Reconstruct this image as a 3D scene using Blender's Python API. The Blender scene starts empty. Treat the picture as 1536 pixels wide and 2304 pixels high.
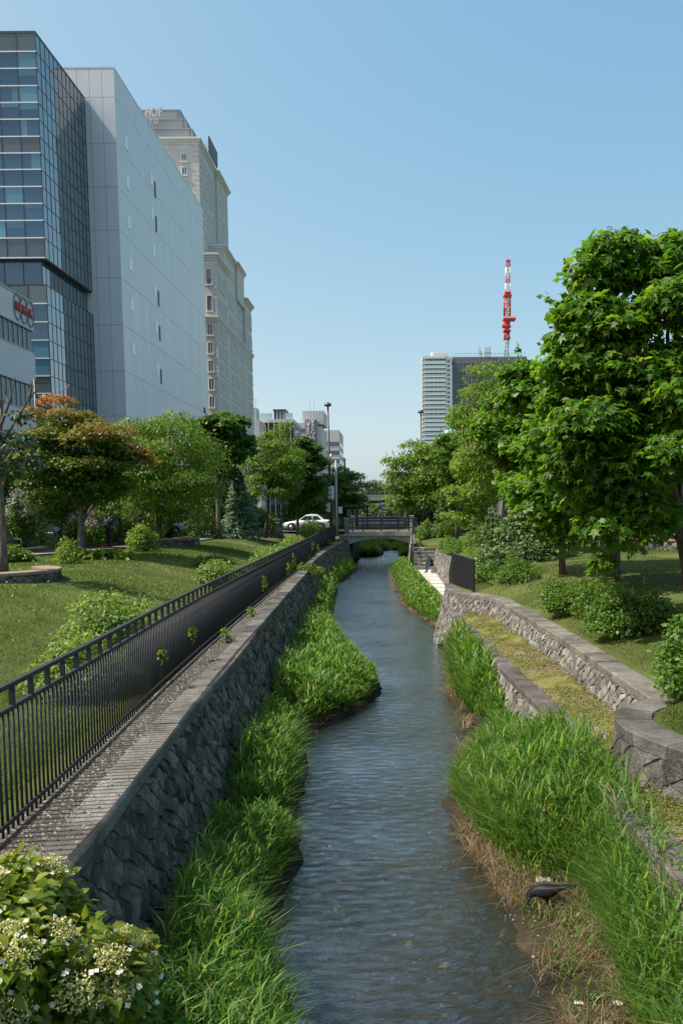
import bpy, math, random
import numpy as np
from mathutils import Matrix, Vector, noise as mnoise

SC = bpy.context.scene
COL = SC.collection
R_ = math.radians
PI = math.pi

# ------------------------------------------------------------------ camera
cam_data = bpy.data.cameras.new('camera')
cam_data.sensor_fit = 'AUTO'
cam_data.sensor_width = 36.0
cam_data.lens = 28.0
cam_data.shift_x = -117.0 / 2304.0
cam_data.shift_y = 155.0 / 2304.0
cam_data.clip_start = 0.1
cam_data.clip_end = 6000.0
cam = bpy.data.objects.new('camera', cam_data)
COL.objects.link(cam)
cam.matrix_world = (Matrix.Translation((0, 0, 4.5)) @ Matrix.Rotation(R_(85), 4, 'X')
                    @ Matrix.Rotation(-0.008, 4, 'Z'))
SC.camera = cam

# ------------------------------------------------------------------ light
SUN_DIR = Vector((-0.585, -0.085, 0.80)).normalized()      # towards the sun
SUN_EL = math.asin(SUN_DIR.z)
SUN_AZ = math.atan2(SUN_DIR.x, SUN_DIR.y)
world = bpy.data.worlds.new('World')
SC.world = world
world.use_nodes = True
wn = world.node_tree
wn.nodes.clear()
w_out = wn.nodes.new('ShaderNodeOutputWorld')
w_bg = wn.nodes.new('ShaderNodeBackground')
w_sky = wn.nodes.new('ShaderNodeTexSky')
w_sky.sky_type = 'NISHITA'
w_sky.sun_disc = False
w_sky.sun_elevation = SUN_EL
w_sky.sun_rotation = SUN_AZ
w_sky.altitude = 1500
w_sky.air_density = 1.0
w_sky.dust_density = 8.0
w_sky.ozone_density = 3.0
w_bg.inputs['Strength'].default_value = 0.15
# hazy air: each colour of the clear sky compressed and balanced the same way over the whole dome
w_sep = wn.nodes.new('ShaderNodeSeparateColor'); w_com = wn.nodes.new('ShaderNodeCombineColor')
wn.links.new(w_sky.outputs['Color'], w_sep.inputs[0])
for i_, (pw_, k_) in enumerate(((1.0, 0.809), (0.62, 1.148), (0.35, 1.552))):
    p_ = wn.nodes.new('ShaderNodeMath'); p_.operation = 'POWER'; p_.inputs[1].default_value = pw_
    m_ = wn.nodes.new('ShaderNodeMath'); m_.operation = 'MULTIPLY'; m_.inputs[1].default_value = k_
    wn.links.new(w_sep.outputs[i_], p_.inputs[0]); wn.links.new(p_.outputs[0], m_.inputs[0]); wn.links.new(m_.outputs[0], w_com.inputs[i_])
wn.links.new(w_com.outputs[0], w_bg.inputs['Color'])
wn.links.new(w_bg.outputs['Background'], w_out.inputs['Surface'])

sun_data = bpy.data.lights.new('sun', 'SUN')
sun_data.energy = 3.3
sun_data.angle = R_(0.55)
sun_data.color = (1.0, 0.965, 0.87)
sun = bpy.data.objects.new('sun', sun_data)
COL.objects.link(sun)
sun.rotation_euler = (-SUN_DIR).to_track_quat('-Z', 'Y').to_euler()
sun.location = SUN_DIR * 100

SC.view_settings.view_transform = 'Standard'
SC.view_settings.look = 'None'
SC.view_settings.exposure = 1.1
SC.view_settings.gamma = 1.0
SC.view_settings.use_curve_mapping = False
try:
    SC.cycles.max_bounces = 6
    SC.cycles.diffuse_bounces = 2
    SC.cycles.glossy_bounces = 3
    SC.cycles.transmission_bounces = 4
    SC.cycles.transparent_max_bounces = 12
    SC.cycles.caustics_reflective = False
    SC.cycles.caustics_refractive = False
except Exception:
    pass

# ------------------------------------------------------------------ objects
def link(o, parent=None):
    COL.objects.link(o)
    if parent is not None:
        o.parent = parent
    return o

def thing(name, label, cat, loc=(0, 0, 0), rz=0.0, group=None):
    o = bpy.data.objects.new(name, None)
    o.empty_display_size = 0.3
    COL.objects.link(o)
    o.location = loc
    o.rotation_euler = (0, 0, rz)
    o['label'] = label
    o['category'] = cat
    if group:
        o['group'] = group
    return o

def tag(o, label=None, cat=None, group=None, kind=None):
    if label: o['label'] = label
    if cat: o['category'] = cat
    if group: o['group'] = group
    if kind: o['kind'] = kind
    return o

def copy_tree(o, parent=None, loc=None, rz=None, label=None):
    c = o.copy()
    COL.objects.link(c)
    if parent is not None:
        c.parent = parent
    if loc is not None: c.location = loc
    if rz is not None: c.rotation_euler = (0, 0, rz)
    if label: c['label'] = label
    for ch in list(KIDS.get(o.name, [])):
        k = copy_tree(ch, c)
        KIDS.setdefault(c.name, []).append(k)
    return c

KIDS = {}

class MB:
    """collects faces; build() links them as ONE mesh object"""
    def __init__(self):
        self.v = []; self.f = []; self.m = []; self.sm = []
    def add(self, vs, fs, m=0, smooth=False):
        n = len(self.v)
        self.v += [tuple(p) for p in vs]
        for f in fs:
            self.f.append(tuple(i + n for i in f)); self.m.append(m); self.sm.append(smooth)
        return self
    def box(self, a, b, m=0, M=None):
        x0, y0, z0 = a; x1, y1, z1 = b
        vs = [(x0,y0,z0),(x1,y0,z0),(x1,y1,z0),(x0,y1,z0),(x0,y0,z1),(x1,y0,z1),(x1,y1,z1),(x0,y1,z1)]
        if M is not None: vs = [M @ Vector(p) for p in vs]
        return self.add(vs, [(0,3,2,1),(4,5,6,7),(0,1,5,4),(1,2,6,5),(2,3,7,6),(3,0,4,7)], m)
    def prism(self, poly, z0, z1, m=0, M=None):
        n = len(poly)
        vs = [(p[0], p[1], z0) for p in poly] + [(p[0], p[1], z1) for p in poly]
        if M is not None: vs = [M @ Vector(p) for p in vs]
        fs = [tuple(range(n - 1, -1, -1)), tuple(range(n, 2 * n))]
        fs += [(i, (i + 1) % n, n + (i + 1) % n, n + i) for i in range(n)]
        return self.add(vs, fs, m)
    def tube(self, pts, rads, n=8, m=0, cap=True, smooth=True):
        pts = [Vector(p) for p in pts]
        if not hasattr(rads, '__len__'): rads = [rads] * len(pts)
        vs = []; fs = []
        up = Vector((0, 0, 1))
        ref = None
        for i, p in enumerate(pts):
            d = (pts[min(i + 1, len(pts) - 1)] - pts[max(i - 1, 0)])
            if d.length < 1e-9: d = Vector((0, 0, 1))
            d.normalize()
            if ref is None:
                ref = d.cross(Vector((1, 0, 0)) if abs(d.x) < .8 else Vector((0, 1, 0))).normalized()
            ref = (ref - d * ref.dot(d))
            if ref.length < 1e-6: ref = d.orthogonal()
            ref.normalize()
            b = d.cross(ref)
            for k in range(n):
                a = 2 * PI * k / n
                vs.append(p + (ref * math.cos(a) + b * math.sin(a)) * rads[i])
        for i in range(len(pts) - 1):
            for k in range(n):
                a = i * n + k; b2 = i * n + (k + 1) % n
                fs.append((a, b2, b2 + n, a + n))
        self.add(vs, fs, m, smooth)
        if cap:
            nn = len(self.v)
            base = nn - len(vs)
            self.f.append(tuple(base + k for k in range(n - 1, -1, -1))); self.m.append(m); self.sm.append(False)
            self.f.append(tuple(nn - n + k for k in range(n))); self.m.append(m); self.sm.append(False)
        return self
    def lathe(self, prof, c=(0, 0, 0), n=16, m=0, smooth=True, M=None):
        vs = []; fs = []
        for (r, z) in prof:
            for k in range(n):
                a = 2 * PI * k / n
                vs.append(Vector((c[0] + r * math.cos(a), c[1] + r * math.sin(a), c[2] + z)))
        if M is not None: vs = [M @ p for p in vs]
        for i in range(len(prof) - 1):
            for k in range(n):
                a = i * n + k; b = i * n + (k + 1) % n
                fs.append((a, b, b + n, a + n))
        fs.append(tuple(range(n - 1, -1, -1)))
        fs.append(tuple((len(prof) - 1) * n + k for k in range(n)))
        return self.add(vs, fs, m, smooth)
    def mesh(self, name, mats):
        me = bpy.data.meshes.new(name)
        me.from_pydata(self.v, [], self.f)
        for mt in (mats if isinstance(mats, (list, tuple)) else [mats]):
            me.materials.append(mt)
        if any(self.m): me.polygons.foreach_set('material_index', self.m)
        if any(self.sm): me.polygons.foreach_set('use_smooth', self.sm)
        me.update()
        return me
    def build(self, name, mats, parent=None, bevel=0.0):
        o = bpy.data.objects.new(name, self.mesh(name, mats))
        link(o, parent)
        if parent is not None: KIDS.setdefault(parent.name, []).append(o)
        if bevel:
            b = o.modifiers.new('bevel', 'BEVEL'); b.width = bevel; b.segments = 2; b.limit_method = 'ANGLE'
        return o

def put(name, mesh, parent, M=None, label=None):
    """one more object of an existing mesh"""
    o = bpy.data.objects.new(name, mesh)
    COL.objects.link(o)
    if parent is not None:
        o.parent = parent
        KIDS.setdefault(parent.name, []).append(o)
    if M is not None: o.matrix_local = M
    if label: o['label'] = label
    return o

def np_obj(name, V, F, mats, parent=None, attr=None, smooth=False):
    """mesh object from numpy arrays (F: m x k faces)"""
    V = np.ascontiguousarray(V, dtype=np.float32)
    F = np.ascontiguousarray(F, dtype=np.int32)
    me = bpy.data.meshes.new(name)
    m, k = F.shape
    me.vertices.add(len(V)); me.vertices.foreach_set('co', V.ravel())
    me.loops.add(m * k); me.loops.foreach_set('vertex_index', F.ravel())
    me.polygons.add(m)
    me.polygons.foreach_set('loop_start', np.arange(0, m * k, k, dtype=np.int32))
    me.polygons.foreach_set('loop_total', np.full(m, k, dtype=np.int32))
    if smooth: me.polygons.foreach_set('use_smooth', np.ones(m, dtype=bool))
    for mt in (mats if isinstance(mats, (list, tuple)) else [mats]):
        me.materials.append(mt)
    if attr is not None:
        for an, av in attr.items():
            a = me.attributes.new(an, 'FLOAT', 'POINT')
            a.data.foreach_set('value', np.ascontiguousarray(av, dtype=np.float32))
    me.update(calc_edges=True)
    o = bpy.data.objects.new(name, me)
    link(o, parent)
    if parent is not None: KIDS.setdefault(parent.name, []).append(o)
    return o

def interp(tbl, y):
    xs = [t[0] for t in tbl]
    return np.interp(y, xs, [t[1] for t in tbl])

# ------------------------------------------------------------------ materials
def new_mat(name):
    m = bpy.data.materials.new(name); m.use_nodes = True
    nt = m.node_tree; nt.nodes.clear()
    out = nt.nodes.new('ShaderNodeOutputMaterial')
    return m, nt, out

def N(nt, t, **kw):
    n = nt.nodes.new(t)
    for k, v in kw.items():
        if k in n.inputs: n.inputs[k].default_value = v
        else: setattr(n, k, v)
    return n

def c4(c): return (c[0], c[1], c[2], 1.0)

def plain(name, col, rough=0.6, metal=0.0, spec=0.5, var=0.12, scale=6.0, bump=0.0, bscale=40.0, coat=0.0, piece=0.0, stretch=None):
    """one colour with soft uneven wear"""
    m, nt, out = new_mat(name)
    p = N(nt, 'ShaderNodeBsdfPrincipled', Roughness=rough, Metallic=metal)
    p.inputs['Specular IOR Level'].default_value = spec
    if coat: p.inputs['Coat Weight'].default_value = coat
    tc = N(nt, 'ShaderNodeTexCoord')
    nz = N(nt, 'ShaderNodeTexNoise', Scale=scale, Detail=4.0, Roughness=0.6)
    if stretch:                                # rain streaks run down the whole wall
        geo = N(nt, 'ShaderNodeNewGeometry'); mp = N(nt, 'ShaderNodeMapping'); mp.inputs['Scale'].default_value = stretch
        nt.links.new(geo.outputs['Position'], mp.inputs['Vector']); nt.links.new(mp.outputs[0], nz.inputs['Vector'])
    else: nt.links.new(tc.outputs['Object'], nz.inputs['Vector'])
    mx = N(nt, 'ShaderNodeMix', data_type='RGBA')
    mx.inputs[6].default_value = c4([c * (1 - var) for c in col])
    mx.inputs[7].default_value = c4([min(1, c * (1 + var)) for c in col])
    nt.links.new(nz.outputs['Fac'], mx.inputs[0])
    colour = mx.outputs[2]
    if piece:                                  # every piece a slightly different tone
        oi = N(nt, 'ShaderNodeObjectInfo'); mr = N(nt, 'ShaderNodeMapRange')
        mr.inputs['To Min'].default_value = 1 - piece; mr.inputs['To Max'].default_value = 1 + piece
        nt.links.new(oi.outputs['Random'], mr.inputs['Value'])
        vm = N(nt, 'ShaderNodeVectorMath', operation='SCALE')
        nt.links.new(colour, vm.inputs[0]); nt.links.new(mr.outputs[0], vm.inputs['Scale'])
        colour = vm.outputs[0]
    nt.links.new(colour, p.inputs['Base Color'])
    if bump:
        nb = N(nt, 'ShaderNodeTexNoise', Scale=bscale, Detail=5.0, Roughness=0.65)
        nt.links.new(tc.outputs['Object'], nb.inputs['Vector'])
        b = N(nt, 'ShaderNodeBump', Strength=bump, Distance=0.02)
        nt.links.new(nb.outputs['Fac'], b.inputs['Height'])
        nt.links.new(b.outputs['Normal'], p.inputs['Normal'])
    nt.links.new(p.outputs[0], out.inputs['Surface'])
    return m

def ramp(nt, stops):
    r = N(nt, 'ShaderNodeValToRGB')
    e = r.color_ramp.elements
    while len(e) < len(stops): e.new(0.5)
    for i, (pos, col) in enumerate(stops):
        e[i].position = pos; e[i].color = c4(col)
    return r

def rand_value(nt):
    """one random number per loose piece and per object"""
    g = N(nt, 'ShaderNodeNewGeometry'); oi = N(nt, 'ShaderNodeObjectInfo')
    a = N(nt, 'ShaderNodeMath', operation='ADD')
    nt.links.new(g.outputs['Random Per Island'], a.inputs[0])
    nt.links.new(oi.outputs['Random'], a.inputs[1])
    f = N(nt, 'ShaderNodeMath', operation='FRACT')
    nt.links.new(a.outputs[0], f.inputs[0])
    return f.outputs[0]

def leaf_mat(name, stops, trans=0.35, tcol=None, rough=0.45, spec=0.35, attr=None, attr_stops=None):
    m, nt, out = new_mat(name)
    r = ramp(nt, stops)
    nt.links.new(rand_value(nt), r.inputs[0])
    col = r.outputs[0]
    if attr:
        a = N(nt, 'ShaderNodeAttribute', attribute_name=attr)
        r2 = ramp(nt, attr_stops)
        rv = rand_value(nt)
        ad = N(nt, 'ShaderNodeMath', operation='MULTIPLY_ADD')
        nt.links.new(rv, ad.inputs[0]); ad.inputs[1].default_value = 0.35
        nt.links.new(a.outputs['Fac'], ad.inputs[2])
        nt.links.new(ad.outputs[0], r2.inputs[0])
        col = r2.outputs[0]
    p = N(nt, 'ShaderNodeBsdfPrincipled', Roughness=rough)
    p.inputs['Specular IOR Level'].default_value = spec
    nt.links.new(col, p.inputs['Base Color'])
    t = N(nt, 'ShaderNodeBsdfTranslucent')
    mul = N(nt, 'ShaderNodeMix', data_type='RGBA', blend_type='MULTIPLY')
    mul.inputs[0].default_value = 1.0
    nt.links.new(col, mul.inputs[6])
    mul.inputs[7].default_value = c4(tcol or (2.2, 2.0, 0.9))
    nt.links.new(mul.outputs[2], t.inputs['Color'])
    mix = N(nt, 'ShaderNodeMixShader', Fac=trans)
    nt.links.new(p.outputs[0], mix.inputs[1]); nt.links.new(t.outputs[0], mix.inputs[2])
    nt.links.new(mix.outputs[0], out.inputs['Surface'])
    return m

def stone_mat(name, c_dark, c_mid, c_light, scale=3.0, bump=0.6, rough=0.9, tint=0.25, streak=0.0):
    m, nt, out = new_mat(name)
    tc = N(nt, 'ShaderNodeTexCoord')
    geo = N(nt, 'ShaderNodeNewGeometry')
    n1 = N(nt, 'ShaderNodeTexNoise', Scale=scale, Detail=6.0, Roughness=0.65)
    nt.links.new(geo.outputs['Position'], n1.inputs['Vector'])
    r = ramp(nt, [(0.3, c_dark), (0.52, c_mid), (0.75, c_light)])
    rv = rand_value(nt)
    ad = N(nt, 'ShaderNodeMath', operation='MULTIPLY_ADD')
    nt.links.new(rv, ad.inputs[0]); ad.inputs[1].default_value = tint
    nt.links.new(n1.outputs['Fac'], ad.inputs[2])
    sb = N(nt, 'ShaderNodeMath', operation='SUBTRACT'); sb.inputs[1].default_value = tint * 0.5
    nt.links.new(ad.outputs[0], sb.inputs[0])
    nt.links.new(sb.outputs[0], r.inputs[0])
    col = r.outputs[0]
    if streak:
        mp = N(nt, 'ShaderNodeMapping'); mp.inputs['Scale'].default_value = (5, 5, 0.7)
        nt.links.new(geo.outputs['Position'], mp.inputs['Vector'])
        n2 = N(nt, 'ShaderNodeTexNoise', Scale=1.6, Detail=4.0, Roughness=0.7)
        nt.links.new(mp.outputs[0], n2.inputs['Vector'])
        r2 = ramp(nt, [(0.56, (0, 0, 0)), (0.72, (1, 1, 1))])
        nt.links.new(n2.outputs['Fac'], r2.inputs[0])
        mx = N(nt, 'ShaderNodeMix', data_type='RGBA')
        mm = N(nt, 'ShaderNodeMath', operation='MULTIPLY'); mm.inputs[1].default_value = streak
        nt.links.new(r2.outputs[0], mm.inputs[0]); nt.links.new(mm.outputs[0], mx.inputs[0])
        nt.links.new(col, mx.inputs[6]); mx.inputs[7].default_value = c4((0.42, 0.40, 0.36))
        col = mx.outputs[2]
    p = N(nt, 'ShaderNodeBsdfPrincipled', Roughness=rough)
    p.inputs['Specular IOR Level'].default_value = 0.25
    nt.links.new(col, p.inputs['Base Color'])
    nb = N(nt, 'ShaderNodeTexNoise', Scale=scale * 9, Detail=6.0, Roughness=0.7)
    nt.links.new(geo.outputs['Position'], nb.inputs['Vector'])
    nb2 = N(nt, 'ShaderNodeTexNoise', Scale=scale * 2.6, Detail=3.0, Roughness=0.6, Distortion=0.6)
    nt.links.new(geo.outputs['Position'], nb2.inputs['Vector'])
    hs = N(nt, 'ShaderNodeMath', operation='MULTIPLY_ADD')
    nt.links.new(nb2.outputs['Fac'], hs.inputs[0]); hs.inputs[1].default_value = 1.6; nt.links.new(nb.outputs['Fac'], hs.inputs[2])
    b = N(nt, 'ShaderNodeBump', Strength=bump, Distance=0.05)
    nt.links.new(hs.outputs[0], b.inputs['Height'])
    nt.links.new(b.outputs['Normal'], p.inputs['Normal'])
    # fine speckle
    sp_ = N(nt, 'ShaderNodeTexNoise', Scale=scale * 30, Detail=2.0, Roughness=0.7)
    nt.links.new(geo.outputs['Position'], sp_.inputs['Vector'])
    mr = N(nt, 'ShaderNodeMapRange'); mr.inputs['From Min'].default_value = .3; mr.inputs['From Max'].default_value = .7
    mr.inputs['To Min'].default_value = .72; mr.inputs['To Max'].default_value = 1.25
    nt.links.new(sp_.outputs['Fac'], mr.inputs['Value'])
    vm = N(nt, 'ShaderNodeVectorMath', operation='SCALE')
    nt.links.new(col, vm.inputs[0]); nt.links.new(mr.outputs[0], vm.inputs['Scale'])
    nt.links.new(vm.outputs[0], p.inputs['Base Color'])
    nt.links.new(p.outputs[0], out.inputs['Surface'])
    return m

def ground_mat(name, stops, s1=0.6, s2=14.0, bump=0.5, rough=0.95):
    """soil or turf: large patches broken up by fine grain"""
    m, nt, out = new_mat(name)
    geo = N(nt, 'ShaderNodeNewGeometry')
    n1 = N(nt, 'ShaderNodeTexNoise', Scale=s1, Detail=5.0, Roughness=0.6)
    n2 = N(nt, 'ShaderNodeTexNoise', Scale=s2, Detail=6.0, Roughness=0.75)
    for n_ in (n1, n2): nt.links.new(geo.outputs['Position'], n_.inputs['Vector'])
    a = N(nt, 'ShaderNodeMath', operation='MULTIPLY_ADD')
    nt.links.new(n2.outputs['Fac'], a.inputs[0]); a.inputs[1].default_value = 0.55
    nt.links.new(n1.outputs['Fac'], a.inputs[2])
    s = N(nt, 'ShaderNodeMath', operation='SUBTRACT'); s.inputs[1].default_value = 0.275
    nt.links.new(a.outputs[0], s.inputs[0])
    r = ramp(nt, stops)
    nt.links.new(s.outputs[0], r.inputs[0])
    p = N(nt, 'ShaderNodeBsdfPrincipled', Roughness=rough)
    p.inputs['Specular IOR Level'].default_value = 0.2
    nt.links.new(r.outputs[0], p.inputs['Base Color'])
    b = N(nt, 'ShaderNodeBump', Strength=bump, Distance=0.05)
    nt.links.new(n2.outputs['Fac'], b.inputs['Height'])
    nt.links.new(b.outputs['Normal'], p.inputs['Normal'])
    nt.links.new(p.outputs[0], out.inputs['Surface'])
    return m

def glass_mat(name, body, refl=(0.8, 0.88, 0.92), ior=1.9, rough=0.015, wavy=0.0):
    """coated facade glass: dark body seen through a mirror-like surface"""
    m, nt, out = new_mat(name)
    d = N(nt, 'ShaderNodeBsdfDiffuse')
    oi = N(nt, 'ShaderNodeObjectInfo')
    mx = N(nt, 'ShaderNodeMix', data_type='RGBA')
    mx.inputs[6].default_value = c4([c * 0.8 for c in body]); mx.inputs[7].default_value = c4([c * 1.25 for c in body])
    nt.links.new(oi.outputs['Random'], mx.inputs[0])
    nt.links.new(mx.outputs[2], d.inputs['Color'])
    g = N(nt, 'ShaderNodeBsdfGlossy', Roughness=rough)
    g.inputs['Color'].default_value = c4(refl)
    if wavy:
        geo = N(nt, 'ShaderNodeNewGeometry')
        nz = N(nt, 'ShaderNodeTexNoise', Scale=0.6, Detail=1.0)
        nt.links.new(geo.outputs['Position'], nz.inputs['Vector'])
        b = N(nt, 'ShaderNodeBump', Strength=wavy, Distance=0.02)
        nt.links.new(nz.outputs['Fac'], b.inputs['Height'])
        nt.links.new(b.outputs['Normal'], g.inputs['Normal'])
    f = N(nt, 'ShaderNodeFresnel', IOR=ior)
    ms = N(nt, 'ShaderNodeMixShader')
    nt.links.new(f.outputs[0], ms.inputs[0]); nt.links.new(d.outputs[0], ms.inputs[1]); nt.links.new(g.outputs[0], ms.inputs[2])
    nt.links.new(ms.outputs[0], out.inputs['Surface'])
    return m

def bark_mat(name, c0, c1):
    m, nt, out = new_mat(name)
    tc = N(nt, 'ShaderNodeTexCoord')
    mp = N(nt, 'ShaderNodeMapping'); mp.inputs['Scale'].default_value = (14, 14, 3)
    nt.links.new(tc.outputs['Object'], mp.inputs['Vector'])
    nz = N(nt, 'ShaderNodeTexNoise', Scale=1.2, Detail=5.0, Roughness=0.7)
    nt.links.new(mp.outputs[0], nz.inputs['Vector'])
    r = ramp(nt, [(0.35, c0), (0.65, c1)])
    nt.links.new(nz.outputs['Fac'], r.inputs[0])
    p = N(nt, 'ShaderNodeBsdfPrincipled', Roughness=0.9)
    p.inputs['Specular IOR Level'].default_value = 0.2
    nt.links.new(r.outputs[0], p.inputs['Base Color'])
    b = N(nt, 'ShaderNodeBump', Strength=0.7, Distance=0.03)
    nt.links.new(nz.outputs['Fac'], b.inputs['Height']); nt.links.new(b.outputs['Normal'], p.inputs['Normal'])
    nt.links.new(p.outputs[0], out.inputs['Surface'])
    return m

M = {}
M['turf'] = ground_mat('turf', [(0.3, (0.04, 0.055, 0.012)), (0.48, (0.065, 0.09, 0.02)), (0.62, (0.10, 0.12, 0.035)), (0.75, (0.15, 0.13, 0.06))], 0.5, 22.0, 0.6)
M['moss'] = ground_mat('moss', [(0.32, (0.06, 0.07, 0.012)), (0.44, (0.12, 0.14, 0.02)), (0.54, (0.17, 0.165, 0.05)), (0.62, (0.19, 0.15, 0.10)), (0.76, (0.24, 0.205, 0.17))], 1.6, 26.0, 0.7)
M['bed'] = ground_mat('bed', [(0.3, (0.012, 0.011, 0.008)), (0.5, (0.035, 0.028, 0.018)), (0.65, (0.065, 0.05, 0.03)), (0.8, (0.11, 0.085, 0.055))], 0.9, 9.0, 0.8)
M['gravel_bed'] = ground_mat('gravel_bed', [(0.3, (0.055, 0.05, 0.04)), (0.5, (0.11, 0.10, 0.082)), (0.7, (0.17, 0.155, 0.13))], 0.8, 40.0, 0.9)
M['asphalt'] = ground_mat('asphalt', [(0.3, (0.07, 0.07, 0.072)), (0.6, (0.11, 0.11, 0.115)), (0.8, (0.14, 0.14, 0.14))], 0.3, 60.0, 0.3)
M['path'] = ground_mat('path', [(0.3, (0.17, 0.17, 0.17)), (0.6, (0.22, 0.22, 0.22)), (0.8, (0.26, 0.26, 0.25))], 0.4, 60.0, 0.2)
M['wall_stone'] = stone_mat('wall_stone', (0.07, 0.061, 0.047), (0.155, 0.138, 0.112), (0.30, 0.27, 0.22), 3.6, 1.0, tint=.4, streak=0.7)
M['light_stone'] = stone_mat('light_stone', (0.095, 0.096, 0.086), (0.185, 0.186, 0.168), (0.33, 0.325, 0.285), 2.4, 1.0, tint=.35, streak=0.6)
M['mortar'] = plain('mortar', (0.07, 0.068, 0.06), 0.95, bump=0.5, var=0.3)
M['coping'] = stone_mat('coping', (0.07, 0.068, 0.056), (0.153, 0.150, 0.130), (0.245, 0.24, 0.212), 2.3, 0.6, tint=0.2)
M['coping_purple'] = stone_mat('coping_purple', (0.05, 0.046, 0.043), (0.10, 0.092, 0.087), (0.17, 0.16, 0.15), 2.4, 0.6, tint=0.25)
M['coping_dark'] = stone_mat('coping_dark', (0.052, 0.053, 0.047), (0.105, 0.106, 0.096), (0.18, 0.178, 0.16), 2.2, 0.7, tint=0.2)
M['grey_stone'] = stone_mat('grey_stone', (0.055, 0.056, 0.052), (0.115, 0.116, 0.107), (0.21, 0.207, 0.19), 2.4, 1.0, tint=.3, streak=.35)
M['pave'] = stone_mat('pave', (0.42, 0.41, 0.37), (0.52, 0.51, 0.47), (0.6, 0.58, 0.54), 1.5, 0.15, tint=0.15)
M['pave_grey'] = stone_mat('pave_grey', (0.24, 0.24, 0.23), (0.3, 0.3, 0.29), (0.36, 0.36, 0.34), 1.5, 0.15, tint=0.1)
M['fence'] = plain('fence', (0.03, 0.033, 0.037), 0.6, 0.0, 0.25, var=0.25, scale=9)
M['dark_metal'] = plain('dark_metal', (0.03, 0.032, 0.035), 0.45, var=0.2)
M['bark'] = bark_mat('bark', (0.045, 0.035, 0.028), (0.13, 0.105, 0.085))
M['bark_grey'] = bark_mat('bark_grey', (0.07, 0.06, 0.05), (0.2, 0.17, 0.14))
# ------------------------------------------------------------------ lie of the land (metres; the river runs along +Y, water at z = 0)
L_X = [(-10, -2.4), (0, -2.45), (6, -2.50), (8.9, -2.72), (10.8, -2.80), (14.5, -2.93), (20, -3.24), (27, -3.55), (34.6, -3.84),
       (43, -4.35), (50, -4.47), (57, -4.38), (63, -4.12), (68, -3.90), (120, -3.9)]
L_Z = [(-10, 1.85), (45, 1.85), (57, 1.98), (68, 2.15), (70, 2.6), (120, 2.6)]
F_X = [(0, -3.18), (6.4, -3.25), (8.7, -3.37), (12, -3.58), (15.4, -3.75), (20, -3.92), (27, -4.15), (41, -4.58), (54, -4.97), (61, -4.97), (66.3, -4.8)]
R_X = [(-10, 4.2), (7.9, 4.2), (8.12, 3.75), (8.35, 3.33), (8.6, 3.12), (9.17, 2.88), (9.66, 2.82), (10.2, 2.95), (10.6, 3.15), (10.95, 3.64),
       (15.3, 3.57), (20, 3.35), (24.1, 3.11), (25.2, 2.55), (26.2, 1.98), (27.8, 1.84), (29.0, 1.98), (29.3, 3.05), (55.5, 3.05), (57.8, 2.9),
       (58.2, 1.35), (63, 1.4), (68, 1.65), (120, 1.65)]
R_Z = [(-10, 1.85), (50, 1.88), (56, 2.0), (62, 2.4), (68, 2.6), (120, 2.6)]
WL_X = [(-5, -.55), (5.0, -.62), (6.2, -.75), (6.9, -1.0), (7.8, -1.42), (9, -1.33), (10, -1.22), (11.5, -1.5), (13.5, -1.52), (15, -1.75), (16.5, -1.6),
        (17.6, -0.85), (18.6, -.5), (19.6, -.34), (20.8, -.42), (22, -.75), (23.5, -1.15), (27, -1.85), (30, -2.3), (34, -2.65), (40, -3.0), (46, -3.25), (49, -3.5), (53, -3.2), (58, -2.9), (61, -2.9),
        (64, -3.2), (90, -3.2), (96, -1.5), (120, -1.5)]
WR_X = [(-5, 1.3), (5.5, 1.42), (6.8, 1.40), (7.7, 1.36), (8.7, 1.28), (10.4, .98), (12.1, .74), (13.4, 1.15), (15.2, 1.36), (17, 1.45), (19.4, 1.33), (22, 1.5), (27.5, 1.82),
        (30, 1.75), (34, 1.0), (37, .52), (42, .25), (50, .0), (58, -.25), (64, .0), (72, .7), (88, .8), (96, -.4), (120, -.6)]
rng = np.random.default_rng(7)

def Lx(y): return float(interp(L_X, y))
def Lz(y): return float(interp(L_Z, y))
def Fx(y): return float(interp(F_X, y))
def Rx(y): return float(interp(R_X, y))
def Rz(y): return float(interp(R_Z, y))
COPW = 0.36
def sstep(t):
    t = min(max(t, 0.0), 1.0); return t * t * (3 - 2 * t)
def h_left(x, y):
    d = (Lx(y) - 0.85) - x
    base = Lz(y) - 0.05
    if d <= 0: return base
    z = base + (2.7 - base) * sstep(d / 6.2)
    if d < 12: z += 0.035 * mnoise.noise((x * .5, y * .5, 0))
    return z
def h_right(x, y):
    d = x - (Rx(y) + 0.42)
    base = Rz(y) - 0.05
    if d <= 0: return base
    z = base + (2.78 - base) * (1 - math.exp(-d / 2.5))
    if d < 12: z += 0.04 * mnoise.noise((x * .5, y * .5, 3))
    return z
def gz(x, y):
    return h_left(x, y) if x < 0 else h_right(x, y)
def bank_z(x, y):
    wl = float(interp(WL_X, y)); wr = float(interp(WR_X, y))
    nz = 0.05 * mnoise.noise((x * 2.2, y * 2.2, 1)) + 0.03 * mnoise.noise((x * 6, y * 6, 2))
    if x < wl: return 0.015 + 0.24 * (1 - math.exp(-(wl - x) / .45)) + nz * min(1, (wl - x) * 3)
    if x > wr: return 0.015 + 0.20 * (1 - math.exp(-(x - wr) / .5)) + nz * min(1, (x - wr) * 3)
    d = min(x - wl, wr - x)
    return 0.01 - 0.30 * (1 - math.exp(-d / .55)) + nz * 1.0

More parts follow.
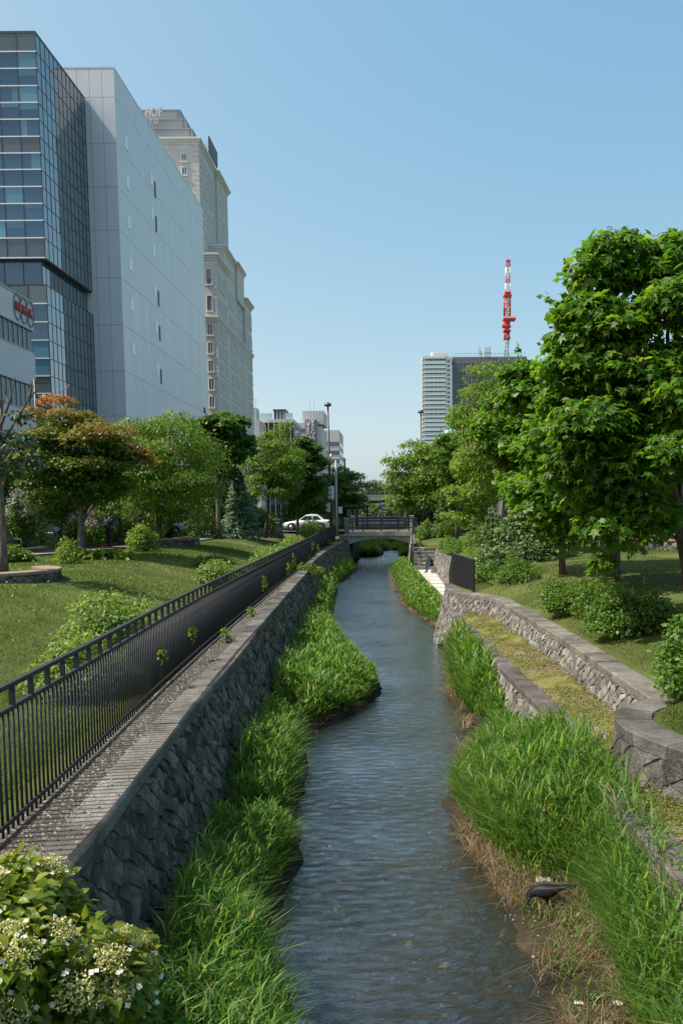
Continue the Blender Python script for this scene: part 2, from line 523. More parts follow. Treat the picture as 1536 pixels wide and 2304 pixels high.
# ground: one sheet from behind the camera to the horizon, with the channel sunk into it
rows = list(np.arange(-14, 7.6, 1.2)) + list(np.arange(7.7, 12.2, .16)) + list(np.arange(12.5, 24, .6)) + list(np.arange(24, 29.6, .12)) \
     + list(np.arange(30, 80, 1.0)) + list(np.arange(82, 112, 5)) + [112, 112.2, 130, 160, 220, 350, 700, 1500, 4500]
dl = [0, .06, .45, .9, 1.3, 1.8, 2.4, 3, 3.6, 4.2, 4.8, 5.4, 6, 6.8, 8, 10, 14, 20, 40, 100, 400, 1500, 4000]
dr = [0, .06, .4, .8, 1.2, 1.6, 2, 2.5, 3, 3.6, 4.4, 5.4, 6.8, 8.5, 11, 15, 22, 40, 100, 400, 1500, 4000]
mb = MB(); verts = []
for y in rows:
    line = []
    yy = y + 0.013
    open_ = yy < 112.1
    xl = Lx(yy) - 0.10; xr = Rx(yy) + 0.10
    for d in reversed(dl): line.append((xl - d, y, h_left(xl - d, yy)))
    line.append((xl + .01, y, -1.3 if open_ else 2.7)); line.append((xr - .01, y, -1.3 if open_ else 2.7))
    for d in dr: line.append((xr + d, y, h_right(xr + d, yy)))
    verts.append(line)
nc = len(verts[0]); V = [p for l in verts for p in l]
F = [(r * nc + c, r * nc + c + 1, (r + 1) * nc + c + 1, (r + 1) * nc + c) for r in range(len(rows) - 1) for c in range(nc - 1)]
mb.add(V, F, 0, False)
ground = mb.build('ground', M['turf']); tag(ground, kind='structure')

# river bed and banks
ys = list(np.arange(2.0, 30, .16)) + list(np.arange(30, 70, .6)) + list(np.arange(70, 113, 2.0))
NCB = 44
mb = MB(); V = []
for y in ys:
    a = Lx(y) + .05; b = max(Rx(y), 2.0 if y < 29 else 1.2) + .1
    for i in range(NCB + 1):
        x = a + (b - a) * i / NCB
        V.append((x, y, bank_z(x, y)))
F = [(r * (NCB + 1) + c, r * (NCB + 1) + c + 1, (r + 1) * (NCB + 1) + c + 1, (r + 1) * (NCB + 1) + c) for r in range(len(ys) - 1) for c in range(NCB)]
mb.add(V, F, 0, True)
tag(mb.build('river_bed', M['bed']), kind='structure')

# water
def water_mat():
    m, nt, out = new_mat('water')
    geo = N(nt, 'ShaderNodeNewGeometry')
    mp = N(nt, 'ShaderNodeMapping'); mp.inputs['Scale'].default_value = (0.72, 1.5, 1.0); mp.inputs['Rotation'].default_value = (0, 0, .35)
    nt.links.new(geo.outputs['Position'], mp.inputs['Vector'])
    n1 = N(nt, 'ShaderNodeTexNoise', Scale=5.2, Detail=5.0, Roughness=0.62, Distortion=0.7)
    n2 = N(nt, 'ShaderNodeTexNoise', Scale=0.4, Detail=3.0, Roughness=0.6)
    nt.links.new(mp.outputs[0], n1.inputs['Vector']); nt.links.new(geo.outputs['Position'], n2.inputs['Vector'])
    st = N(nt, 'ShaderNodeMapRange'); st.inputs['From Min'].default_value = 0.35; st.inputs['From Max'].default_value = 0.65
    st.inputs['To Min'].default_value = 0.5; st.inputs['To Max'].default_value = 1.15
    nt.links.new(n2.outputs['Fac'], st.inputs['Value'])
    mu = N(nt, 'ShaderNodeMath', operation='MULTIPLY')
    nt.links.new(n1.outputs['Fac'], mu.inputs[0]); nt.links.new(st.outputs[0], mu.inputs[1])
    b = N(nt, 'ShaderNodeBump', Strength=0.9, Distance=0.05)
    nt.links.new(mu.outputs[0], b.inputs['Height'])
    g = N(nt, 'ShaderNodeBsdfGlossy', Roughness=0.06); g.inputs['Color'].default_value = (0.95, 0.97, 1, 1)
    t = N(nt, 'ShaderNodeBsdfTransparent'); t.inputs['Color'].default_value = (0.62, 0.58, 0.5, 1)
    d = N(nt, 'ShaderNodeBsdfDiffuse'); d.inputs['Color'].default_value = (0.03, 0.036, 0.036, 1)
    lw = N(nt, 'ShaderNodeLayerWeight', Blend=0.5)
    f = N(nt, 'ShaderNodeMath', operation='POWER'); f.inputs[1].default_value = 2.35; nt.links.new(lw.outputs['Facing'], f.inputs[0])
    for n_ in (g, d): nt.links.new(b.outputs['Normal'], n_.inputs['Normal'])
    nt.links.new(b.outputs['Normal'], lw.inputs['Normal'])
    td = N(nt, 'ShaderNodeMixShader', Fac=0.22)
    nt.links.new(t.outputs[0], td.inputs[1]); nt.links.new(d.outputs[0], td.inputs[2])
    ms = N(nt, 'ShaderNodeMixShader')
    nt.links.new(f.outputs[0], ms.inputs[0]); nt.links.new(td.outputs[0], ms.inputs[1]); nt.links.new(g.outputs[0], ms.inputs[2])
    nt.links.new(ms.outputs[0], out.inputs['Surface'])
    return m
M['water'] = water_mat()
mb = MB()
V = []
wy = list(np.arange(-12, 112, 2.0))
for y in wy: V += [(Lx(y) + .1, y, 0), (max(Rx(y), 2.4) + .05, y, 0)]
mb.add(V, [(2 * i, 2 * i + 1, 2 * i + 3, 2 * i + 2) for i in range(len(wy) - 1)])
tag(mb.build('water', M['water']), kind='structure')

# ------------------------------------------------------------------ masonry
class Path:
    """polyline in plan resampled by length; side = +1: the face looks to the left of the walk"""
    def __init__(self, pts, side=1, step=.25):
        P = [Vector((p[0], p[1])) for p in pts]
        Z = [p[2] for p in pts]; H = [p[3] for p in pts]
        s = [0.0]
        for a, b in zip(P, P[1:]): s.append(s[-1] + (b - a).length)
        self.len = s[-1]; n = max(2, int(self.len / step))
        self.u = np.linspace(0, self.len, n + 1)
        self.x = np.interp(self.u, s, [p.x for p in P]); self.y = np.interp(self.u, s, [p.y for p in P])
        self.z = np.interp(self.u, s, Z); self.h = np.interp(self.u, s, H)
        for _ in range(2):
            self.x[1:-1] = (self.x[:-2] + 2 * self.x[1:-1] + self.x[2:]) / 4
            self.y[1:-1] = (self.y[:-2] + 2 * self.y[1:-1] + self.y[2:]) / 4
        tx = np.gradient(self.x); ty = np.gradient(self.y); l = np.hypot(tx, ty)
        self.nx = -ty / l * side; self.ny = tx / l * side
    def at(self, u, v, n, batter):
        i = lambda a: float(np.interp(u, self.u, a))
        o = batter * v + n
        return Vector((i(self.x) + i(self.nx) * o, i(self.y) + i(self.ny) * o, i(self.z) - v))
    def height(self, u): return float(np.interp(u, self.u, self.h))

def masonry_wall(root, path, batter, cell, mat, coping_mat, cop_t=.14, cop_w=COPW, cop_len=.9, over=.05, depth=.4, seed=1, limit=300, alt=None, core_mat=None, relief=1.0):
    """mortar core, coping stones and laid stones; the first `limit` stones from the start are parts of their own"""
    rd = random.Random(seed)
    # core
    mb = MB(); V = []
    for k, u in enumerate(path.u):
        h = path.height(u)
        V += [path.at(u, cop_t, 0, batter), path.at(u, h, 0, batter), path.at(u, h, -depth - batter * h, batter), path.at(u, cop_t, -depth - batter * cop_t, batter)]
    n = len(path.u); F = []
    for k in range(n - 1):
        for j in range(4):
            a = 4 * k + j; b = 4 * k + (j + 1) % 4
            F.append((a, b, b + 4, a + 4))
    F += [(0, 3, 2, 1), (4 * n - 4, 4 * n - 3, 4 * n - 2, 4 * n - 1)]
    mb.add(V, F)
    mb.build('mortar_core', core_mat or M['mortar'], root)
    # coping
    u = 0.0; rest = MB(); cnt = 0
    while u < path.len - .02:
        ln = min(cop_len * rd.uniform(.92, 1.08), path.len - u)
        if path.len - u - ln < .3: ln = path.len - u
        j = .004; tz = rd.uniform(-.006, .006)
        prof = [(over, cop_t), (over + .004, .02), (over - .014, 0), (-cop_w + over + .014, 0), (-cop_w + over, .02), (-cop_w + over, cop_t)]
        ns = 4; V = []
        for k in range(ns + 1):
            uu = u + j + (ln - 2 * j) * k / ns
            for (n_, v_) in prof:
                p = path.at(uu, 0, n_ + rd.uniform(-.003, .003), 0); p.z -= v_ - tz
                V.append(p)
        F = [tuple(range(5, -1, -1)), tuple(ns * 6 + i for i in range(6))]
        for k in range(ns):
            for i in range(6): F.append((k * 6 + i, k * 6 + (i + 1) % 6, (k + 1) * 6 + (i + 1) % 6, (k + 1) * 6 + i))
        cm = coping_mat if not alt or rd.random() > alt[1] else alt[0]
        if cnt < limit:
            b = MB(); b.add(V, F); b.build('coping_stone', cm, root)
        else: rest.add(V, F)
        cnt += 1; u += ln
    if rest.v: tag(rest.build('coping_course', coping_mat, root), kind='stuff')
    # stones on a slanted lattice
    hmax = float(path.h.max())
    cu = cell; cv = cell * .9
    nu = int(path.len / cu) + 2; nv = int((hmax) / cv) + 3
    node = {}
    def nd(i, j):                                   # shared lattice corners
        if (i, j) not in node:
            uu = i * cu * .5 + rd.uniform(-.24, .24) * cu
            vv = cop_t + j * cv * .5 + rd.uniform(-.22, .22) * cv
            node[(i, j)] = (uu, vv)
        return node[(i, j)]
    rest = MB(); cnt = 0
    for i in range(0, 2 * nu):
        for j in range(-1, 2 * nv):
            if (i + j) % 2: continue
            q = [nd(i - 1, j), nd(i, j - 1), nd(i + 1, j), nd(i, j + 1)]
            q2 = []
            for a, b in zip(q, q[1:] + q[:1]):      # extra corner in the middle of each side
                q2 += [a, ((a[0] + b[0]) / 2 + rd.uniform(-.03, .03) * cu, (a[1] + b[1]) / 2 + rd.uniform(-.03, .03) * cu)]
            cx = sum(p[0] for p in q2) / 8; cy = sum(p[1] for p in q2) / 8
            if cx < -.05 or cx > path.len + .05: continue
            hh = path.height(min(max(cx, 0), path.len))
            if cy > hh + .1 or cy < cop_t - .12: continue
            g = .982
            ring = []
            for (uu, vv) in q2:
                uu = cx + (uu - cx) * g; vv = cy + (vv - cy) * g
                ring.append((min(max(uu, 0.0), path.len), min(max(vv, cop_t + .004), hh)))
            uu_ = [p[0] for p in ring]; vv_ = [p[1] for p in ring]
            if max(uu_) - min(uu_) < .06 or max(vv_) - min(vv_) < .05: continue
            cx = sum(uu_) / 8; cy = sum(vv_) / 8
            V = [path.at(a, b, -.02, batter) for a, b in ring]
            tilt = (rd.uniform(-.025, .025), rd.uniform(-.025, .025))
            top = rd.uniform(.012, .042) * relief
            for a, b in ring:
                s_ = rd.uniform(.78, .95)
                a2 = cx + (a - cx) * s_; b2 = cy + (b - cy) * s_
                V.append(path.at(a2, b2, top * rd.uniform(.45, 1.25) + (a2 - cx) / cell * tilt[0] * 2 + (b2 - cy) / cell * tilt[1] * 2, batter))
            V.append(path.at(cx + rd.uniform(-.2, .2) * cell, cy + rd.uniform(-.2, .2) * cell, top + rd.uniform(-.01, .035) * relief, batter))
            F = []
            for k in range(8):
                k2 = (k + 1) % 8
                F.append((k, k2, 8 + k2, 8 + k)); F.append((8 + k, 8 + k2, 16))
            if path.side_flip: F = [tuple(reversed(f)) for f in F]
            if cnt < limit:
                b = MB(); b.add(V, F); b.build('stone', mat, root)
            else: rest.add(V, F)
            cnt += 1
    if rest.v: tag(rest.build('stonework', mat, root), kind='stuff')

def mk_path(pts, side, step=.25):
    p = Path(pts, side, step); p.side_flip = side < 0
    return p

ylist = [2.2, 4.0, 6, 8, 10, 12, 14.5, 17, 20, 23, 27, 31, 34.6, 38, 43, 47, 50, 53, 57, 60, 63, 66, 68]
w = thing('retaining_wall', 'long shaded rough stone river wall with flat coping beside the black fence', 'wall')
masonry_wall(w, mk_path([(Lx(y), y, Lz(y), Lz(y) + .12) for y in ylist], -1), .26, .30, M['wall_stone'], M['coping'], seed=3, cop_len=1.1, alt=(M['coping_purple'], .3), relief=.8)

w = thing('retaining_wall', 'sunlit pale stone wall above the mossy terrace, topped by a grey coping', 'wall')
up = [(3.66, 10.75), (3.6, 13), (3.57, 15.3), (3.35, 20), (3.11, 24.0), (2.95, 24.5), (2.3, 25.6), (1.98, 26.25), (1.86, 27.0), (1.84, 27.9), (1.98, 29.0)]
hh = [.62, .62, .62, .62, .62, .62, .75, 1.7, 1.9, 1.95, 1.5]
masonry_wall(w, mk_path([(x, y, 1.85, h) for (x, y), h in zip(up, hh)], 1), .24, .26, M['light_stone'], M['coping'], seed=5, cop_len=1.0, alt=(M['coping_dark'], .25), cop_w=.42, relief=.55)

w = thing('curved_wall', 'rounded grey stone bastion with thick curved coping at the right edge', 'wall')
bp = [(5.2, 7.7), (4.2, 7.95), (3.7, 8.13), (3.35, 8.36), (3.12, 8.66), (2.90, 9.17), (2.82, 9.66), (2.88, 10.1), (3.08, 10.52), (3.42, 10.86), (3.62, 10.93)]
masonry_wall(w, mk_path([(x, y, 1.86, .78) for x, y in bp], 1, .12), .16, .46, M['grey_stone'], M['coping_dark'], seed=8, cop_t=.17, cop_w=.46, cop_len=.62, relief=.7)

w = thing('terrace_wall', 'low stone wall with dark purplish coping between the reeds and the moss', 'wall')
tp = [(2.5, 4.5), (2.56, 6.93), (2.5, 8.6), (2.55, 10.2), (2.60, 11.2), (2.43, 14.2), (2.2, 18.3), (1.94, 23.9), (1.86, 26.4)]
masonry_wall(w, mk_path([(x, y, 1.2, 1.15) for x, y in tp], 1), .2, .32, M['light_stone'], M['coping_purple'], seed=9, cop_t=.13, cop_w=.34, cop_len=1.2, relief=.7)

# terrace fill with moss
mb = MB(); V = []
tys = list(np.arange(4.5, 26.4, .25))
for y in tys:
    a = float(np.interp(y, [p[1] for p in tp], [p[0] for p in tp])) + .2
    b = max(a + .1, Rx(y) + .25)
    for i in range(9):
        x = a + (b - a) * i / 8
        V.append((x, y, 1.165 + .16 * (i / 8) ** .8 + .03 * mnoise.noise((x * 2, y * 2, 5))))
F = [(r * 9 + c, r * 9 + c + 1, (r + 1) * 9 + c + 1, (r + 1) * 9 + c) for r in range(len(tys) - 1) for c in range(8)]
mb.add(V, F, 0, True)
tag(mb.build('moss_terrace', M['moss']), kind='structure')

w = thing('retaining_wall', 'pale stone seat wall along the far riverside walkway', 'wall')
masonry_wall(w, mk_path([(3.05, 55.8, 2.0, 1.6), (3.05, 44, 1.88, 1.45), (3.05, 29.4, 1.88, 1.45)], -1), .2, .34, M['light_stone'], M['coping'], seed=11, cop_len=1.2)
w = thing('retaining_wall', 'short pale stone abutment wall between the stairs and the bridge', 'wall')
masonry_wall(w, mk_path([(1.62, 67.9, 2.7, 2.8), (1.4, 63, 2.45, 2.6), (1.32, 58.1, 2.1, 2.2)], -1), .12, .4, M['light_stone'], M['coping'], seed=12, cop_len=1.0)
w = thing('walkway_kerb', 'low grey stone edging between the reeds and the pale walkway', 'kerb')
masonry_wall(w, mk_path([(2.0, 29.0, .53, .6), (2.08, 36, .53, .6), (1.62, 45, .53, .6), (1.28, 57, .53, .6)], 1), .1, .4, M['light_stone'], M['coping'], seed=13, cop_len=1.5, cop_t=.15)

# walkway of pale slabs and grey strips
ww = thing('walkway', 'pale paved riverside walkway of wide slabs and grey strips', 'path'); ww['kind'] = 'structure'
del ww['category']; del ww['label']
kx = lambda y: float(np.interp(y, [29, 36, 45, 57], [2.0, 2.08, 1.62, 1.28])) + .30
y = 29.0; k = 0
while y < 54.2:
    ln = (1.55, .62)[k % 2]
    b = MB(); y1 = y + ln - .015
    b.add([(kx(y), y, .5), (3.0, y, .5), (3.0, y1, .5), (kx(y1), y1, .5), (kx(y), y, .2), (3.0, y, .2), (3.0, y1, .2), (kx(y1), y1, .2)],
          [(0, 1, 2, 3), (0, 4, 5, 1), (1, 5, 6, 2), (2, 6, 7, 3), (3, 7, 4, 0)])
    b.build('paving_slab', (M['pave'], M['pave_grey'])[k % 2], ww)
    y += ln; k += 1

# stairs at the far end of the walkway, and the flight behind the near railing
st = thing('stone_stairs', 'rough stone stairs climbing from the walkway towards the bridge', 'stairs')
rd = random.Random(4)
for i in range(6):
    y0 = 54.2 + i * .42; z0 = .5 + i * .235
    x = 1.45
    while x < 2.98:
        ln = min(rd.uniform(.5, .8), 3.0 - x)
        if 3.0 - x - ln < .25: ln = 3.0 - x
        b = MB(); f = rd.uniform(-.015, .015)
        b.add([(x, y0 + f, z0 - .3), (x + ln - .012, y0 + f + .01, z0 - .3), (x + ln - .012, y0 + f + .03, z0 + .2), (x, y0 + f + .02, z0 + .2),
               (x + .02, y0 + .05, z0 + .235), (x + ln - .03, y0 + .05, z0 + .235), (x + ln - .012, y0 + .6, z0 + .232), (x, y0 + .6, z0 + .232), (x, y0 + .6, z0 - .3), (x + ln - .012, y0 + .6, z0 - .3)],
              [(0, 1, 2, 3), (3, 2, 5, 4), (4, 5, 6, 7), (0, 3, 4, 7, 8), (1, 9, 6, 5, 2), (8, 7, 6, 9)])
        b.build('step_stone', M['light_stone'], st)
        x += ln
b = MB(); b.box((1.45, 56.9, 1.4), (3.0, 58.3, 1.885)); b.build('landing', M['coping'], st)
st = thing('stone_stairs', 'grey stair flight going down behind the near dark metal railing', 'stairs')
for i in range(7):
    b = MB(); b.box((2.28, 29.05 + i * .55, .2), (3.0, 29.05 + i * .55 + .545, 1.84 - i * .19)); b.build('step', M['coping'], st)

# ------------------------------------------------------------------ gravel strip between coping and fence
def strip(name, fx0, fx1, fz, ys, mat, dz, sub=3):
    mb = MB(); V = []
    for y in ys:
        a, b = fx0(y), fx1(y)
        for i in range(sub + 1):
            x = a + (b - a) * i / sub
            V.append((x, y, fz(x, y) + dz))
    n = sub + 1
    mb.add(V, [(r * n + c, r * n + c + 1, (r + 1) * n + c + 1, (r + 1) * n + c) for r in range(len(ys) - 1) for c in range(sub)], 0, True)
    o = mb.build(name, mat); tag(o, kind='structure'); return o
strip('gravel_strip', lambda y: Fx(y) - .12, lambda y: Lx(y) - .25, lambda x, y: Lz(y) - .045, np.arange(2, 67, .5), M['gravel_bed'], .012)

def scatter_pebbles(name, fx, y0, y1, n, s0, s1, mat, fz, seed, power=1.0, parent=None):
    r = np.random.default_rng(seed)
    base = np.array([(0, 0, .7), (1, 0, 0), (0, 1, 0), (-1, 0, 0), (0, -1, 0)], float)
    fc = np.array([(0, 1, 2), (0, 2, 3), (0, 3, 4), (0, 4, 1)])
    yy = y0 + (y1 - y0) * r.random(n) ** power
    V = np.zeros((n, 5, 3)); s = s0 + (s1 - s0) * r.random(n) ** 2
    for i in range(n):
        x = fx(yy[i], r.random())
        a = r.random() * 6.28; c, sn = math.cos(a), math.sin(a)
        b = base * (s[i] * r.uniform(.7, 1.3, (5, 1)))
        V[i, :, 0] = x + b[:, 0] * c - b[:, 1] * sn; V[i, :, 1] = yy[i] + b[:, 0] * sn + b[:, 1] * c; V[i, :, 2] = fz(x, yy[i]) + b[:, 2]
    F = (fc[None] + 5 * np.arange(n)[:, None, None]).reshape(-1, 3)
    o = np_obj(name, V.reshape(-1, 3), F, mat, parent); tag(o, kind='stuff'); return o
M['pebble'] = leaf_mat('pebble', [(0, (0.065, .06, .05)), (.4, (0.15, .14, .118)), (.7, (0.21, .19, .158)), (1, (0.32, .31, .27))], trans=0.0, rough=.9, spec=.2)
scatter_pebbles('gravel', lambda y, t: Fx(y) - .1 + (Lx(y) - .26 - Fx(y) + .1) * t, 3.0, 40, 16000, .007, .02, M['pebble'], lambda x, y: Lz(y) - .035, 2, 1.8)
tag(bpy.data.objects['gravel'], 'loose brown gravel along the foot of the black fence', 'gravel')

scatter_pebbles('coping_debris', lambda y, t: Lx(y) - .3 + .3 * t ** 2, 6.0, 26, 700, .005, .016, M['pebble'], lambda x, y: Lz(y) + .004, 3, 1.5)
tag(bpy.data.objects['coping_debris'], 'scattered grit lying on top of the long coping', 'grit')
# ------------------------------------------------------------------ black picket fence
fence = thing('picket_fence', 'long black metal picket fence with double top rail along the left bank', 'fence')
FZ = lambda y: Lz(y) - .03
ptop = 1.02; htop = 1.24
mbp = MB(); mbp.tube([(0, 0, 0), (0, 0, ptop)], .012, 8)
m_picket = mbp.mesh('picket', M['fence'])
mbp = MB(); mbp.box((-.02, -.02, ptop + .02), (.02, .02, htop - .02))
m_stub = mbp.mesh('stub_post', M['fence'])
ypos = []; y = 2.6
while y < 66.2:
    ypos.append(y)
    y += .1 * math.cos(math.atan((Fx(y + .3) - Fx(y)) / .3))
rest = MB()
for i, y in enumerate(ypos):
    if 12 <= i < 312: put('picket', m_picket, fence, Matrix.Translation((Fx(y), y, FZ(y))))
    else: rest.tube([(Fx(y), y, FZ(y)), (Fx(y), y, FZ(y) + ptop)], .017, 6)
    if i % 4 == 1: put('stub_post', m_stub, fence, Matrix.Translation((Fx(y), y, FZ(y))))
tag(rest.build('far_pickets', M['fence'], fence), kind='stuff')
fence_rest = rest
def rail(name, z0, z1, hw, parent, ys):
    mb = MB(); V = []
    for y in ys:
        for (dx, z) in ((-hw, z0), (hw, z0), (hw, z1), (-hw, z1)): V.append((Fx(y) + dx, y, FZ(y) + z))
    n = len(ys); F = [(0, 1, 2, 3), tuple(4 * n - 4 + i for i in (3, 2, 1, 0))]
    for k in range(n - 1):
        for i in range(4): F.append((4 * k + i, 4 * k + 4 + i, 4 * k + 4 + (i + 1) % 4, 4 * k + (i + 1) % 4))
    mb.add(V, F); return mb.build(name, M['fence'], parent, bevel=.006)
ry = list(np.arange(2.5, 66.3, .8))
rail('top_rail', htop - .022, htop + .022, .03, fence, ry)
rail('middle_rail', ptop, ptop + .04, .024, fence, ry)
rail('bottom_rail', .07, .11, .018, fence, ry)

# ------------------------------------------------------------------ dark metal panels (railings by the stairs)
def panel_railing(label, pts, hts, n=14):
    """upright flat bars close together under a sloping handrail; pts = foot points"""
    t = thing('panel_railing', label, 'railing')
    for (a, b), (ha, hb) in zip(zip(pts, pts[1:]), zip(hts, hts[1:])):
        a = Vector(a); b = Vector(b); d = (b - a); ln = Vector((d.x, d.y)).length; k = max(3, int(ln / .11))
        for i in range(k + 1):
            s = i / k; p = a + d * s; h = ha + (hb - ha) * s
            mb = MB(); mb.box((-.022, -.022, 0), (.022, .022, h), 0, Matrix.Translation(p) @ Matrix.Rotation(math.atan2(d.y, d.x), 4, 'Z'))
            mb.build('bar', M['fence'], t)
        mb = MB(); q = [a + Vector((0, 0, ha)), b + Vector((0, 0, hb))]
        mb.tube(q, .035, 6); mb.build('handrail', M['fence'], t)
    return t
panel_railing('dark slatted metal railing with a sloping top by the walkway', [(2.62, 25.8, 1.86), (2.16, 28.7, 1.86), (2.3, 32.6, .98)], [1.05, 1.1, 1.1])
panel_railing('narrow dark railing on the left of the far stone stairs', [(1.36, 54.3, .55), (1.38, 57.6, 1.95), (1.42, 60, 2.15)], [1.1, 1.05, 1.0])
# ------------------------------------------------------------------ bridge
M['bridge_stone'] = stone_mat('bridge_stone', (0.36, 0.35, 0.31), (0.46, 0.45, 0.41), (0.54, 0.53, 0.49), 1.2, 0.3, tint=0.2)
M['bridge_dark'] = stone_mat('bridge_dark', (0.18, 0.18, 0.17), (0.26, 0.26, 0.25), (0.34, 0.34, 0.32), 1.2, 0.3, tint=0.25)
br = thing('road_bridge', 'low arched stone road bridge over the stream with dark pillars', 'bridge')
b = MB(); b.box((-4.05, 67.85, 2.56), (1.95, 78.2, 2.76)); b.build('deck', M['bridge_stone'], br)
b = MB(); b.box((-4.1, 67.72, 2.40), (2.0, 67.98, 2.80)); b.build('edge_beam', M['bridge_stone'], br, bevel=.015)
def arch_z(x):
    t = (x + 1.1) / 2.9
    return 2.22 - .62 * t * t
n = 27; x0 = -3.95; x1 = 1.8
fas = MB()
for i in range(n):
    a = x0 + (x1 - x0) * i / n + .012; c = x0 + (x1 - x0) * (i + 1) / n - .012
    fas.add([(a, 67.86, 2.40), (c, 67.86, 2.40), (c, 67.86, arch_z(c)), (a, 67.86, arch_z(a)), (a, 68.15, 2.40), (c, 68.15, 2.40), (c, 68.15, arch_z(c)), (a, 68.15, arch_z(a))],
            [(0, 3, 2, 1), (3, 7, 6, 2), (0, 4, 7, 3), (1, 2, 6, 5)], 0)
tag(fas.build('fascia', M['bridge_stone'], br), kind='stuff')
b = MB(); V = []
for i in range(21):
    x = x0 + (x1 - x0) * i / 20; V += [(x, 67.95, arch_z(x) + .02), (x, 78.1, arch_z(x) + .02)]
b.add(V, [(2 * i, 2 * i + 1, 2 * i + 3, 2 * i + 2) for i in range(20)]); b.build('soffit', M['bridge_dark'], br)
for xx in ((-4.6, -3.86), (1.72, 2.4)):
    b = MB(); b.box((xx[0], 67.9, -.6), (xx[1], 78.1, 2.5)); b.build('abutment', M['bridge_dark'], br)
for (px, py, h) in ((-3.93, 67.75, 1.05), (1.83, 67.75, 1.05), (-3.93, 78.1, 1.2), (1.83, 78.1, 1.2)):
    b = MB(); b.box((px - .2, py - .2, 2.74), (px + .2, py + .2, 2.8 + h)); pl = b.build('pillar', M['bridge_dark'], br)
    b = MB(); b.box((px - .24, py - .24, 2.8 + h), (px + .24, py + .24, 2.9 + h)); b.build('pillar_cap', M['bridge_stone'], pl, bevel=.02)
def bridge_rail(y, label):
    t = thing('bridge_railing', label, 'railing')
    for x in (-3.45, -2.55, -1.05, .45, 1.35):
        b = MB(); b.box((x - .055, y - .05, 2.8), (x + .055, y + .05, 3.85)); b.build('post', M['dark_metal'], t, bevel=.01)
    for (z, r) in ((3.88, .05), (3.62, .045), (3.13, .045)):
        b = MB(); b.box((-3.72, y - .045, z - r), (1.62, y + .045, z + r)); b.build('rail', M['dark_metal'], t, bevel=.01)
bridge_rail(67.8, 'near dark railing of five posts on the stone bridge')
bridge_rail(78.05, 'far dark railing on the other side of the stone bridge')
def bar_fence(name, label, a, b_, h, n, z):
    t = thing(name, label, 'fence')
    a = Vector(a); b_ = Vector(b_); mb = MB()
    for i in range(n + 1):
        p = a + (b_ - a) * i / n
        mb.tube([(p.x, p.y, z), (p.x, p.y, z + h)], .018, 5)
    tag(mb.build('picket', M['fence'], t), kind='stuff')
    for zz in (z + .1, z + h):
        mb = MB(); mb.tube([(a.x, a.y, zz), (b_.x, b_.y, zz)], .03, 5); mb.build('rail', M['fence'], t)
bar_fence('bar_fence', 'black bar fence turning from the left bank to the bridge pillar', (-4.8, 66.3), (-4.16, 67.6), 1.15, 14, 2.5)
bar_fence('bar_fence', 'black bar fence along the road left of the bridge', (-9.5, 78.5), (-4.2, 78.2), 1.2, 50, 2.76)
bar_fence('bar_fence', 'black bar fence right of the bridge behind the tree trunk', (2.1, 67.6), (5.2, 66.5), 1.15, 30, 2.6)

# roads and pavements
def sheet(name, poly, z, mat):
    b = MB(); b.add([(p[0], p[1], z) for p in poly], [tuple(range(len(poly)))]); o = b.build(name, mat); tag(o, kind='structure'); return o
sheet('street', [(-26.5, -12), (-17.5, -12), (-17.5, 69.2), (-26.5, 69.2)], 2.815, M['asphalt'])
sheet('street', [(-300, 69.3), (-4.05, 69.3), (-4.05, 77.3), (-300, 77.3)], 2.819, M['asphalt'])
sheet('road', [(-4.05, 69.3), (1.95, 69.3), (1.95, 77.3), (-4.05, 77.3)], 2.770, M['asphalt'])
sheet('street', [(1.95, 69.3), (300, 69.3), (300, 77.3), (1.95, 77.3)], 2.823, M['asphalt'])
sheet('street', [(18, -12), (30, -12), (30, 69.2), (18, 69.2)], 2.815, M['asphalt'])
sheet('street', [(-26.5, 77.4), (-17.5, 77.4), (-17.5, 400), (-26.5, 400)], 2.815, M['asphalt'])
M['sidewalk'] = ground_mat('sidewalk', [(0.3, (0.2, 0.19, 0.18)), (0.6, (0.27, 0.26, 0.25)), (0.8, (0.32, 0.31, 0.3))], 0.6, 30.0, 0.2)
b = MB(); b.box((-60, -12, 2.5), (-26.5, 69.1, 2.93)); tag(b.build('sidewalk', M['sidewalk']), kind='structure')
b = MB(); b.box((-60, 77.5, 2.5), (-26.5, 240, 2.93)); tag(b.build('sidewalk', M['sidewalk']), kind='structure')
b = MB(); b.box((-17.5, -12, 2.5), (-17.2, 69.1, 2.9)); tag(b.build('kerb', M['bridge_stone']), kind='structure')
b = MB(); b.box((17.7, -12, 2.5), (18, 69.1, 2.92)); tag(b.build('kerb', M['bridge_stone']), kind='structure')
b = MB(); b.box((30, -12, 2.5), (70, 69.1, 2.93)); tag(b.build('sidewalk', M['sidewalk']), kind='structure')
M['white_paint'] = plain('white_paint', (0.72, 0.72, 0.7), 0.7, var=.15)
mb = MB()
for i in range(16):
    mb.box((-22.08, 2 + i * 4.2, 2.816), (-21.92, 4 + i * 4.2, 2.8205))
tag(mb.build('lane_marking', M['white_paint']), kind='structure')
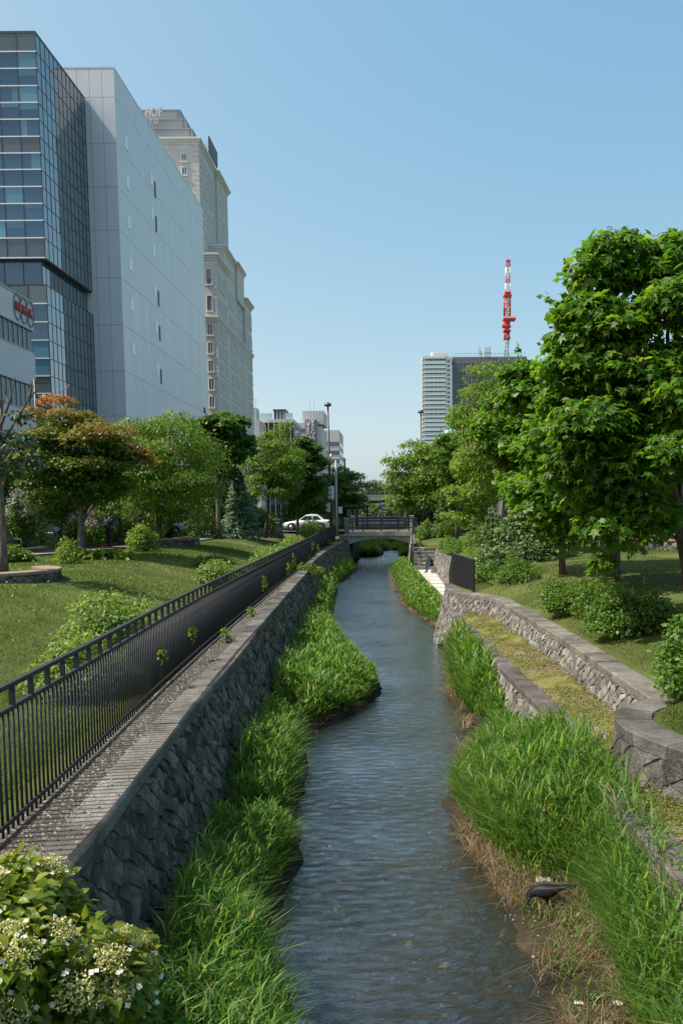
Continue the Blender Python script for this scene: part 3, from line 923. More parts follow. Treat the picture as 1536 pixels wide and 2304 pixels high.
# garden path on the left lawn with its brick edging
PP = [(-19, 24), (-17.2, 30), (-15.6, 36), (-14.4, 41), (-13.4, 47), (-13.0, 53), (-12.2, 60), (-11.0, 66.5)]
mb = MB(); V = []
yy_ = np.linspace(24, 66.5, 60)
for y in yy_:
    x = float(np.interp(y, [p[1] for p in PP], [p[0] for p in PP]))
    V += [(x - .85, y, 2.78), (x + .85, y, 2.775)]
mb.add(V, [(2 * i, 2 * i + 1, 2 * i + 3, 2 * i + 2) for i in range(59)]); tag(mb.build('garden_path', M['path']), kind='structure')
M['brick'] = plain('brick', (0.24, 0.09, 0.05), 0.85, var=.3, scale=12, bump=.3)
eg = thing('brick_edging', 'red brick edging along the far side of the garden path', 'edging')
for y in np.arange(26, 60, .62):
    x = float(np.interp(y, [p[1] for p in PP], [p[0] for p in PP])) - .98; x2 = float(np.interp(y + .6, [p[1] for p in PP], [p[0] for p in PP])) - .98
    M_ = Matrix.Translation((x, y, 2.7)) @ Matrix.Rotation(math.atan2(.6, x2 - x), 4, 'Z')
    mb = MB(); mb.box((0, -.08, 0), (.6, .08, .2 + .01 * math.sin(y * 7))); o = mb.build('brick', M['brick'], eg); o.matrix_local = M_

# ------------------------------------------------------------------ buildings
def pane_mesh(name, w, h, mat, t=.03):
    b = MB(); b.box((-w / 2, -t, -h / 2), (w / 2, t, h / 2)); return b.mesh(name, mat)
ROT_F = Matrix.Identity(4)                                 # facade looking towards -Y
ROT_R = Matrix.Rotation(PI / 2, 4, 'Z')                    # facade looking towards +X
def at_F(x, y, z): return Matrix.Translation((x, y, z)) @ ROT_F
def at_R(x, y, z): return Matrix.Translation((x, y, z)) @ ROT_R

M['glass_blue'] = glass_mat('glass_blue', (0.025, 0.085, 0.16), ior=1.9)
M['glass_blind'] = glass_mat('glass_blind', (0.09, 0.22, 0.31), ior=1.8)
M['glass_spandrel'] = glass_mat('glass_spandrel', (0.10, 0.13, 0.15), (.7, .75, .78), ior=1.7, rough=.05)
M['glass_side'] = glass_mat('glass_side', (0.05, 0.08, 0.085), (.9, .95, .97), ior=4.4)
M['mullion_dark'] = plain('mullion_dark', (0.03, 0.035, 0.04), 0.4, var=.1)
M['mullion_white'] = plain('mullion_white', (0.75, 0.77, 0.78), 0.35, var=.05)
M['soffit'] = plain('soffit', (0.05, 0.06, 0.065), 0.5, var=.1)
gb = thing('glass_building', 'tall blue glass curtain wall office block with a recessed storey', 'building')
GX, GY0, GY1 = -29.75, 70.8, 81.55
zr_up = [26.5, 28.15, 29.6, 31.0, 32.4, 33.8, 35.15, 36.5, 37.9, 39.25, 40.6, 42.0, 43.35, 44.95]
zr_lo = [2.95, 6.0, 9.0, 12.0, 13.5, 15.0, 16.5, 18.0, 19.55, 21.1, 22.65, 24.2]
def core(name, a, b_, mat, parent):
    m_ = MB(); m_.box(a, b_); return m_.build(name, mat, parent)
core('structure_core', (GX - 16, GY0 + .18, 26.55), (GX - .16, GY1, 44.8), M['soffit'], gb)
core('recess_core', (GX - 16, GY0 + .75, 24.1), (GX - .72, GY1, 26.6), M['soffit'], gb)
core('base_core', (GX - 16, GY0 + .18, 2.9), (GX - .16, GY1, 24.1), M['soffit'], gb)
b = MB(); b.box((GX - 16, GY0 - .02, 44.8), (GX + .02, GY1 + .0, 45.0)); b.build('roof_edge', M['mullion_dark'], gb)
b = MB(); b.box((GX - 16, GY0 + .0, 26.42), (GX + .0, GY1, 26.5)); b.build('overhang_soffit', M['soffit'], gb)
b = MB(); b.box((GX - 16, GY0 + .0, 24.2), (GX + .0, GY1, 24.28)); b.build('recess_ledge', M['mullion_dark'], gb)
rd = random.Random(21)
pm = {}
def pane(w, h, kind, M_):
    k = (round(w, 3), round(h, 3), kind)
    if k not in pm: pm[k] = pane_mesh('pane', w, h, M[kind])
    put('pane', pm[k], gb, M_)
colw = 1.62
def facade(zr, spandrel_rows, back, cols_front, gx, gy0):
    for i in range(len(zr) - 1):
        z0, z1 = zr[i], zr[i + 1]; h = z1 - z0 - .05
        for c in range(cols_front):
            x = gx - colw * (c + .5)
            if i in spandrel_rows: k = 'glass_spandrel'
            else: k = 'glass_blue' if rd.random() < .72 else 'glass_blind'
            pane(colw - .06, h, k, at_F(x, gy0 + .04, (z0 + z1) / 2))
            if k == 'glass_blue' and rd.random() < .55:      # a blind drawn part of the way, or a curtain to one side
                if rd.random() < .55:
                    f = rd.choice((.25, .4, .55)); b = MB(); b.box((x - colw / 2 + .04, gy0 + .004, z1 - .03 - h * f), (x + colw / 2 - .04, gy0 + .008, z1 - .03))
                else:
                    f = rd.choice((.35, .5)); s_ = rd.choice((0, 1)); a_ = x - colw / 2 + .04 + s_ * (colw - .08) * (1 - f); b = MB(); b.box((a_, gy0 + .004, z0 + .03), (a_ + (colw - .08) * f, gy0 + .008, z1 - .03))
                b.build('blind', M['glass_blind'], gb)
        b = MB(); b.box((gx - colw * cols_front, gy0 - .05, z0 - .05), (gx + .02, gy0 + .02, z0 + .04)); b.build('sill_bar', M['mullion_white'], gb)
    for c in range(cols_front + 1):
        b = MB(); b.box((gx - colw * c - .045, gy0 - .015, zr[0]), (gx - colw * c + .045, gy0 + .02, zr[-1])); b.build('mullion', M['mullion_dark'], gb)
    nb = 12; bw = (GY1 - gy0) / nb
    for i in range(len(zr) - 1):
        z0, z1 = zr[i], zr[i + 1]; h = z1 - z0 - .04
        for c in range(nb):
            pane(bw - .04, h, 'glass_side', at_R(gx - .04 + rd.uniform(-.004, .004), gy0 + bw * (c + .5), (z0 + z1) / 2) @ Matrix.Rotation(rd.uniform(-.003, .003), 4, 'Z'))
        b = MB(); b.box((gx - .05, gy0, z0 - .03), (gx + .012, GY1, z0 + .03)); b.build('transom', M['mullion_dark'], gb)
    for c in range(1, nb + 1):
        b = MB(); b.box((gx - .05, gy0 + bw * c - .03, zr[0]), (gx + .015, gy0 + bw * c + .03, zr[-1])); b.build('mullion', M['mullion_dark'], gb)
facade(zr_up, {0, 6, 12}, 0, 3, GX, GY0)
facade(zr_lo[2:], {8, 3}, 0, 3, GX, GY0)
facade([24.28, 26.42], set(), 0, 3, GX - .55, GY0 + .55)
b = MB(); b.box((GX - .3, GY0 + .1, 2.9), (GX - .05, GY1, 9.0)); b.build('shop_front', M['soffit'], gb)

# white panelled department store
M['panel_side'] = plain('panel_side', (0.66, 0.685, 0.70), 0.38, 0.0, 0.5, var=.055, scale=1.0, piece=.03, stretch=(.9, .9, .05))
M['joint'] = plain('joint', (0.16, 0.17, 0.18), 0.7, var=.1)
M['vent_plate'] = plain('vent_plate', (0.86, 0.88, 0.89), 0.3, var=.04)
wb = thing('department_store', 'huge pale grey panelled windowless block with small square plates', 'building')
WX, WY0, WY1, WT = -26.8, 81.6, 117.8, 47.7
core('joint_core', (WX - 24, WY0 + .06, 2.9), (WX - .06, WY1, WT - .05), M['joint'], wb)
zr = [9.6, 14.3, 18.75, 23.3, 27.86, 32.43, 36.58, 40.69, 45.0, WT]
panm = {}
def panel(w, h, M_, mat='panel_side'):
    k = (round(w, 3), round(h, 3), mat)
    if k not in panm: panm[k] = pane_mesh('panel', w, h, M[mat], .05)
    put('panel', panm[k], wb, M_)
pw = (WY1 - WY0) / 24
for i in range(len(zr) - 1):
    h = zr[i + 1] - zr[i] - .035; zc = (zr[i] + zr[i + 1]) / 2
    for c in range(24):
        panel(pw - .012, h, at_R(WX - .05 + rd.uniform(-.004, .004), WY0 + pw * (c + .5), zc))
    for c in range(4):
        panel(1.19, h, at_F(WX - 1.22 * (c + .5), WY0 + .05, zc))
b = MB(); b.box((WX - 24, WY0 - .02, WT), (WX + .02, WY1, WT + .12)); b.build('parapet', M['panel_side'], wb)
b = MB(); b.box((WX - 24, WY0 + .3, 2.9), (WX - .4, WY1 - .2, 9.6)); b.build('shop_front', M['soffit'], wb)
plm = pane_mesh('wall_plate', .95, 1.3, M['vent_plate'], .03)
slm = pane_mesh('window_slit', .42, 1.7, M['soffit'], .03)
for z in (42.0, 38.15, 34.2, 30.0, 25.95, 21.5): put('wall_plate', plm, wb, at_R(WX + .03, 84.55, z))
for z in (41.8, 38.1, 34.1, 29.6, 25.65, 20.9): put('wall_plate', plm, wb, at_R(WX + .03, 93.0, z))
for z in (41.2, 37.4, 29.1, 25.2, 20.3): put('window_slit', slm, wb, at_R(WX + .03, 94.3, z))

# broadcasting building in front
M['render_white'] = plain('render_white', (0.60, 0.60, 0.61), 0.75, var=.05, scale=.4)
M['window_grey'] = glass_mat('window_grey', (0.06, 0.075, 0.085), ior=1.7)
M['frame_grey'] = plain('frame_grey', (0.36, 0.38, 0.40), 0.5, var=.05)
nk = thing('office_building', 'low white office building with ribbon windows and a round red lettered emblem', 'building')
NX, NY1, NT = -28.0, 63.9, 20.9
for (z0, z1) in ((2.9, 8.1), (10.2, 12.5), (14.55, 17.03), (18.8, NT)):
    b = MB(); b.box((NX - 14, 34, z0), (NX, NY1, z1)); b.build('wall', M['render_white'], nk)
for (z0, z1) in ((8.1, 10.2), (12.5, 14.55), (17.03, 18.8)):
    core('window_back', (NX - 14, 34.05, z0), (NX - .22, NY1 - .22, z1), M['soffit'], nk)
    pmn = pane_mesh('pane', .62, z1 - z0 - .16, M['window_grey'], .02)
    y = NY1 - .1; k = 0
    while y > 52:
        y -= .75
        put('pane', pmn, nk, at_R(NX - .16, y + .375, (z0 + z1) / 2))
        b = MB(); b.box((NX - .2, y - .06, z0 + .08), (NX - .08, y + .06, z1 - .08)); b.build('mullion', M['frame_grey'], nk)
        k += 1
    for z in (z0, z1 - .09):
        b = MB(); b.box((NX - .2, 34, z), (NX + .03, NY1, z + .09)); b.build('window_frame', M['frame_grey'], nk)
b = MB(); b.box((NX - 14, 34, NT), (NX + .06, NY1 + .06, NT + .14)); b.build('roof_edge', M['frame_grey'], nk)
M['sign_red'] = plain('sign_red', (0.5, 0.05, 0.06), 0.5, var=.08)
M['sign_grey'] = plain('sign_grey', (0.16, 0.17, 0.19), 0.5, var=.08)
def text_mesh(s, size, depth, mat, name):
    cu = bpy.data.curves.new(name, 'FONT'); cu.body = s; cu.size = size; cu.extrude = depth; cu.align_x = 'CENTER'; cu.align_y = 'CENTER'
    if s in ('N', 'H', 'K'): cu.offset = size * .012
    to = bpy.data.objects.new('tmp', cu); COL.objects.link(to)
    bpy.context.view_layer.update()
    me = bpy.data.meshes.new_from_object(to.evaluated_get(bpy.context.evaluated_depsgraph_get()))
    bpy.data.objects.remove(to); me.materials.clear(); me.materials.append(mat); me.name = name
    return me
TXT = Matrix.Rotation(PI / 2, 4, 'X')
em = thing('wall_emblem', 'red letters N H K, each in a grey ring, on the white office building', 'sign', (NX + .02, 0, 0))
for ch, y, z in (('N', 61.15, 19.95), ('H', 62.2, 19.92), ('K', 63.25, 19.9)):
    put('letter', text_mesh(ch, .95, .07, M['sign_red'], 'letter'), em, Matrix.Translation((.1, y, z)) @ ROT_R @ TXT)
    b = MB(); n_ = 28; V = []; F = []
    for k in range(n_):
        a = 2 * PI * k / n_; 
        for (r, x) in ((.965, .02), (1.01, .02), (1.01, .1), (.965, .1)):
            V.append((x, y + .56 * r * math.cos(a), z + .98 * r * math.sin(a)))
    for k in range(n_):
        for i in range(4): F.append((4 * k + i, 4 * ((k + 1) % n_) + i, 4 * ((k + 1) % n_) + (i + 1) % 4, 4 * k + (i + 1) % 4))
    b.add(V, F); b.build('ring', M['sign_grey'], em)

# hotel behind
M['hotel_wall'] = plain('hotel_wall', (0.53, 0.525, 0.49), 0.8, var=.05, scale=.3, piece=.02)
M['hotel_trim'] = plain('hotel_trim', (0.60, 0.595, 0.55), 0.7, var=.05)
M['hotel_frame'] = plain('hotel_frame', (0.74, 0.75, 0.74), 0.5, var=.04)
M['hotel_glass'] = glass_mat('hotel_glass', (0.14, 0.19, 0.21), ior=1.8)
M['roof_metal'] = plain('roof_metal', (0.36, 0.385, 0.385), 0.5, var=.1)
M['rust'] = plain('rust', (0.25, 0.19, 0.15), 0.9, var=.3)
ho = thing('hotel', 'beige stone hotel tower with stepped cornices and rooftop letters', 'building')
def block(name, x0, x1, y0, y1, z0, z1, mat='hotel_wall'):
    b = MB(); b.box((x0, y0, z0), (x1, y1, z1)); return b.build(name, M[mat], ho)
def cornice(x0, x1, y0, y1, z, o=.45, h=.9):
    b = MB()
    for k, (dz, e) in enumerate(((0, o), (-.35, o * .6), (-.7, o * .25))):
        b.box((x0 - e, y0 - e, z + dz - .345), (x1 + e, y1 + e, z + dz))
    b.build('cornice', M['hotel_trim'], ho, bevel=.03)
HX = -28.8
block('lower_wall', HX - 25, HX, 135, 168, 2.9, 36.4)
cornice(HX - 25, HX, 135, 168, 36.9, .4)
block('corner_wing', HX - 25, HX, 135, 144.7, 36.4, 46.4); cornice(HX - 25, HX, 135, 144.7, 46.9, .55)
block('middle_wing', HX - 25, HX - .6, 144.7, 161.3, 36.4, 50.9); cornice(HX - 25, HX - .6, 144.75, 154, 51.4, .5); cornice(HX - 25, HX - .2, 154.6, 161.6, 51.4, .5)
block('middle_bay', HX - 20, HX - .15, 154.6, 161.3, 44.5, 50.9)
block('end_wing', HX - 25, HX, 161.3, 168, 36.4, 46.2); cornice(HX - 25, HX, 161.9, 168, 46.7, .6)
TX = -32.0
block('tower_wall', TX - 24, TX, 139, 151, 36.5, 66.3); cornice(TX - 24, TX, 139, 150.6, 66.9, .45)
block('tower_wall', TX - 24, TX + .45, 151, 160.2, 36.5, 65.9); cornice(TX - 24, TX + .45, 151.2, 160.2, 66.5, .6)
for (x1, y0, z0, z1) in ((TX - 1.1, 139.5, 66.92, 68.6), (TX - 2.4, 140.6, 68.6, 70.65), (TX - 3.55, 141.6, 70.65, 72.65)):
    b = MB(); b.box((TX - 20, y0, z0), (x1, 158, z1)); 
    x = TX - 14
    while x < x1: b.box((x, y0 - .05, z0), (x + .12, y0 + .01, z1 - .08)); x += .32
    b.box((TX - 20, y0 - .08, z1 - .09), (x1 + .08, 158, z1 + .02))
    b.build('roof_tier', M['roof_metal'], ho)
    b = MB(); b.box((x1 - .5, y0 - .07, z0), (x1 - .25, y0 - .02, z1 - .1)); b.build('rust_streak', M['rust'], ho)
# windows: frame with a pane, one shared mesh per size
def window_meshes(w, h, two=True):
    b = MB(); t = .10
    b.box((-w / 2, -.08, -h / 2), (-w / 2 + t, .06, h / 2)); b.box((w / 2 - t, -.08, -h / 2), (w / 2, .06, h / 2))
    b.box((-w / 2 + t, -.08, h / 2 - t), (w / 2 - t, .06, h / 2)); b.box((-w / 2 - .08, -.2, -h / 2 - .12), (w / 2 + .08, .06, -h / 2 + .04))
    if two: b.box((-.035, -.06, -h / 2), (.035, .05, h / 2))
    f = b.mesh('window', M['hotel_frame'])
    b = MB(); b.box((-w / 2 + t, -.02, -h / 2), (w / 2 - t, .02, h / 2)); p = b.mesh('pane', M['hotel_glass'])
    return f, p
def hotel_window(ms, M_):
    o = put('window', ms[0], ho, M_); put('pane', ms[1], o)
wf_tall = window_meshes(1.0, 2.6, False); wf = window_meshes(.95, 1.95); wft = window_meshes(.95, 1.35)
for z in (43.2, 38.95): hotel_window(wf_tall, at_F(-29.95, 134.97, z))
for z in (34.7, 31.7, 28.75, 25.8, 22.9, 19.9): hotel_window(wf, at_F(-30.0, 134.97, z))
for z in (63.75, 61.55, 59.4, 57.2):
    for x in (-34.45, -37.4): hotel_window(wft, at_F(x, 138.97, z))
ws = window_meshes(.8, 2.0, False); wst = window_meshes(.8, 2.7, False); wss = window_meshes(.75, 1.35, False)
ysec = [136.6, 138.5, 140.4, 142.3] + [146.3, 148.2, 150.1, 152.0, 155.2, 157.1, 159.0] + [162.7, 164.3, 165.9, 167.3]
for y in ysec:
    for z in (34.7, 31.7, 28.75, 25.8, 22.9, 19.9, 16.9, 13.9): hotel_window(ws, at_R(HX + .03, y, z))
    xx = HX - .57 if 144.7 < y < 154.6 else (HX - .57 if y < 161.3 and y > 154 else HX + .03)
    for z in (43.2, 38.95): hotel_window(wst, at_R(xx if z < 44 else HX - .1, y, z))
for y in (146.3, 148.2, 150.1, 152.0): hotel_window(wss, at_R(HX - .57, y, 48.3))
for i, y in enumerate((140.7, 142.3, 143.9, 145.5, 147.1, 148.7, 152.6, 154.4, 156.2, 158.0)):
    for z in (63.75, 61.55, 59.4, 57.2, 55.0, 52.8, 50.6): hotel_window(wss, at_R((TX if y < 151 else TX + .45) + .03, y, z))
# wall joints and corner quoins
for z in (64.9, 62.7, 60.5, 58.3, 56.1):
    b = MB(); b.box((TX - 12, 138.985, z - .03), (TX - 1.3, 139.0, z)); b.build('wall_joint', M['hotel_trim'], ho)
for k in range(20):
    z = 66.2 - k * .78
    b = MB(); b.box((TX - 1.1, 138.96, z - .7), (TX + .04, 139.9, z)); b.build('quoin', M['hotel_trim'] if False else M['hotel_wall'], ho)
for k in range(24):
    z = 45.9 - k * .8
    if 36 < z < 37.8: continue
    b = MB(); b.box((HX - .75, 134.96, z - .72), (HX + .04, 136.0, z)); b.build('quoin', M['hotel_wall'], ho)
# vent slots over the top windows
for cx in (-34.45, -37.4):
    for k in range(4):
        b = MB(); b.box((cx - .55 + k * .36, 138.95, 65.15), (cx - .40 + k * .36, 139.02, 65.75)); b.build('vent_slot', M['hotel_frame'], ho)
for k in range(4):
    b = MB(); b.box((-30.4 + k * .3, 134.95, 45.1), (-30.28 + k * .3, 135.02, 45.7)); b.build('vent_slot', M['hotel_frame'], ho)
M['letter_pale'] = plain('letter_pale', (0.62, 0.64, 0.62), 0.5, var=.05)
rs = thing('roof_sign', 'pale serif rooftop letters on a frame on top of the hotel', 'sign', (0, 0, 0))
me = text_mesh('L', 1.75, .12, M['letter_pale'], 'letter')
for ch, x in (('L', -41.15), ('H', -40.12), ('O', -39.05), ('F', -38.08)):
    put('letter', text_mesh(ch, 2.1, .1, M['letter_pale'], 'letter'), rs, Matrix.Translation((x, 138.6, 70.8)) @ TXT @ Matrix.Scale(.68, 4, (1, 0, 0)))
for ch, x in (('o', -40.55), ('r', -39.6), ('o', -38.8)):
    put('letter', text_mesh(ch, 1.5, .1, M['letter_pale'], 'letter'), rs, Matrix.Translation((x, 138.6, 69.55)) @ TXT @ Matrix.Scale(.85, 4, (1, 0, 0)))
for z in (68.75, 68.2):
    b = MB(); b.box((-44, 138.75, z), (-37.5, 138.85, z + .09)); b.build('sign_frame', M['frame_grey'], rs)
for x in (-43, -38.9):
    b = MB(); b.box((x, 138.85, 66.95), (x + .1, 138.95, 71.7)); b.build('sign_frame', M['frame_grey'], rs)
bb = thing('roof_billboard', 'dark billboard framework seen edge on, on the hotel roof edge', 'billboard')
b = MB(); b.box((TX + .15, 146.0, 67.6), (TX + .35, 152.5, 70.3)); b.build('board', M['dark_metal'], bb)
for y in np.arange(145.5, 153, .8):
    b = MB(); b.tube([(TX - .7, y, 66.95), (TX + .25, y, 70.6)], .05, 5); b.build('strut', M['frame_grey'], bb)
# ------------------------------------------------------------------ far buildings on the left
M['tile_white'] = plain('tile_white', (0.52, 0.53, 0.53), 0.6, var=.06, scale=.3)
M['brown_clad'] = plain('brown_clad', (0.06, 0.04, 0.04), 0.6, var=.15, scale=.4)
M['far_glass'] = glass_mat('far_glass', (0.10, 0.15, 0.18), ior=1.7)
M['concrete'] = plain('concrete', (0.36, 0.36, 0.35), 0.8, var=.08, scale=.3)
def bx(parent, name, a, b_, mat):
    m_ = MB(); m_.box(a, b_); return m_.build(name, M[mat], parent)
t = thing('white_building', 'small white building top with an aerial right beside the hotel', 'building')
bx(t, 'wall', (-40, 190, 2.9), (-31.3, 200, 26.2), 'tile_white'); bx(t, 'roof_block', (-34.2, 190.2, 26.2), (-31.9, 194, 29.0), 'tile_white')
b = MB(); b.tube([(-32.3, 191, 29), (-32.3, 191, 31.2)], .04, 5)
for z, w_ in ((31.0, .7), (30.5, .95), (30.1, .5)): b.tube([(-32.3 - w_, 191, z), (-32.3 + w_, 191, z)], .03, 4)
b.build('aerial', M['frame_grey'], t)
t = thing('brown_building', 'dark brown building with white vertical fins and a glass roof pavilion', 'building')
bx(t, 'wall', (-34, 200, 2.9), (-24.6, 216, 26.6), 'brown_clad'); bx(t, 'parapet', (-34, 199.7, 26.6), (-24.4, 216, 27.4), 'tile_white')
for x in np.arange(-33.4, -24.3, 1.35): bx(t, 'fin', (x, 199.6, 3), (x + .22, 199.98, 26.6), 'tile_white')
for z in (22.3, 17.4, 12.5, 7.6):
    bx(t, 'window_band', (-34, 199.9, z - 1.2), (-24.65, 199.98, z), 'far_glass')
for y in np.arange(201, 216, 1.4): bx(t, 'fin', (-24.6, y, 3), (-24.3, y + .22, 26.6), 'tile_white')
bx(t, 'roof_pavilion', (-29.4, 201, 27.4), (-26.6, 206, 29.6), 'far_glass'); bx(t, 'pavilion_roof', (-29.6, 200.8, 29.6), (-26.4, 206.2, 29.95), 'dark_metal')
for x in (-29.4, -28.6, -27.8, -27.0, -26.55): bx(t, 'pavilion_post', (x - .08, 200.9, 27.4), (x + .08, 201.0, 29.6), 'tile_white')
M['rail_glass'] = glass_mat('rail_glass', (0.40, 0.54, 0.60), ior=1.5)
bx(t, 'glass_balustrade', (-33.8, 200.1, 27.4), (-29.7, 200.16, 28.9), 'rail_glass'); bx(t, 'glass_balustrade', (-26.3, 200.1, 27.4), (-24.6, 200.16, 28.9), 'rail_glass')
M['blue_sign'] = plain('blue_sign', (0.02, 0.05, 0.25), 0.5, var=.05)
bs = thing('blade_sign', 'tall blue vertical blade sign with white mark between two far buildings', 'sign')
bx(bs, 'panel', (-23.9, 199.0, 19.8), (-23.1, 199.3, 23.2), 'blue_sign'); bx(bs, 'top_panel', (-23.9, 198.98, 23.2), (-23.1, 199.3, 24.4), 'tile_white')
b = MB(); b.lathe([(.28, 0), (.28, .05)], (0, 0, 0), 14, M=Matrix.Translation((-23.5, 198.96, 23.8)) @ Matrix.Rotation(PI / 2, 4, 'X')); b.build('emblem', M['blue_sign'], bs)
for k in range(4): bx(bs, 'character', (-23.66 + .05 * (k % 2), 198.96, 22.5 - k * .65), (-23.3, 198.99, 22.85 - k * .65), 'tile_white')
M['sign_wall_grey'] = plain('sign_wall_grey', (0.24, 0.245, 0.25), 0.8, var=.08, scale=.3)
M['letter_white'] = plain('letter_white', (0.88, 0.89, 0.9), 0.5, var=.03)
t = thing('sign_building', 'white office building with vertical wall lettering and a tall roof block', 'building')
bx(t, 'left_wing', (-27.6, 220, 2.9), (-23.7, 236, 28.7), 'tile_white')
for z in (26.7, 23.4, 20.2, 17.0): bx(t, 'window_band', (-27.6, 219.95, z - .55), (-23.75, 219.99, z + .45), 'dark_metal' if z < 24 else 'far_glass')
bx(t, 'sign_wall', (-23.7, 219.2, 2.9), (-20.6, 236, 29.5), 'sign_wall_grey'); bx(t, 'right_wing', (-20.6, 219.8, 2.9), (-19.2, 236, 27.6), 'tile_white')
bx(t, 'roof_block', (-24.9, 224, 28.7), (-19.0, 236, 32.4), 'tile_white')
for x in np.arange(-24.2, -19.2, .8): bx(t, 'panel_joint', (x, 223.97, 28.8), (x + .06, 224.0, 32.3), 'frame_grey')
for x, h in ((-22.9, 38), (-21.9, 36.3)):
    b = MB(); b.tube([(x, 226, 32.4), (x, 226, h)], .05, 4); b.build('mast', M['frame_grey'], t)
ws_ = thing('wall_sign', 'white letters V E G A running down twice on the grey sign wall', 'sign')
for x, z0 in ((-22.75, 28.0), (-21.55, 28.9)):
    for k, ch in enumerate('VEGA'): put('letter', text_mesh(ch, 1.7, .14, M['letter_white'], 'letter'), ws_, Matrix.Translation((x, 219.05, z0 - k * 1.45)) @ TXT)
t = thing('ribbon_building', 'pale office block with horizontal bands of windows beyond the lamp post', 'building')
bx(t, 'wall', (-25, 260, 2.9), (-17.1, 280, 30.7), 'tile_white')
for z in (26.4, 23.6, 20.9, 18.2, 15.5, 12.8, 10.1): bx(t, 'window_band', (-25, 259.93, z - .75), (-17.2, 259.98, z + .55), 'far_glass'); 
for z in (26.4, 23.6, 20.9, 18.2, 15.5, 12.8, 10.1): bx(t, 'window_band', (-17.12, 260.5, z - .75), (-17.05, 279.5, z + .55), 'far_glass')
t = thing('brown_building', 'narrow grey brown building beyond the ribbon window block', 'building')
M['dull_brown'] = plain('dull_brown', (0.17, 0.15, 0.14), 0.8, var=.1, scale=.3)
bx(t, 'wall', (-21, 300, 2.9), (-18.4, 316, 25.0), 'dull_brown')
for k in range(7): bx(t, 'window', (-18.42, 302, 22 - k * 3), (-18.34, 304, 23.4 - k * 3), 'far_glass')
t = thing('grey_building', 'small grey block low on the horizon left of the footbridge', 'building')
bx(t, 'wall', (-34, 340, 2.9), (-15, 352, 14.5), 'concrete')
for k in range(4): bx(t, 'window_band', (-34, 339.95, 4.5 + k * 2.6), (-15.2, 339.98, 5.6 + k * 2.6), 'far_glass')

# ------------------------------------------------------------------ towers on the right
M['tower_white'] = plain('tower_white', (0.70, 0.73, 0.76), 0.6, var=.04)
M['tower_wall'] = plain('tower_wall', (0.56, 0.60, 0.64), 0.7, var=.06)
tw = thing('apartment_tower', 'pale high rise apartment tower with rows of glass balconies', 'building')
TX0, TX1, TY = 14.9, 29.2, 400.0
bx(tw, 'wall', (TX0 + .9, TY + 1.2, 2.9), (TX1, TY + 18, 80.0), 'tower_wall')
bx(tw, 'roof_slab', (TX0, TY - .2, 79.2), (TX1 + .6, TY + 18, 80.5), 'tower_white')
bx(tw, 'roof_room', (20.4, TY + 3, 80.5), (27.6, TY + 9, 82.3), 'tower_white'); bx(tw, 'roof_canopy', (19.6, TY + 2, 82.3), (28.0, TY + 10, 83.0), 'tower_white')
bx(tw, 'end_column', (26.6, TY + .0, 2.9), (29.2, TY + 1.3, 79.2), 'tower_white')
slab = MB(); slab.box((TX0, TY - .1, -.35), (26.6, TY + 1.2, .25)); slab.box((TX0, TY + 1.2, -.35), (TX0 + .9, TY + 17, .25)); slab_m = slab.mesh('balcony', M['tower_white'])
gl = MB(); gl.box((TX0 + .3, TY - .06, .25), (26.5, TY + .0, 1.15)); gl.box((TX0 + .04, TY + 1.0, .25), (TX0 + .1, TY + 16.5, 1.15)); gl_m = gl.mesh('balustrade', M['rail_glass'])
wi = MB()
for k in range(5): wi.box((TX0 + 2.0 + k * 2.2, TY + 1.14, .3), (TX0 + 2.75 + k * 2.2, TY + 1.19, 1.7))
wi_m = wi.mesh('window', M['far_glass'])
wj = MB(); wj.box((27.2, TY - .04, .3), (28.6, TY - .01, 1.25)); wj_m = wj.mesh('window', M['far_glass'])
z = 77.0
while z > 4:
    o = put('balcony', slab_m, tw, Matrix.Translation((0, 0, z))); put('balustrade', gl_m, o); put('window', wi_m, tw, Matrix.Translation((0, 0, z))); put('window', wj_m, tw, Matrix.Translation((0, 0, z)))
    z -= 2.17
bx(tw, 'downpipe', (26.35, TY - .35, 4), (26.6, TY - .12, 80.5), 'frame_grey')
cs = thing('tower_block', 'unfinished dark tower wrapped in scaffold netting beneath the crane', 'building')
M['net'] = plain('net', (0.16, 0.18, 0.19), 0.85, var=.12, scale=.2)
M['dark_facade'] = glass_mat('dark_facade', (0.09, 0.115, 0.14), ior=1.5, rough=.2)
bx(cs, 'wall', (30.3, TY + 4, 2.9), (67, TY + 26, 80.6), 'dark_facade')
for (x0, x1, z0, z1) in ((30.4, 34.2, 61, 79.6), (34.4, 38.6, 66, 79.6), (38.8, 42.8, 61, 79.6), (34.4, 38.6, 61, 65.7), (43.2, 50, 70, 79.0)):
    bx(cs, 'scaffold_net', (x0, TY + 3.0, z0), (x1, TY + 3.1, z1), 'net')
sc_ = MB()
for x in np.arange(30.2, 66, 1.3): sc_.box((x, TY + 2.4, 58), (x + .12, TY + 2.55, 82.3))
for z in np.arange(58, 82.6, 2.17): sc_.box((30.2, TY + 2.42, z), (66, TY + 2.54, z + .12))
tag(sc_.build('scaffold_tube', M['concrete'], cs), kind='stuff')
sc_ = MB()
for x in (46.2, 47.3, 48.4):
    sc_.box((x, TY + 3.5, 80.6), (x + .5, TY + 4, 85.2))
sc_.box((45.9, TY + 3.4, 82.2), (49.2, TY + 4.1, 82.7)); sc_.build('lift_mast', M['concrete'], cs)
wq = MB()
for i in range(26):
    for k in range(9): wq.box((30.9 + k * 1.6, TY + 3.94, 6 + i * 2.17), (31.6 + k * 1.6, TY + 3.98, 7.3 + i * 2.17))
tag(wq.build('window', M['far_glass'], cs), kind='stuff')
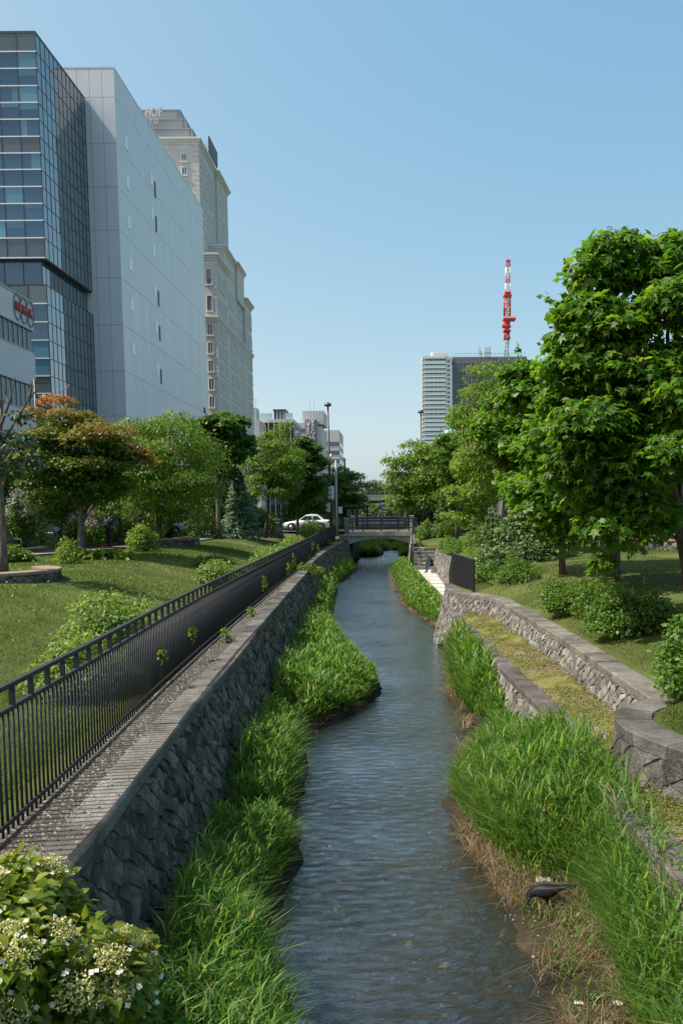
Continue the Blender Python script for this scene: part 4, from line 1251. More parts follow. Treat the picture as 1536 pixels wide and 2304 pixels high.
# crane
M['crane_red'] = plain('crane_red', (0.55, 0.045, 0.05), 0.5, var=.08)
M['crane_white'] = plain('crane_white', (0.78, 0.78, 0.76), 0.5, var=.05)
M['crane_blue'] = plain('crane_blue', (0.25, 0.32, 0.38), 0.5, var=.05)
CX, CY = 56.9, TY + 10
cr = thing('tower_crane', 'red and white lattice tower crane standing over the unfinished tower', 'crane')
def lattice(name, cx, cy, z0, z1, w, mat, n, t=.13, dx=0.0):
    b = MB()
    for sx in (-1, 1):
        for sy in (-1, 1): b.tube([(cx + sx * w / 2, cy + sy * w / 2, z0), (cx + dx + sx * w / 2, cy + sy * w / 2, z1)], t, 4)
    for k in range(n):
        za = z0 + (z1 - z0) * k / n; zb = z0 + (z1 - z0) * (k + 1) / n; xa = cx + dx * k / n; xb = cx + dx * (k + 1) / n
        for sy in (-1, 1):
            s = 1 if k % 2 else -1
            b.tube([(xa - s * w / 2, cy + sy * w / 2, za), (xb + s * w / 2, cy + sy * w / 2, zb)], t * .6, 4)
            b.tube([(xa - w / 2, cy + sy * w / 2, za), (xa + w / 2, cy + sy * w / 2, za)], t * .6, 4)
        for sx in (-1, 1):
            s = 1 if k % 2 else -1
            b.tube([(xa + sx * w / 2, cy - s * w / 2, za), (xb + sx * w / 2, cy + s * w / 2, zb)], t * .6, 4)
    return b.build(name, M[mat], cr)
sc = CY / TY
zz = lambda z: 4.5 + (z - 4.5) * sc
lattice('mast', CX + .9, CY, 79, zz(88), 1.9, 'crane_blue', 6, .16)
lattice('jib_section', CX + 1.3, CY, zz(110.5), zz(114.8), 1.95, 'crane_white', 4, .17)
lattice('jib_section', CX + 1.35, CY, zz(114.8), zz(117.2), 1.9, 'crane_red', 3, .12)
lattice('jib_section', CX + 1.4, CY, zz(117.2), zz(122.4), 1.9, 'crane_white', 5, .17)
lattice('jib_section', CX + 1.5, CY, zz(122.4), zz(125.4), 1.9, 'crane_red', 4, .11)
bx(cr, 'jib_head', (CX + .4, CY - 1, zz(125.3)), (CX + 2.6, CY + 1, zz(125.7)), 'crane_red')
b = MB(); b.tube([(CX + 1.0, CY, zz(125.7)), (CX + 1.5, CY, zz(126.6)), (CX + 2.0, CY, zz(125.7))], .1, 4); b.build('jib_tip', M['crane_red'], cr)
lattice('tower_frame', CX + 1.1, CY, zz(99), zz(110.6), 2.9, 'crane_red', 4, .26)
lattice('inner_lattice', CX + 1.1, CY, zz(99), zz(110.0), 2.0, 'crane_white', 9, .14)
bx(cr, 'head_beam', (CX - .9, CY - 1.9, zz(108.6)), (CX + 3.3, CY + 1.9, zz(109.1)), 'crane_red')
bx(cr, 'head_beam', (CX - .4, CY - 1.7, zz(110.0)), (CX + 2.8, CY + 1.7, zz(110.5)), 'crane_red')
bx(cr, 'machine_deck', (CX - 1.0, CY - 2.5, zz(97.2)), (CX + 5.2, CY + 2.5, zz(98.0)), 'crane_red')
bx(cr, 'machine_house', (CX + 3.4, CY - 2, zz(98.0)), (CX + 5.3, CY + 2, zz(99.4)), 'crane_white')
bx(cr, 'deck_railing', (CX - 1.0, CY - 2.5, zz(98.0)), (CX + 3.4, CY - 2.4, zz(98.5)), 'crane_white')
b = MB(); b.lathe([(2.0, zz(97.2)), (1.75, zz(96)), (1.5, zz(93.8)), (1.25, zz(93.2)), (1.25, zz(91.8)), (1.5, zz(91.4))], (CX + 1.0, CY, 0), 8, smooth=False); b.build('slewing_turret', M['crane_red'], cr)
for z in (93.9, 91.9): bx(cr, 'climbing_collar', (CX - .9, CY - 1.9, zz(z)), (CX + 2.9, CY + 1.9, zz(z + .45)), 'crane_red')
bx(cr, 'cab', (CX - 1.5, CY - 1.2, zz(93.5)), (CX - .5, CY + .4, zz(95.0)), 'crane_red')
lattice('climbing_frame', CX + .95, CY, zz(88.6), zz(91.9), 2.3, 'crane_red', 3, .22)
bx(cr, 'base_collar', (CX - .6, CY - 1.9, zz(88.2)), (CX + 2.6, CY + 1.9, zz(88.8)), 'crane_red')
# green dome and pale building behind the trees
t = thing('domed_building', 'pale building with a green copper dome behind the right trees', 'building')
M['copper'] = plain('copper', (0.16, 0.36, 0.29), 0.6, var=.1)
M['cream'] = plain('cream', (0.50, 0.43, 0.36), 0.8, var=.06)
bx(t, 'wall', (11, 185, 2.9), (34, 205, 19.5), 'cream')
b = MB(); b.lathe([(3.4, 0), (3.3, 1.2), (2.7, 2.5), (1.6, 3.5), (.5, 4.0), (.12, 4.9)], (13.6, 188, 19.5), 20); b.build('dome', M['copper'], t)
for i in range(8):
    for k in range(5): bx(t, 'window', (13 + i * 2.5, 184.93, 5 + k * 2.9), (14.1 + i * 2.5, 184.98, 6.7 + k * 2.9), 'far_glass')
t = thing('cream_building', 'cream and grey building glimpsed through gaps in the right trees', 'building')
bx(t, 'wall', (27, 120, 2.9), (45, 140, 27.5), 'cream')
for i in range(7):
    for k in range(8): bx(t, 'window', (28 + i * 2.4, 119.93, 4.5 + k * 2.9), (29.3 + i * 2.4, 119.98, 6.3 + k * 2.9), 'far_glass')
# footbridge and the bridges further upstream
fb = thing('footbridge', 'beige elevated footbridge with a pale railing spanning the far distance', 'bridge')
M['beige'] = plain('beige', (0.74, 0.69, 0.54), 0.7, var=.05)
bx(fb, 'girder', (-9.5, 150, 6.55), (12, 152.5, 7.35), 'beige'); bx(fb, 'parapet', (-9.5, 149.9, 7.35), (12, 150.0, 7.6), 'beige')
bx(fb, 'handrail', (-9.5, 149.9, 8.1), (12, 150.0, 8.2), 'frame_grey')
for x in np.arange(-9.4, 12, .9): bx(fb, 'rail_post', (x, 149.92, 7.6), (x + .07, 149.98, 8.1), 'frame_grey')
for x in (-9, 11): bx(fb, 'pier', (x - .5, 150.5, 2.7), (x + .5, 152, 6.55), 'concrete')
fb.rotation_euler = (0, 0, R_(-16)); fb.location = Vector((-1, 151, 0)) - Matrix.Rotation(R_(-16), 3, 'Z') @ Vector((-1, 151, 0))
b2 = thing('road_bridge', 'second road bridge further upstream behind the first', 'bridge')
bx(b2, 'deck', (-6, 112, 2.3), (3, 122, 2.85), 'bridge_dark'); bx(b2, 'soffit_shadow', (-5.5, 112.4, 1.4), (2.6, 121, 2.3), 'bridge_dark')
bx(b2, 'railing_rail', (-5, 112.1, 3.75), (2, 112.2, 3.85), 'tile_white'); bx(b2, 'railing_rail', (-5, 112.1, 3.3), (2, 112.2, 3.38), 'tile_white')
for x in np.arange(-5, 2.1, .7): bx(b2, 'railing_post', (x, 112.1, 2.85), (x + .07, 112.2, 3.8), 'tile_white')
for x in (-5.3, 2.2): bx(b2, 'pillar', (x, 111.9, 2.8), (x + .45, 112.4, 4.1), 'bridge_stone')
# ------------------------------------------------------------------ plants
def norm(a): return a / np.maximum(np.linalg.norm(a, axis=-1, keepdims=True), 1e-9)
def tpl_maple():
    pts = []
    lobes = [(-118, .55), (-60, .86), (0, 1.0), (60, .86), (118, .55)]
    prev = None
    ang = []
    for i, (a, r) in enumerate(lobes):
        ang.append((a, r))
        if i < 4: ang.append(((a + lobes[i + 1][0]) / 2, .40))
    V = [(0, .0, 0)]
    V.append((0.05, -.12, 0))
    for a, r in ang:
        t = math.radians(a); x = math.sin(t) * r * .62; y = math.cos(t) * r * .62 + .12
        V.append((x, y, -.16 * r * r if r > .5 else .0))
    n = len(V)
    F = [(0, i, i + 1) for i in range(1, n - 1)] + [(0, n - 1, 1)]
    return np.array(V), np.array(F)
def tpl_star():
    V = [(0, -.05, 0), (-.62, .35, -.08), (-.2, .45, .03), (0, 1.0, -.16), (.2, .45, .03), (.62, .35, -.08), (0, .3, .05)]
    return np.array(V), np.array([(0, 6, 1), (1, 6, 3), (3, 6, 5), (0, 5, 6)])
def tpl_oval(w=.33, droop=.18, fold=.08):
    V = [(0, 0, 0), (-w, .35, fold), (0, .38, 0), (w, .35, fold), (-w * .72, .7, fold - droop * .5), (0, .72, -droop * .5), (w * .72, .7, fold - droop * .5), (0, 1.05, -droop)]
    F = [(0, 2, 1), (0, 3, 2), (1, 2, 5), (1, 5, 4), (2, 3, 6), (2, 6, 5), (4, 5, 7), (5, 6, 7)]
    return np.array(V), np.array(F)
def tpl_simple(w=.28, droop=.12):
    V = [(0, 0, 0), (-w, .45, .06), (w, .45, .06), (0, 1, -droop)]
    return np.array(V), np.array([(0, 2, 1), (1, 2, 3)])
T_STAR, T_MAPLE, T_OVAL, T_SIMPLE, T_NARROW, T_NEEDLE = tpl_star(), tpl_maple(), tpl_oval(), tpl_simple(), tpl_simple(.19, .22), tpl_simple(.14, .05)
def leaf_frames(A, Nn):
    A = norm(A); Nn = norm(Nn - A * (Nn * A).sum(-1, keepdims=True)); X = np.cross(A, Nn)
    return X, A, Nn
def leaves_mesh(tpl, P, A, Nn, S):
    tv, tf = tpl
    X, A, Nn = leaf_frames(A, Nn)
    n = len(P); k = len(tv)
    V = P[:, None, :] + S[:, None, None] * (tv[None, :, 0:1] * X[:, None, :] + tv[None, :, 1:2] * A[:, None, :] + tv[None, :, 2:3] * Nn[:, None, :])
    F = tf[None] + (k * np.arange(n))[:, None, None]
    return V.reshape(-1, 3), F.reshape(-1, 3)
def rand_unit(r, n):
    return norm(r.normal(size=(n, 3)))
def clump_leaves(r, C, Rd, n, droop=.35, shell=.22, up=.8, lower=.35):
    """points in the outer shell of flattened clumps, fewer on the underside"""
    wgt = (Rd[:, 0] * Rd[:, 1]); wgt = wgt / wgt.sum()
    idx = r.choice(len(C), size=n, p=wgt)
    d = rand_unit(r, n)
    flip = (d[:, 2] < 0) & (r.random(n) > lower)
    d[flip, 2] *= -1
    rad = np.clip(1 - np.abs(r.normal(size=n)) * shell, .1, 1.0) * r.uniform(.82, 1.13, n)
    P = C[idx] + d * rad[:, None] * Rd[idx]
    A = d * np.array([1, 1, .25]) + r.normal(size=(n, 3)) * .55; A[:, 2] -= droop
    Nn = np.array([0, 0, up]) + d * .55 + r.normal(size=(n, 3)) * .38
    return P, A, Nn, d
def make_clumps(r, c, rad, k, size=(.26, .42), flat=.6, inner=.25):
    """leaf clumps: most spread evenly over the crown's outside, the others within it"""
    ko = int(k * .78)
    i = np.arange(ko) + .5
    ph = np.arccos(1 - 1.86 * i / ko); th = PI * (1 + 5 ** .5) * i + r.uniform(0, 6)
    d1 = np.stack([np.cos(th) * np.sin(ph), np.sin(th) * np.sin(ph), np.cos(ph)], 1) + r.normal(size=(ko, 3)) * .13
    d1 = norm(d1) * r.uniform(.62, .88, ko)[:, None]
    d2 = rand_unit(r, k - ko) * r.uniform(inner, .6, k - ko)[:, None]
    C = np.array(c) + np.vstack([d1, d2]) * np.array(rad)
    s = r.uniform(size[0], size[1], k) * (np.mean(rad[:2]))
    Rd = np.stack([s * r.uniform(.85, 1.2, k), s * r.uniform(.85, 1.2, k), s * flat * r.uniform(.8, 1.2, k)], 1)
    return C, Rd
def tree_trunk(root, base, top, r0, C, seed, mat, fork=.45, bend=.12, nb=None, r_branch=.3, name='trunk'):
    rd = random.Random(seed)
    b = MB(); base = Vector(base); top = Vector(top)
    pts = []; rads = []
    for i in range(8):
        t = i / 7
        p = base.lerp(top, t) + Vector((math.sin(t * 5 + seed) * bend * t, math.cos(t * 4 + seed * 2) * bend * t, 0))
        pts.append(p); rads.append(r0 * (1.25 if i == 0 else 1) * (1 - .72 * t))
    pts[0] = pts[0] - Vector((0, 0, .15))
    b.tube(pts, rads, 10)
    tr = b.build(name, mat, root)
    order = list(range(len(C))); rd.shuffle(order)
    for j in order[:nb or len(C)]:
        c = Vector(C[j])
        t = min(max(fork + rd.uniform(-.06, .5) * (1 - fork), .15), .95)
        k = t * 7; i0 = int(k); s = pts[i0].lerp(pts[min(i0 + 1, 7)], k - i0)
        if c.z < s.z - .3: t = fork * .9; k = t * 7; i0 = int(k); s = pts[i0].lerp(pts[min(i0 + 1, 7)], k - i0)
        m1 = s.lerp(c, .4) + Vector((0, 0, .12 * (c - s).length)); m2 = s.lerp(c, .75) + Vector((rd.uniform(-.1, .1), rd.uniform(-.1, .1), .08 * (c - s).length))
        rb = r0 * r_branch * (1 - .4 * t)
        b = MB(); b.tube([s, m1, m2, c], [rb, rb * .7, rb * .45, rb * .15], 6, cap=False)
        b.build('branch', mat, root)
def crown_mesh(root, tpl, P, A, Nn, S, mat, name='crown', attr=None):
    V, F = leaves_mesh(tpl, P, A, Nn, S)
    o = np_obj(name, V, F, mat, root, attr)
    o['kind'] = 'stuff'
    return o
def big_leaves(root, tpl, P, A, Nn, S, mat, count, name='leaf'):
    """the leaves nearest the viewer's side as objects of their own; returns the mask of the others"""
    d = np.linalg.norm(P - np.array([0, 0, 4.5]), axis=1)
    px = P[:, 0] / P[:, 1]
    d = d + 100 * ((px > .36) | (px < -.50))
    pick = np.argsort(d)[:count]
    tv, tf = tpl
    b = MB(); b.add(tv.tolist(), tf.tolist()); me = b.mesh(name, mat)
    X, A_, N_ = leaf_frames(A, Nn)
    rl = np.array(root.location)
    for i in pick:
        m = Matrix(((X[i, 0] * S[i], A_[i, 0] * S[i], N_[i, 0] * S[i], P[i, 0]), (X[i, 1] * S[i], A_[i, 1] * S[i], N_[i, 1] * S[i], P[i, 1]),
                    (X[i, 2] * S[i], A_[i, 2] * S[i], N_[i, 2] * S[i], P[i, 2]), (0, 0, 0, 1)))
        put(name, me, root, m)
    keep = np.ones(len(P), bool); keep[pick] = False
    return keep

# leaf colours (dark to light)
G = {}
G['maple'] = leaf_mat('leaf_maple', [(0, (0.035, .11, .010)), (.5, (0.062, .16, .012)), (.85, (0.105, .21, .016)), (1, (0.18, .25, .03))], .5)
G['zelkova'] = leaf_mat('leaf_zelkova', [(0, (0.055, .13, .014)), (.55, (0.10, .19, .022)), (.9, (0.14, .225, .03)), (1, (0.22, .22, .05))], .5)
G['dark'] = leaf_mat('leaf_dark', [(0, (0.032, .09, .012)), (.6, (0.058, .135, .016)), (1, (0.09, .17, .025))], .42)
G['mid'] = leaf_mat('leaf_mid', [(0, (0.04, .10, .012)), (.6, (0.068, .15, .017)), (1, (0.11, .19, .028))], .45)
G['light'] = leaf_mat('leaf_light', [(0, (0.075, .15, .02)), (.6, (0.13, .22, .03)), (1, (0.19, .26, .05))], .48)
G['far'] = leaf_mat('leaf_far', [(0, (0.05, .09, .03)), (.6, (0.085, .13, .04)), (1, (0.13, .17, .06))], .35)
G['bluegreen'] = leaf_mat('leaf_bluegreen', [(0, (0.018, .05, .028)), (.6, (0.03, .075, .04)), (1, (0.06, .11, .06))], .2)
G['red'] = leaf_mat('leaf_red', [(0, (.05, .1, .02)), (1, (.2, .1, .05))], .38, tcol=(2.0, 1.6, .8), attr='tip',
                    attr_stops=[(0, (0.045, 0.12, .012)), (.5, (0.085, .155, .018)), (.72, (0.15, .155, .025)), (.9, (0.28, .135, .05)), (1, (0.38, .17, .10))])
G['spruce'] = leaf_mat('needle_blue', [(0, (0.08, .15, .095)), (.6, (0.16, .26, .17)), (1, (0.28, .40, .27))], .12, rough=.6)
G['fir'] = leaf_mat('needle_fir', [(0, (0.07, .135, .05)), (.6, (0.12, .20, .075)), (1, (0.17, .26, .11))], .12, spec=.12, rough=.85)
G['hydrangea'] = leaf_mat('leaf_hydrangea', [(0, (0.07, .13, .012)), (.5, (0.125, .19, .018)), (.85, (0.19, .24, .025)), (1, (0.25, .28, .04))], .38, rough=.4)
G['shrub'] = leaf_mat('leaf_shrub', [(0, (0.045, .115, .014)), (.6, (0.08, .165, .02)), (1, (0.13, .215, .045))], .38)
G['shrub_pale'] = leaf_mat('leaf_shrub_pale', [(0, (0.055, .125, .015)), (.45, (0.10, .19, .025)), (.8, (0.15, .235, .05)), (1, (0.27, .31, .13))], .38)
G['weed'] = leaf_mat('leaf_weed', [(0, (0.07, .14, .02)), (1, (0.17, .24, .04))], .4)
G['white_flower'] = leaf_mat('petal_white', [(0, (0.55, .53, .45)), (1, (0.75, .73, .66))], .25, tcol=(1, 1, .9))
G['pink_flower'] = leaf_mat('petal_pink', [(0, (0.42, .25, .33)), (1, (0.62, .42, .50))], .25, tcol=(1, .9, .9))
G['cream_flower'] = leaf_mat('petal_cream', [(0, (0.42, .43, .14)), (.6, (0.60, .58, .25)), (1, (0.72, .69, .40))], .3, tcol=(1, 1, .8))

def tree(name, label, base, crown_c, crown_r, leaf, n, size, tpl, seed, trunk_r=.12, k=26, trunk_top=None, bark='bark', group=None, droop=.35, flat=.6, csize=(.30, .47),
         fork=.45, sprigs=0, parts=0, nb=16, attr_tip=False, extra=None, cat='tree', shell=.22, up=.8, lower=.35, open_under=None):
    r = np.random.default_rng(seed)
    t = thing(name, label, cat, (0, 0, 0), 0, group)
    C, Rd = make_clumps(r, crown_c, crown_r, k, csize, flat)
    if open_under is not None:                     # leave the low far side of the crown open
        k_ = ~((C[:, 0] > open_under[0]) & (C[:, 2] < open_under[1])); C, Rd = C[k_], Rd[k_]
    if extra is not None:
        C = np.vstack([C, np.array([e[:3] for e in extra])]); Rd = np.vstack([Rd, np.array([e[3:6] for e in extra])])
    tt = trunk_top or (crown_c[0], crown_c[1], crown_c[2] + crown_r[2] * .45)
    tree_trunk(t, base, tt, trunk_r, C, seed, M[bark], fork, nb=nb)
    n = int(n * 1.45)
    P, A, Nn, d = clump_leaves(r, C, Rd, n, droop, shell, up, lower)
    S = size * 1.12 * r.uniform(.65, 1.25, n)
    if sprigs:                                     # shoots that stick out of the outline
        for s in range(sprigs):
            i = r.integers(len(C)); dd = rand_unit(r, 1)[0]; dd[2] = abs(dd[2]) * .9 + .35; dd = dd / np.linalg.norm(dd)
            out = C[i] + (C[i] - np.array(crown_c)) * .15
            st = out + dd * Rd[i] * .8
            ln = r.uniform(.3, .7) * np.mean(crown_r) * .32; m = 14
            tt_ = r.random(m)
            Pn = st + dd * (tt_[:, None] * ln) + r.normal(size=(m, 3)) * .03
            An = rand_unit(r, m); An[:, 2] = -abs(An[:, 2]) * .4
            P = np.vstack([P, Pn]); A = np.vstack([A, An]); Nn = np.vstack([Nn, np.tile([0, 0, 1.], (m, 1)) + r.normal(size=(m, 3)) * .3]); S = np.r_[S, size * r.uniform(.5, 1.0, m)]
            b = MB(); b.tube([st - dd * .3, st + dd * ln], [.012, .004], 4, cap=False); b.build('twig', M[bark], t)
    if parts:
        keep = big_leaves(t, tpl, P, A, Nn, S, leaf, parts)
        P, A, Nn, S = P[keep], A[keep], Nn[keep], S[keep]
    attr = None
    if attr_tip:
        e = (P - np.array(crown_c)) / np.array(crown_r)
        v = np.clip((np.linalg.norm(e, axis=1) - .45) * .9 + (e[:, 2]) * .35 + (e[:, 0]) * .12 + r.normal(size=len(P)) * .05, 0, 1) * .79
        attr = {'tip': np.repeat(v, len(tpl[0]))}
    if tpl is T_MAPLE:                             # simpler leaves at the back of the crown
        f = P[:, 1] < crown_c[1] - .1
        crown_mesh(t, T_STAR, P[~f], A[~f], Nn[~f], S[~f] * .66, leaf)
        P, A, Nn, S = P[f], A[f], Nn[f], S[f]
    crown_mesh(t, tpl, P, A, Nn, S, leaf, attr=attr)
    return t

# --- right bank
tree('maple_tree', 'largest maple, whose star shaped leaves fill the upper right edge', (5.8, 15.2, 2.55), (5.6, 15.0, 6.4), (2.8, 2.2, 2.9), G['maple'], 24000, .185, T_MAPLE, 101,
     trunk_r=.15, k=52, parts=300, sprigs=22, flat=.62, csize=(.22, .36), droop=.55, nb=26, fork=.3, lower=.3, shell=.27, open_under=(4.9, 6.3), trunk_top=(4.6, 15.0, 7.4),
     extra=[(3.75, 15.0, 8.75, .6, .7, .45), (4.1, 15.0, 9.1, .7, .7, .45), (3.5, 15.1, 8.1, .55, .7, .45), (3.7, 14.8, 7.9, .8, .7, .5), (3.4, 14.9, 7.0, .8, .8, .5), (3.7, 14.6, 6.0, .9, .8, .55), (3.5, 14.8, 5.3, .8, .8, .45), (4.4, 14.4, 6.8, .9, .8, .6), (4.5, 14.3, 5.2, .9, .8, .5), (3.35, 15, 7.5, .6, .6, .4), (3.2, 15, 6.4, .6, .6, .4), (3.0, 15.2, 5.7, .65, .6, .4), (3.6, 14.8, 5.0, .7, .6, .4), (4.2, 14.6, 4.1, .9, .7, .45), (4.7, 14.5, 4.35, .7, .6, .4), (3.84, 14.6, 3.45, .28, .3, .3), (4.2, 15, 8.6, .7, .6, .5), (5.3, 15, 9.1, .7, .6, .5)])
tree('maple_tree', 'maple with a stout dark trunk in the middle of the right lawn', (5.91, 21.4, 2.42), (5.6, 21.2, 5.4), (2.5, 2.2, 2.2), G['maple'], 13000, .135, T_STAR, 102, trunk_top=(5.85, 21.3, 6.6), trunk_r=.2, k=36, extra=[(4.6, 21, 4.1, .9, .8, .45), (5.6, 20.6, 4.2, .9, .8, .4)], open_under=(6.3, 5.6), droop=.5, sprigs=8, nb=14)
tree('maple_tree', 'maple with a thin dark trunk behind the right hand bushes', (5.42, 25.5, 2.33), (4.75, 25.4, 7.0), (2.0, 1.9, 2.6), G['maple'], 13000, .145, T_STAR, 103, trunk_top=(5.25, 25.45, 8.0), trunk_r=.105, k=32, droop=.5, sprigs=12, nb=14,
     extra=[(4.0, 25, 8.6, .8, .7, .5), (3.9, 25, 5.4, .7, .7, .4)])
tree('broadleaf_tree', 'light green drooping tree with a grey trunk beside the fir', (4.9, 36.5, 1.98), (5.5, 36.2, 7.7), (2.7, 2.5, 3.5), G['zelkova'], 18000, .17, T_NARROW, 104, trunk_r=.17, k=42, bark='bark_grey', droop=.8, sprigs=10, flat=.55, nb=20,
     extra=[(4.3, 36, 10.7, 1.1, .8, .35), (3.3, 36, 8.9, .9, .9, .35), (3.4, 36, 7.8, .9, .9, .4), (3.4, 36, 6.4, .9, .9, .4)])
tree('broadleaf_tree', 'yellowish green young tree with a thin stem left of the fir', (4.35, 44, 2.3), (4.2, 44, 5.4), (1.5, 1.5, 2.6), G['light'], 5000, .17, T_SIMPLE, 105, trunk_r=.08, k=22, bark='bark_grey', droop=.5, flat=.4, nb=12)
tree('broadleaf_tree', 'dense green tree whose top overlaps the apartment tower', (4.3, 54, 2.55), (4.5, 54, 7.8), (1.9, 2.0, 3.4), G['mid'], 9000, .20, T_SIMPLE, 106, trunk_r=.14, k=36, droop=.4, sprigs=10, flat=.5, nb=16)
tree('broadleaf_tree', 'spreading bright green tree standing right of the stone bridge', (2.95, 66.5, 2.65), (2.7, 66.5, 7.1), (3.3, 2.8, 3.3), G['zelkova'], 12000, .22, T_SIMPLE, 107, trunk_r=.17, k=46, droop=.5, flat=.52, sprigs=8, nb=18,
     extra=[(-.2, 66, 8.6, .9, .8, .35), (-.1, 66, 7.5, .9, .8, .35), (.6, 66, 6.3, .9, .9, .35), (.7, 66, 5.2, .8, .8, .35)])
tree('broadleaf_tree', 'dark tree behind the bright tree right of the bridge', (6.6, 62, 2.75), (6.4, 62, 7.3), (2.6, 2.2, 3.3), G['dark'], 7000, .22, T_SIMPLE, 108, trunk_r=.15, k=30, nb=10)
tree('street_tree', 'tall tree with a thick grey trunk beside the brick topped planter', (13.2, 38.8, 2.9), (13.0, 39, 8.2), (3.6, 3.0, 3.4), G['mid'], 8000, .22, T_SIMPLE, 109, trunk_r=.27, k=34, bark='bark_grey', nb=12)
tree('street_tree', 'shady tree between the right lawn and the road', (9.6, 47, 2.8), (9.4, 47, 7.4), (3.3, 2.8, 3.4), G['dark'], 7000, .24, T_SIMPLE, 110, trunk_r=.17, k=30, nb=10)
tree('street_tree', 'green roadside tree glimpsed under the big maple', (16.2, 58, 2.8), (15.8, 58, 7.0), (3.6, 3.0, 3.6), G['mid'], 7000, .26, T_SIMPLE, 111, trunk_r=.18, k=30, nb=8)
# --- left bank
tree('maple_tree', 'round topped maple with orange red new leaves on the left lawn', (-12.82, 32.7, 2.72), (-12.75, 32.7, 6.6), (2.6, 2.3, 2.5), G['red'], 24000, .095, T_STAR, 201, trunk_r=.15, k=60, bark='bark_grey', droop=.25, flat=.5, csize=(.26, .38), sprigs=26, attr_tip=True, nb=26, fork=.28,
     extra=[(-14.4, 32.7, 8.5, .7, .7, .3), (-11.0, 32.7, 6.9, .7, .7, .3), (-13.5, 32.7, 9.0, .8, .7, .3)])
tree('broadleaf_tree', 'bright green tree with drooping leaves between the red maple and the hotel', (-12.47, 42.3, 2.7), (-12.2, 42.3, 6.6), (3.1, 2.6, 3.4), G['zelkova'], 18000, .175, T_NARROW, 202, trunk_r=.17, k=52, bark='bark', droop=.85, flat=.62, sprigs=10, nb=22, fork=.3)
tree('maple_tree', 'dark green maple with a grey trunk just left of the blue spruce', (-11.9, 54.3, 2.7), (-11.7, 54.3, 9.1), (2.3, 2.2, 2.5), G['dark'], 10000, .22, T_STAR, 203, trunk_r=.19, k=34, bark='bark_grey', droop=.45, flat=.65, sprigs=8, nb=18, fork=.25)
tree('broadleaf_tree', 'light green tree reaching up in front of the brown building', (-9.6, 60, 2.7), (-8.9, 60, 7.5), (2.3, 2.2, 2.8), G['zelkova'], 9000, .21, T_NARROW, 204, trunk_r=.14, k=40, droop=.6, flat=.6, sprigs=8, nb=14,
     extra=[(-8.6, 60, 10.3, 1.2, .9, .4), (-7.9, 60, 10.9, .7, .7, .35), (-10.2, 60, 9.8, 1, .9, .4)])
tree('maple_tree', 'dark maple in front of the white sign building, near the lamp post', (-7.85, 65.5, 2.7), (-7.55, 65.5, 7.3), (2.2, 2.0, 2.9), G['dark'], 9000, .21, T_STAR, 205, trunk_r=.14, k=32, droop=.45, flat=.65, sprigs=6, nb=14,
     extra=[(-6.3, 65, 9.6, .7, .6, .4), (-7.2, 65, 10.2, .7, .6, .4)])
tree('broadleaf_tree', 'dark bushy tree right of the grey pole beyond the road', (-5.6, 88, 2.75), (-5.3, 88, 6.2), (2.5, 2.4, 3.3), G['dark'], 8000, .24, T_SIMPLE, 206, trunk_r=.17, k=32, nb=8, sprigs=6)
tree('broadleaf_tree', 'leafy tree standing behind the traffic light across the road', (-9.2, 82, 2.75), (-9.0, 82, 5.6), (2.6, 2.4, 2.9), G['mid'], 6000, .26, T_SIMPLE, 207, trunk_r=.15, k=28, nb=8)
tree('broadleaf_tree', 'green tree behind the spruce on the far left lawn', (-14.3, 63, 2.75), (-13.7, 63, 5.9), (2.8, 2.4, 3.2), G['mid'], 7000, .25, T_SIMPLE, 208, trunk_r=.14, k=30, nb=8)
tree('gnarled_tree', 'part bare tree with bluish leaves growing in the round planter', (-10.7, 21.8, 2.75), (-10.75, 21.9, 6.1), (1.0, 1.0, .75), G['bluegreen'], 750, .13, T_OVAL, 209, trunk_r=.13, k=9, bark='bark_grey', trunk_top=(-10.6, 21.9, 7.6), nb=6, droop=.5,
     extra=[(-10.05, 21.8, 7.1, .3, .3, .2), (-9.65, 21.8, 5.9, .35, .3, .22), (-9.85, 21.8, 6.5, .25, .25, .2)])
gt = [o for o in COL.objects if o.name.startswith('gnarled_tree')][0]
for pts in ([(-9.88, 20.4, 6.2), (-9.4, 20.4, 6.9), (-9.05, 20.4, 7.4), (-8.75, 20.4, 7.75)], [(-9.86, 20.4, 6.7), (-9.6, 20.4, 7.3), (-9.35, 20.3, 8.0)], [(-9.4, 20.4, 6.9), (-9.1, 20.5, 7.0), (-8.7, 20.5, 7.1)],
            [(-9.85, 20.4, 7.2), (-10.0, 20.4, 7.9), (-9.9, 20.4, 8.4)], [(-9.9, 20.4, 5.4), (-9.5, 20.3, 6.0), (-9.25, 20.3, 6.6)], [(-9.05, 20.4, 7.4), (-8.95, 20.4, 7.9)], [(-9.6, 20.4, 7.3), (-9.8, 20.5, 7.75)]):
    pts = [(x - .75, y + 1.5, z + .2) for x, y, z in pts]; b = MB(); b.tube(pts, [.05 - .042 * i / (len(pts) - 1) for i in range(len(pts))], 6, cap=False); b.build('branch', M['bark_grey'], gt)
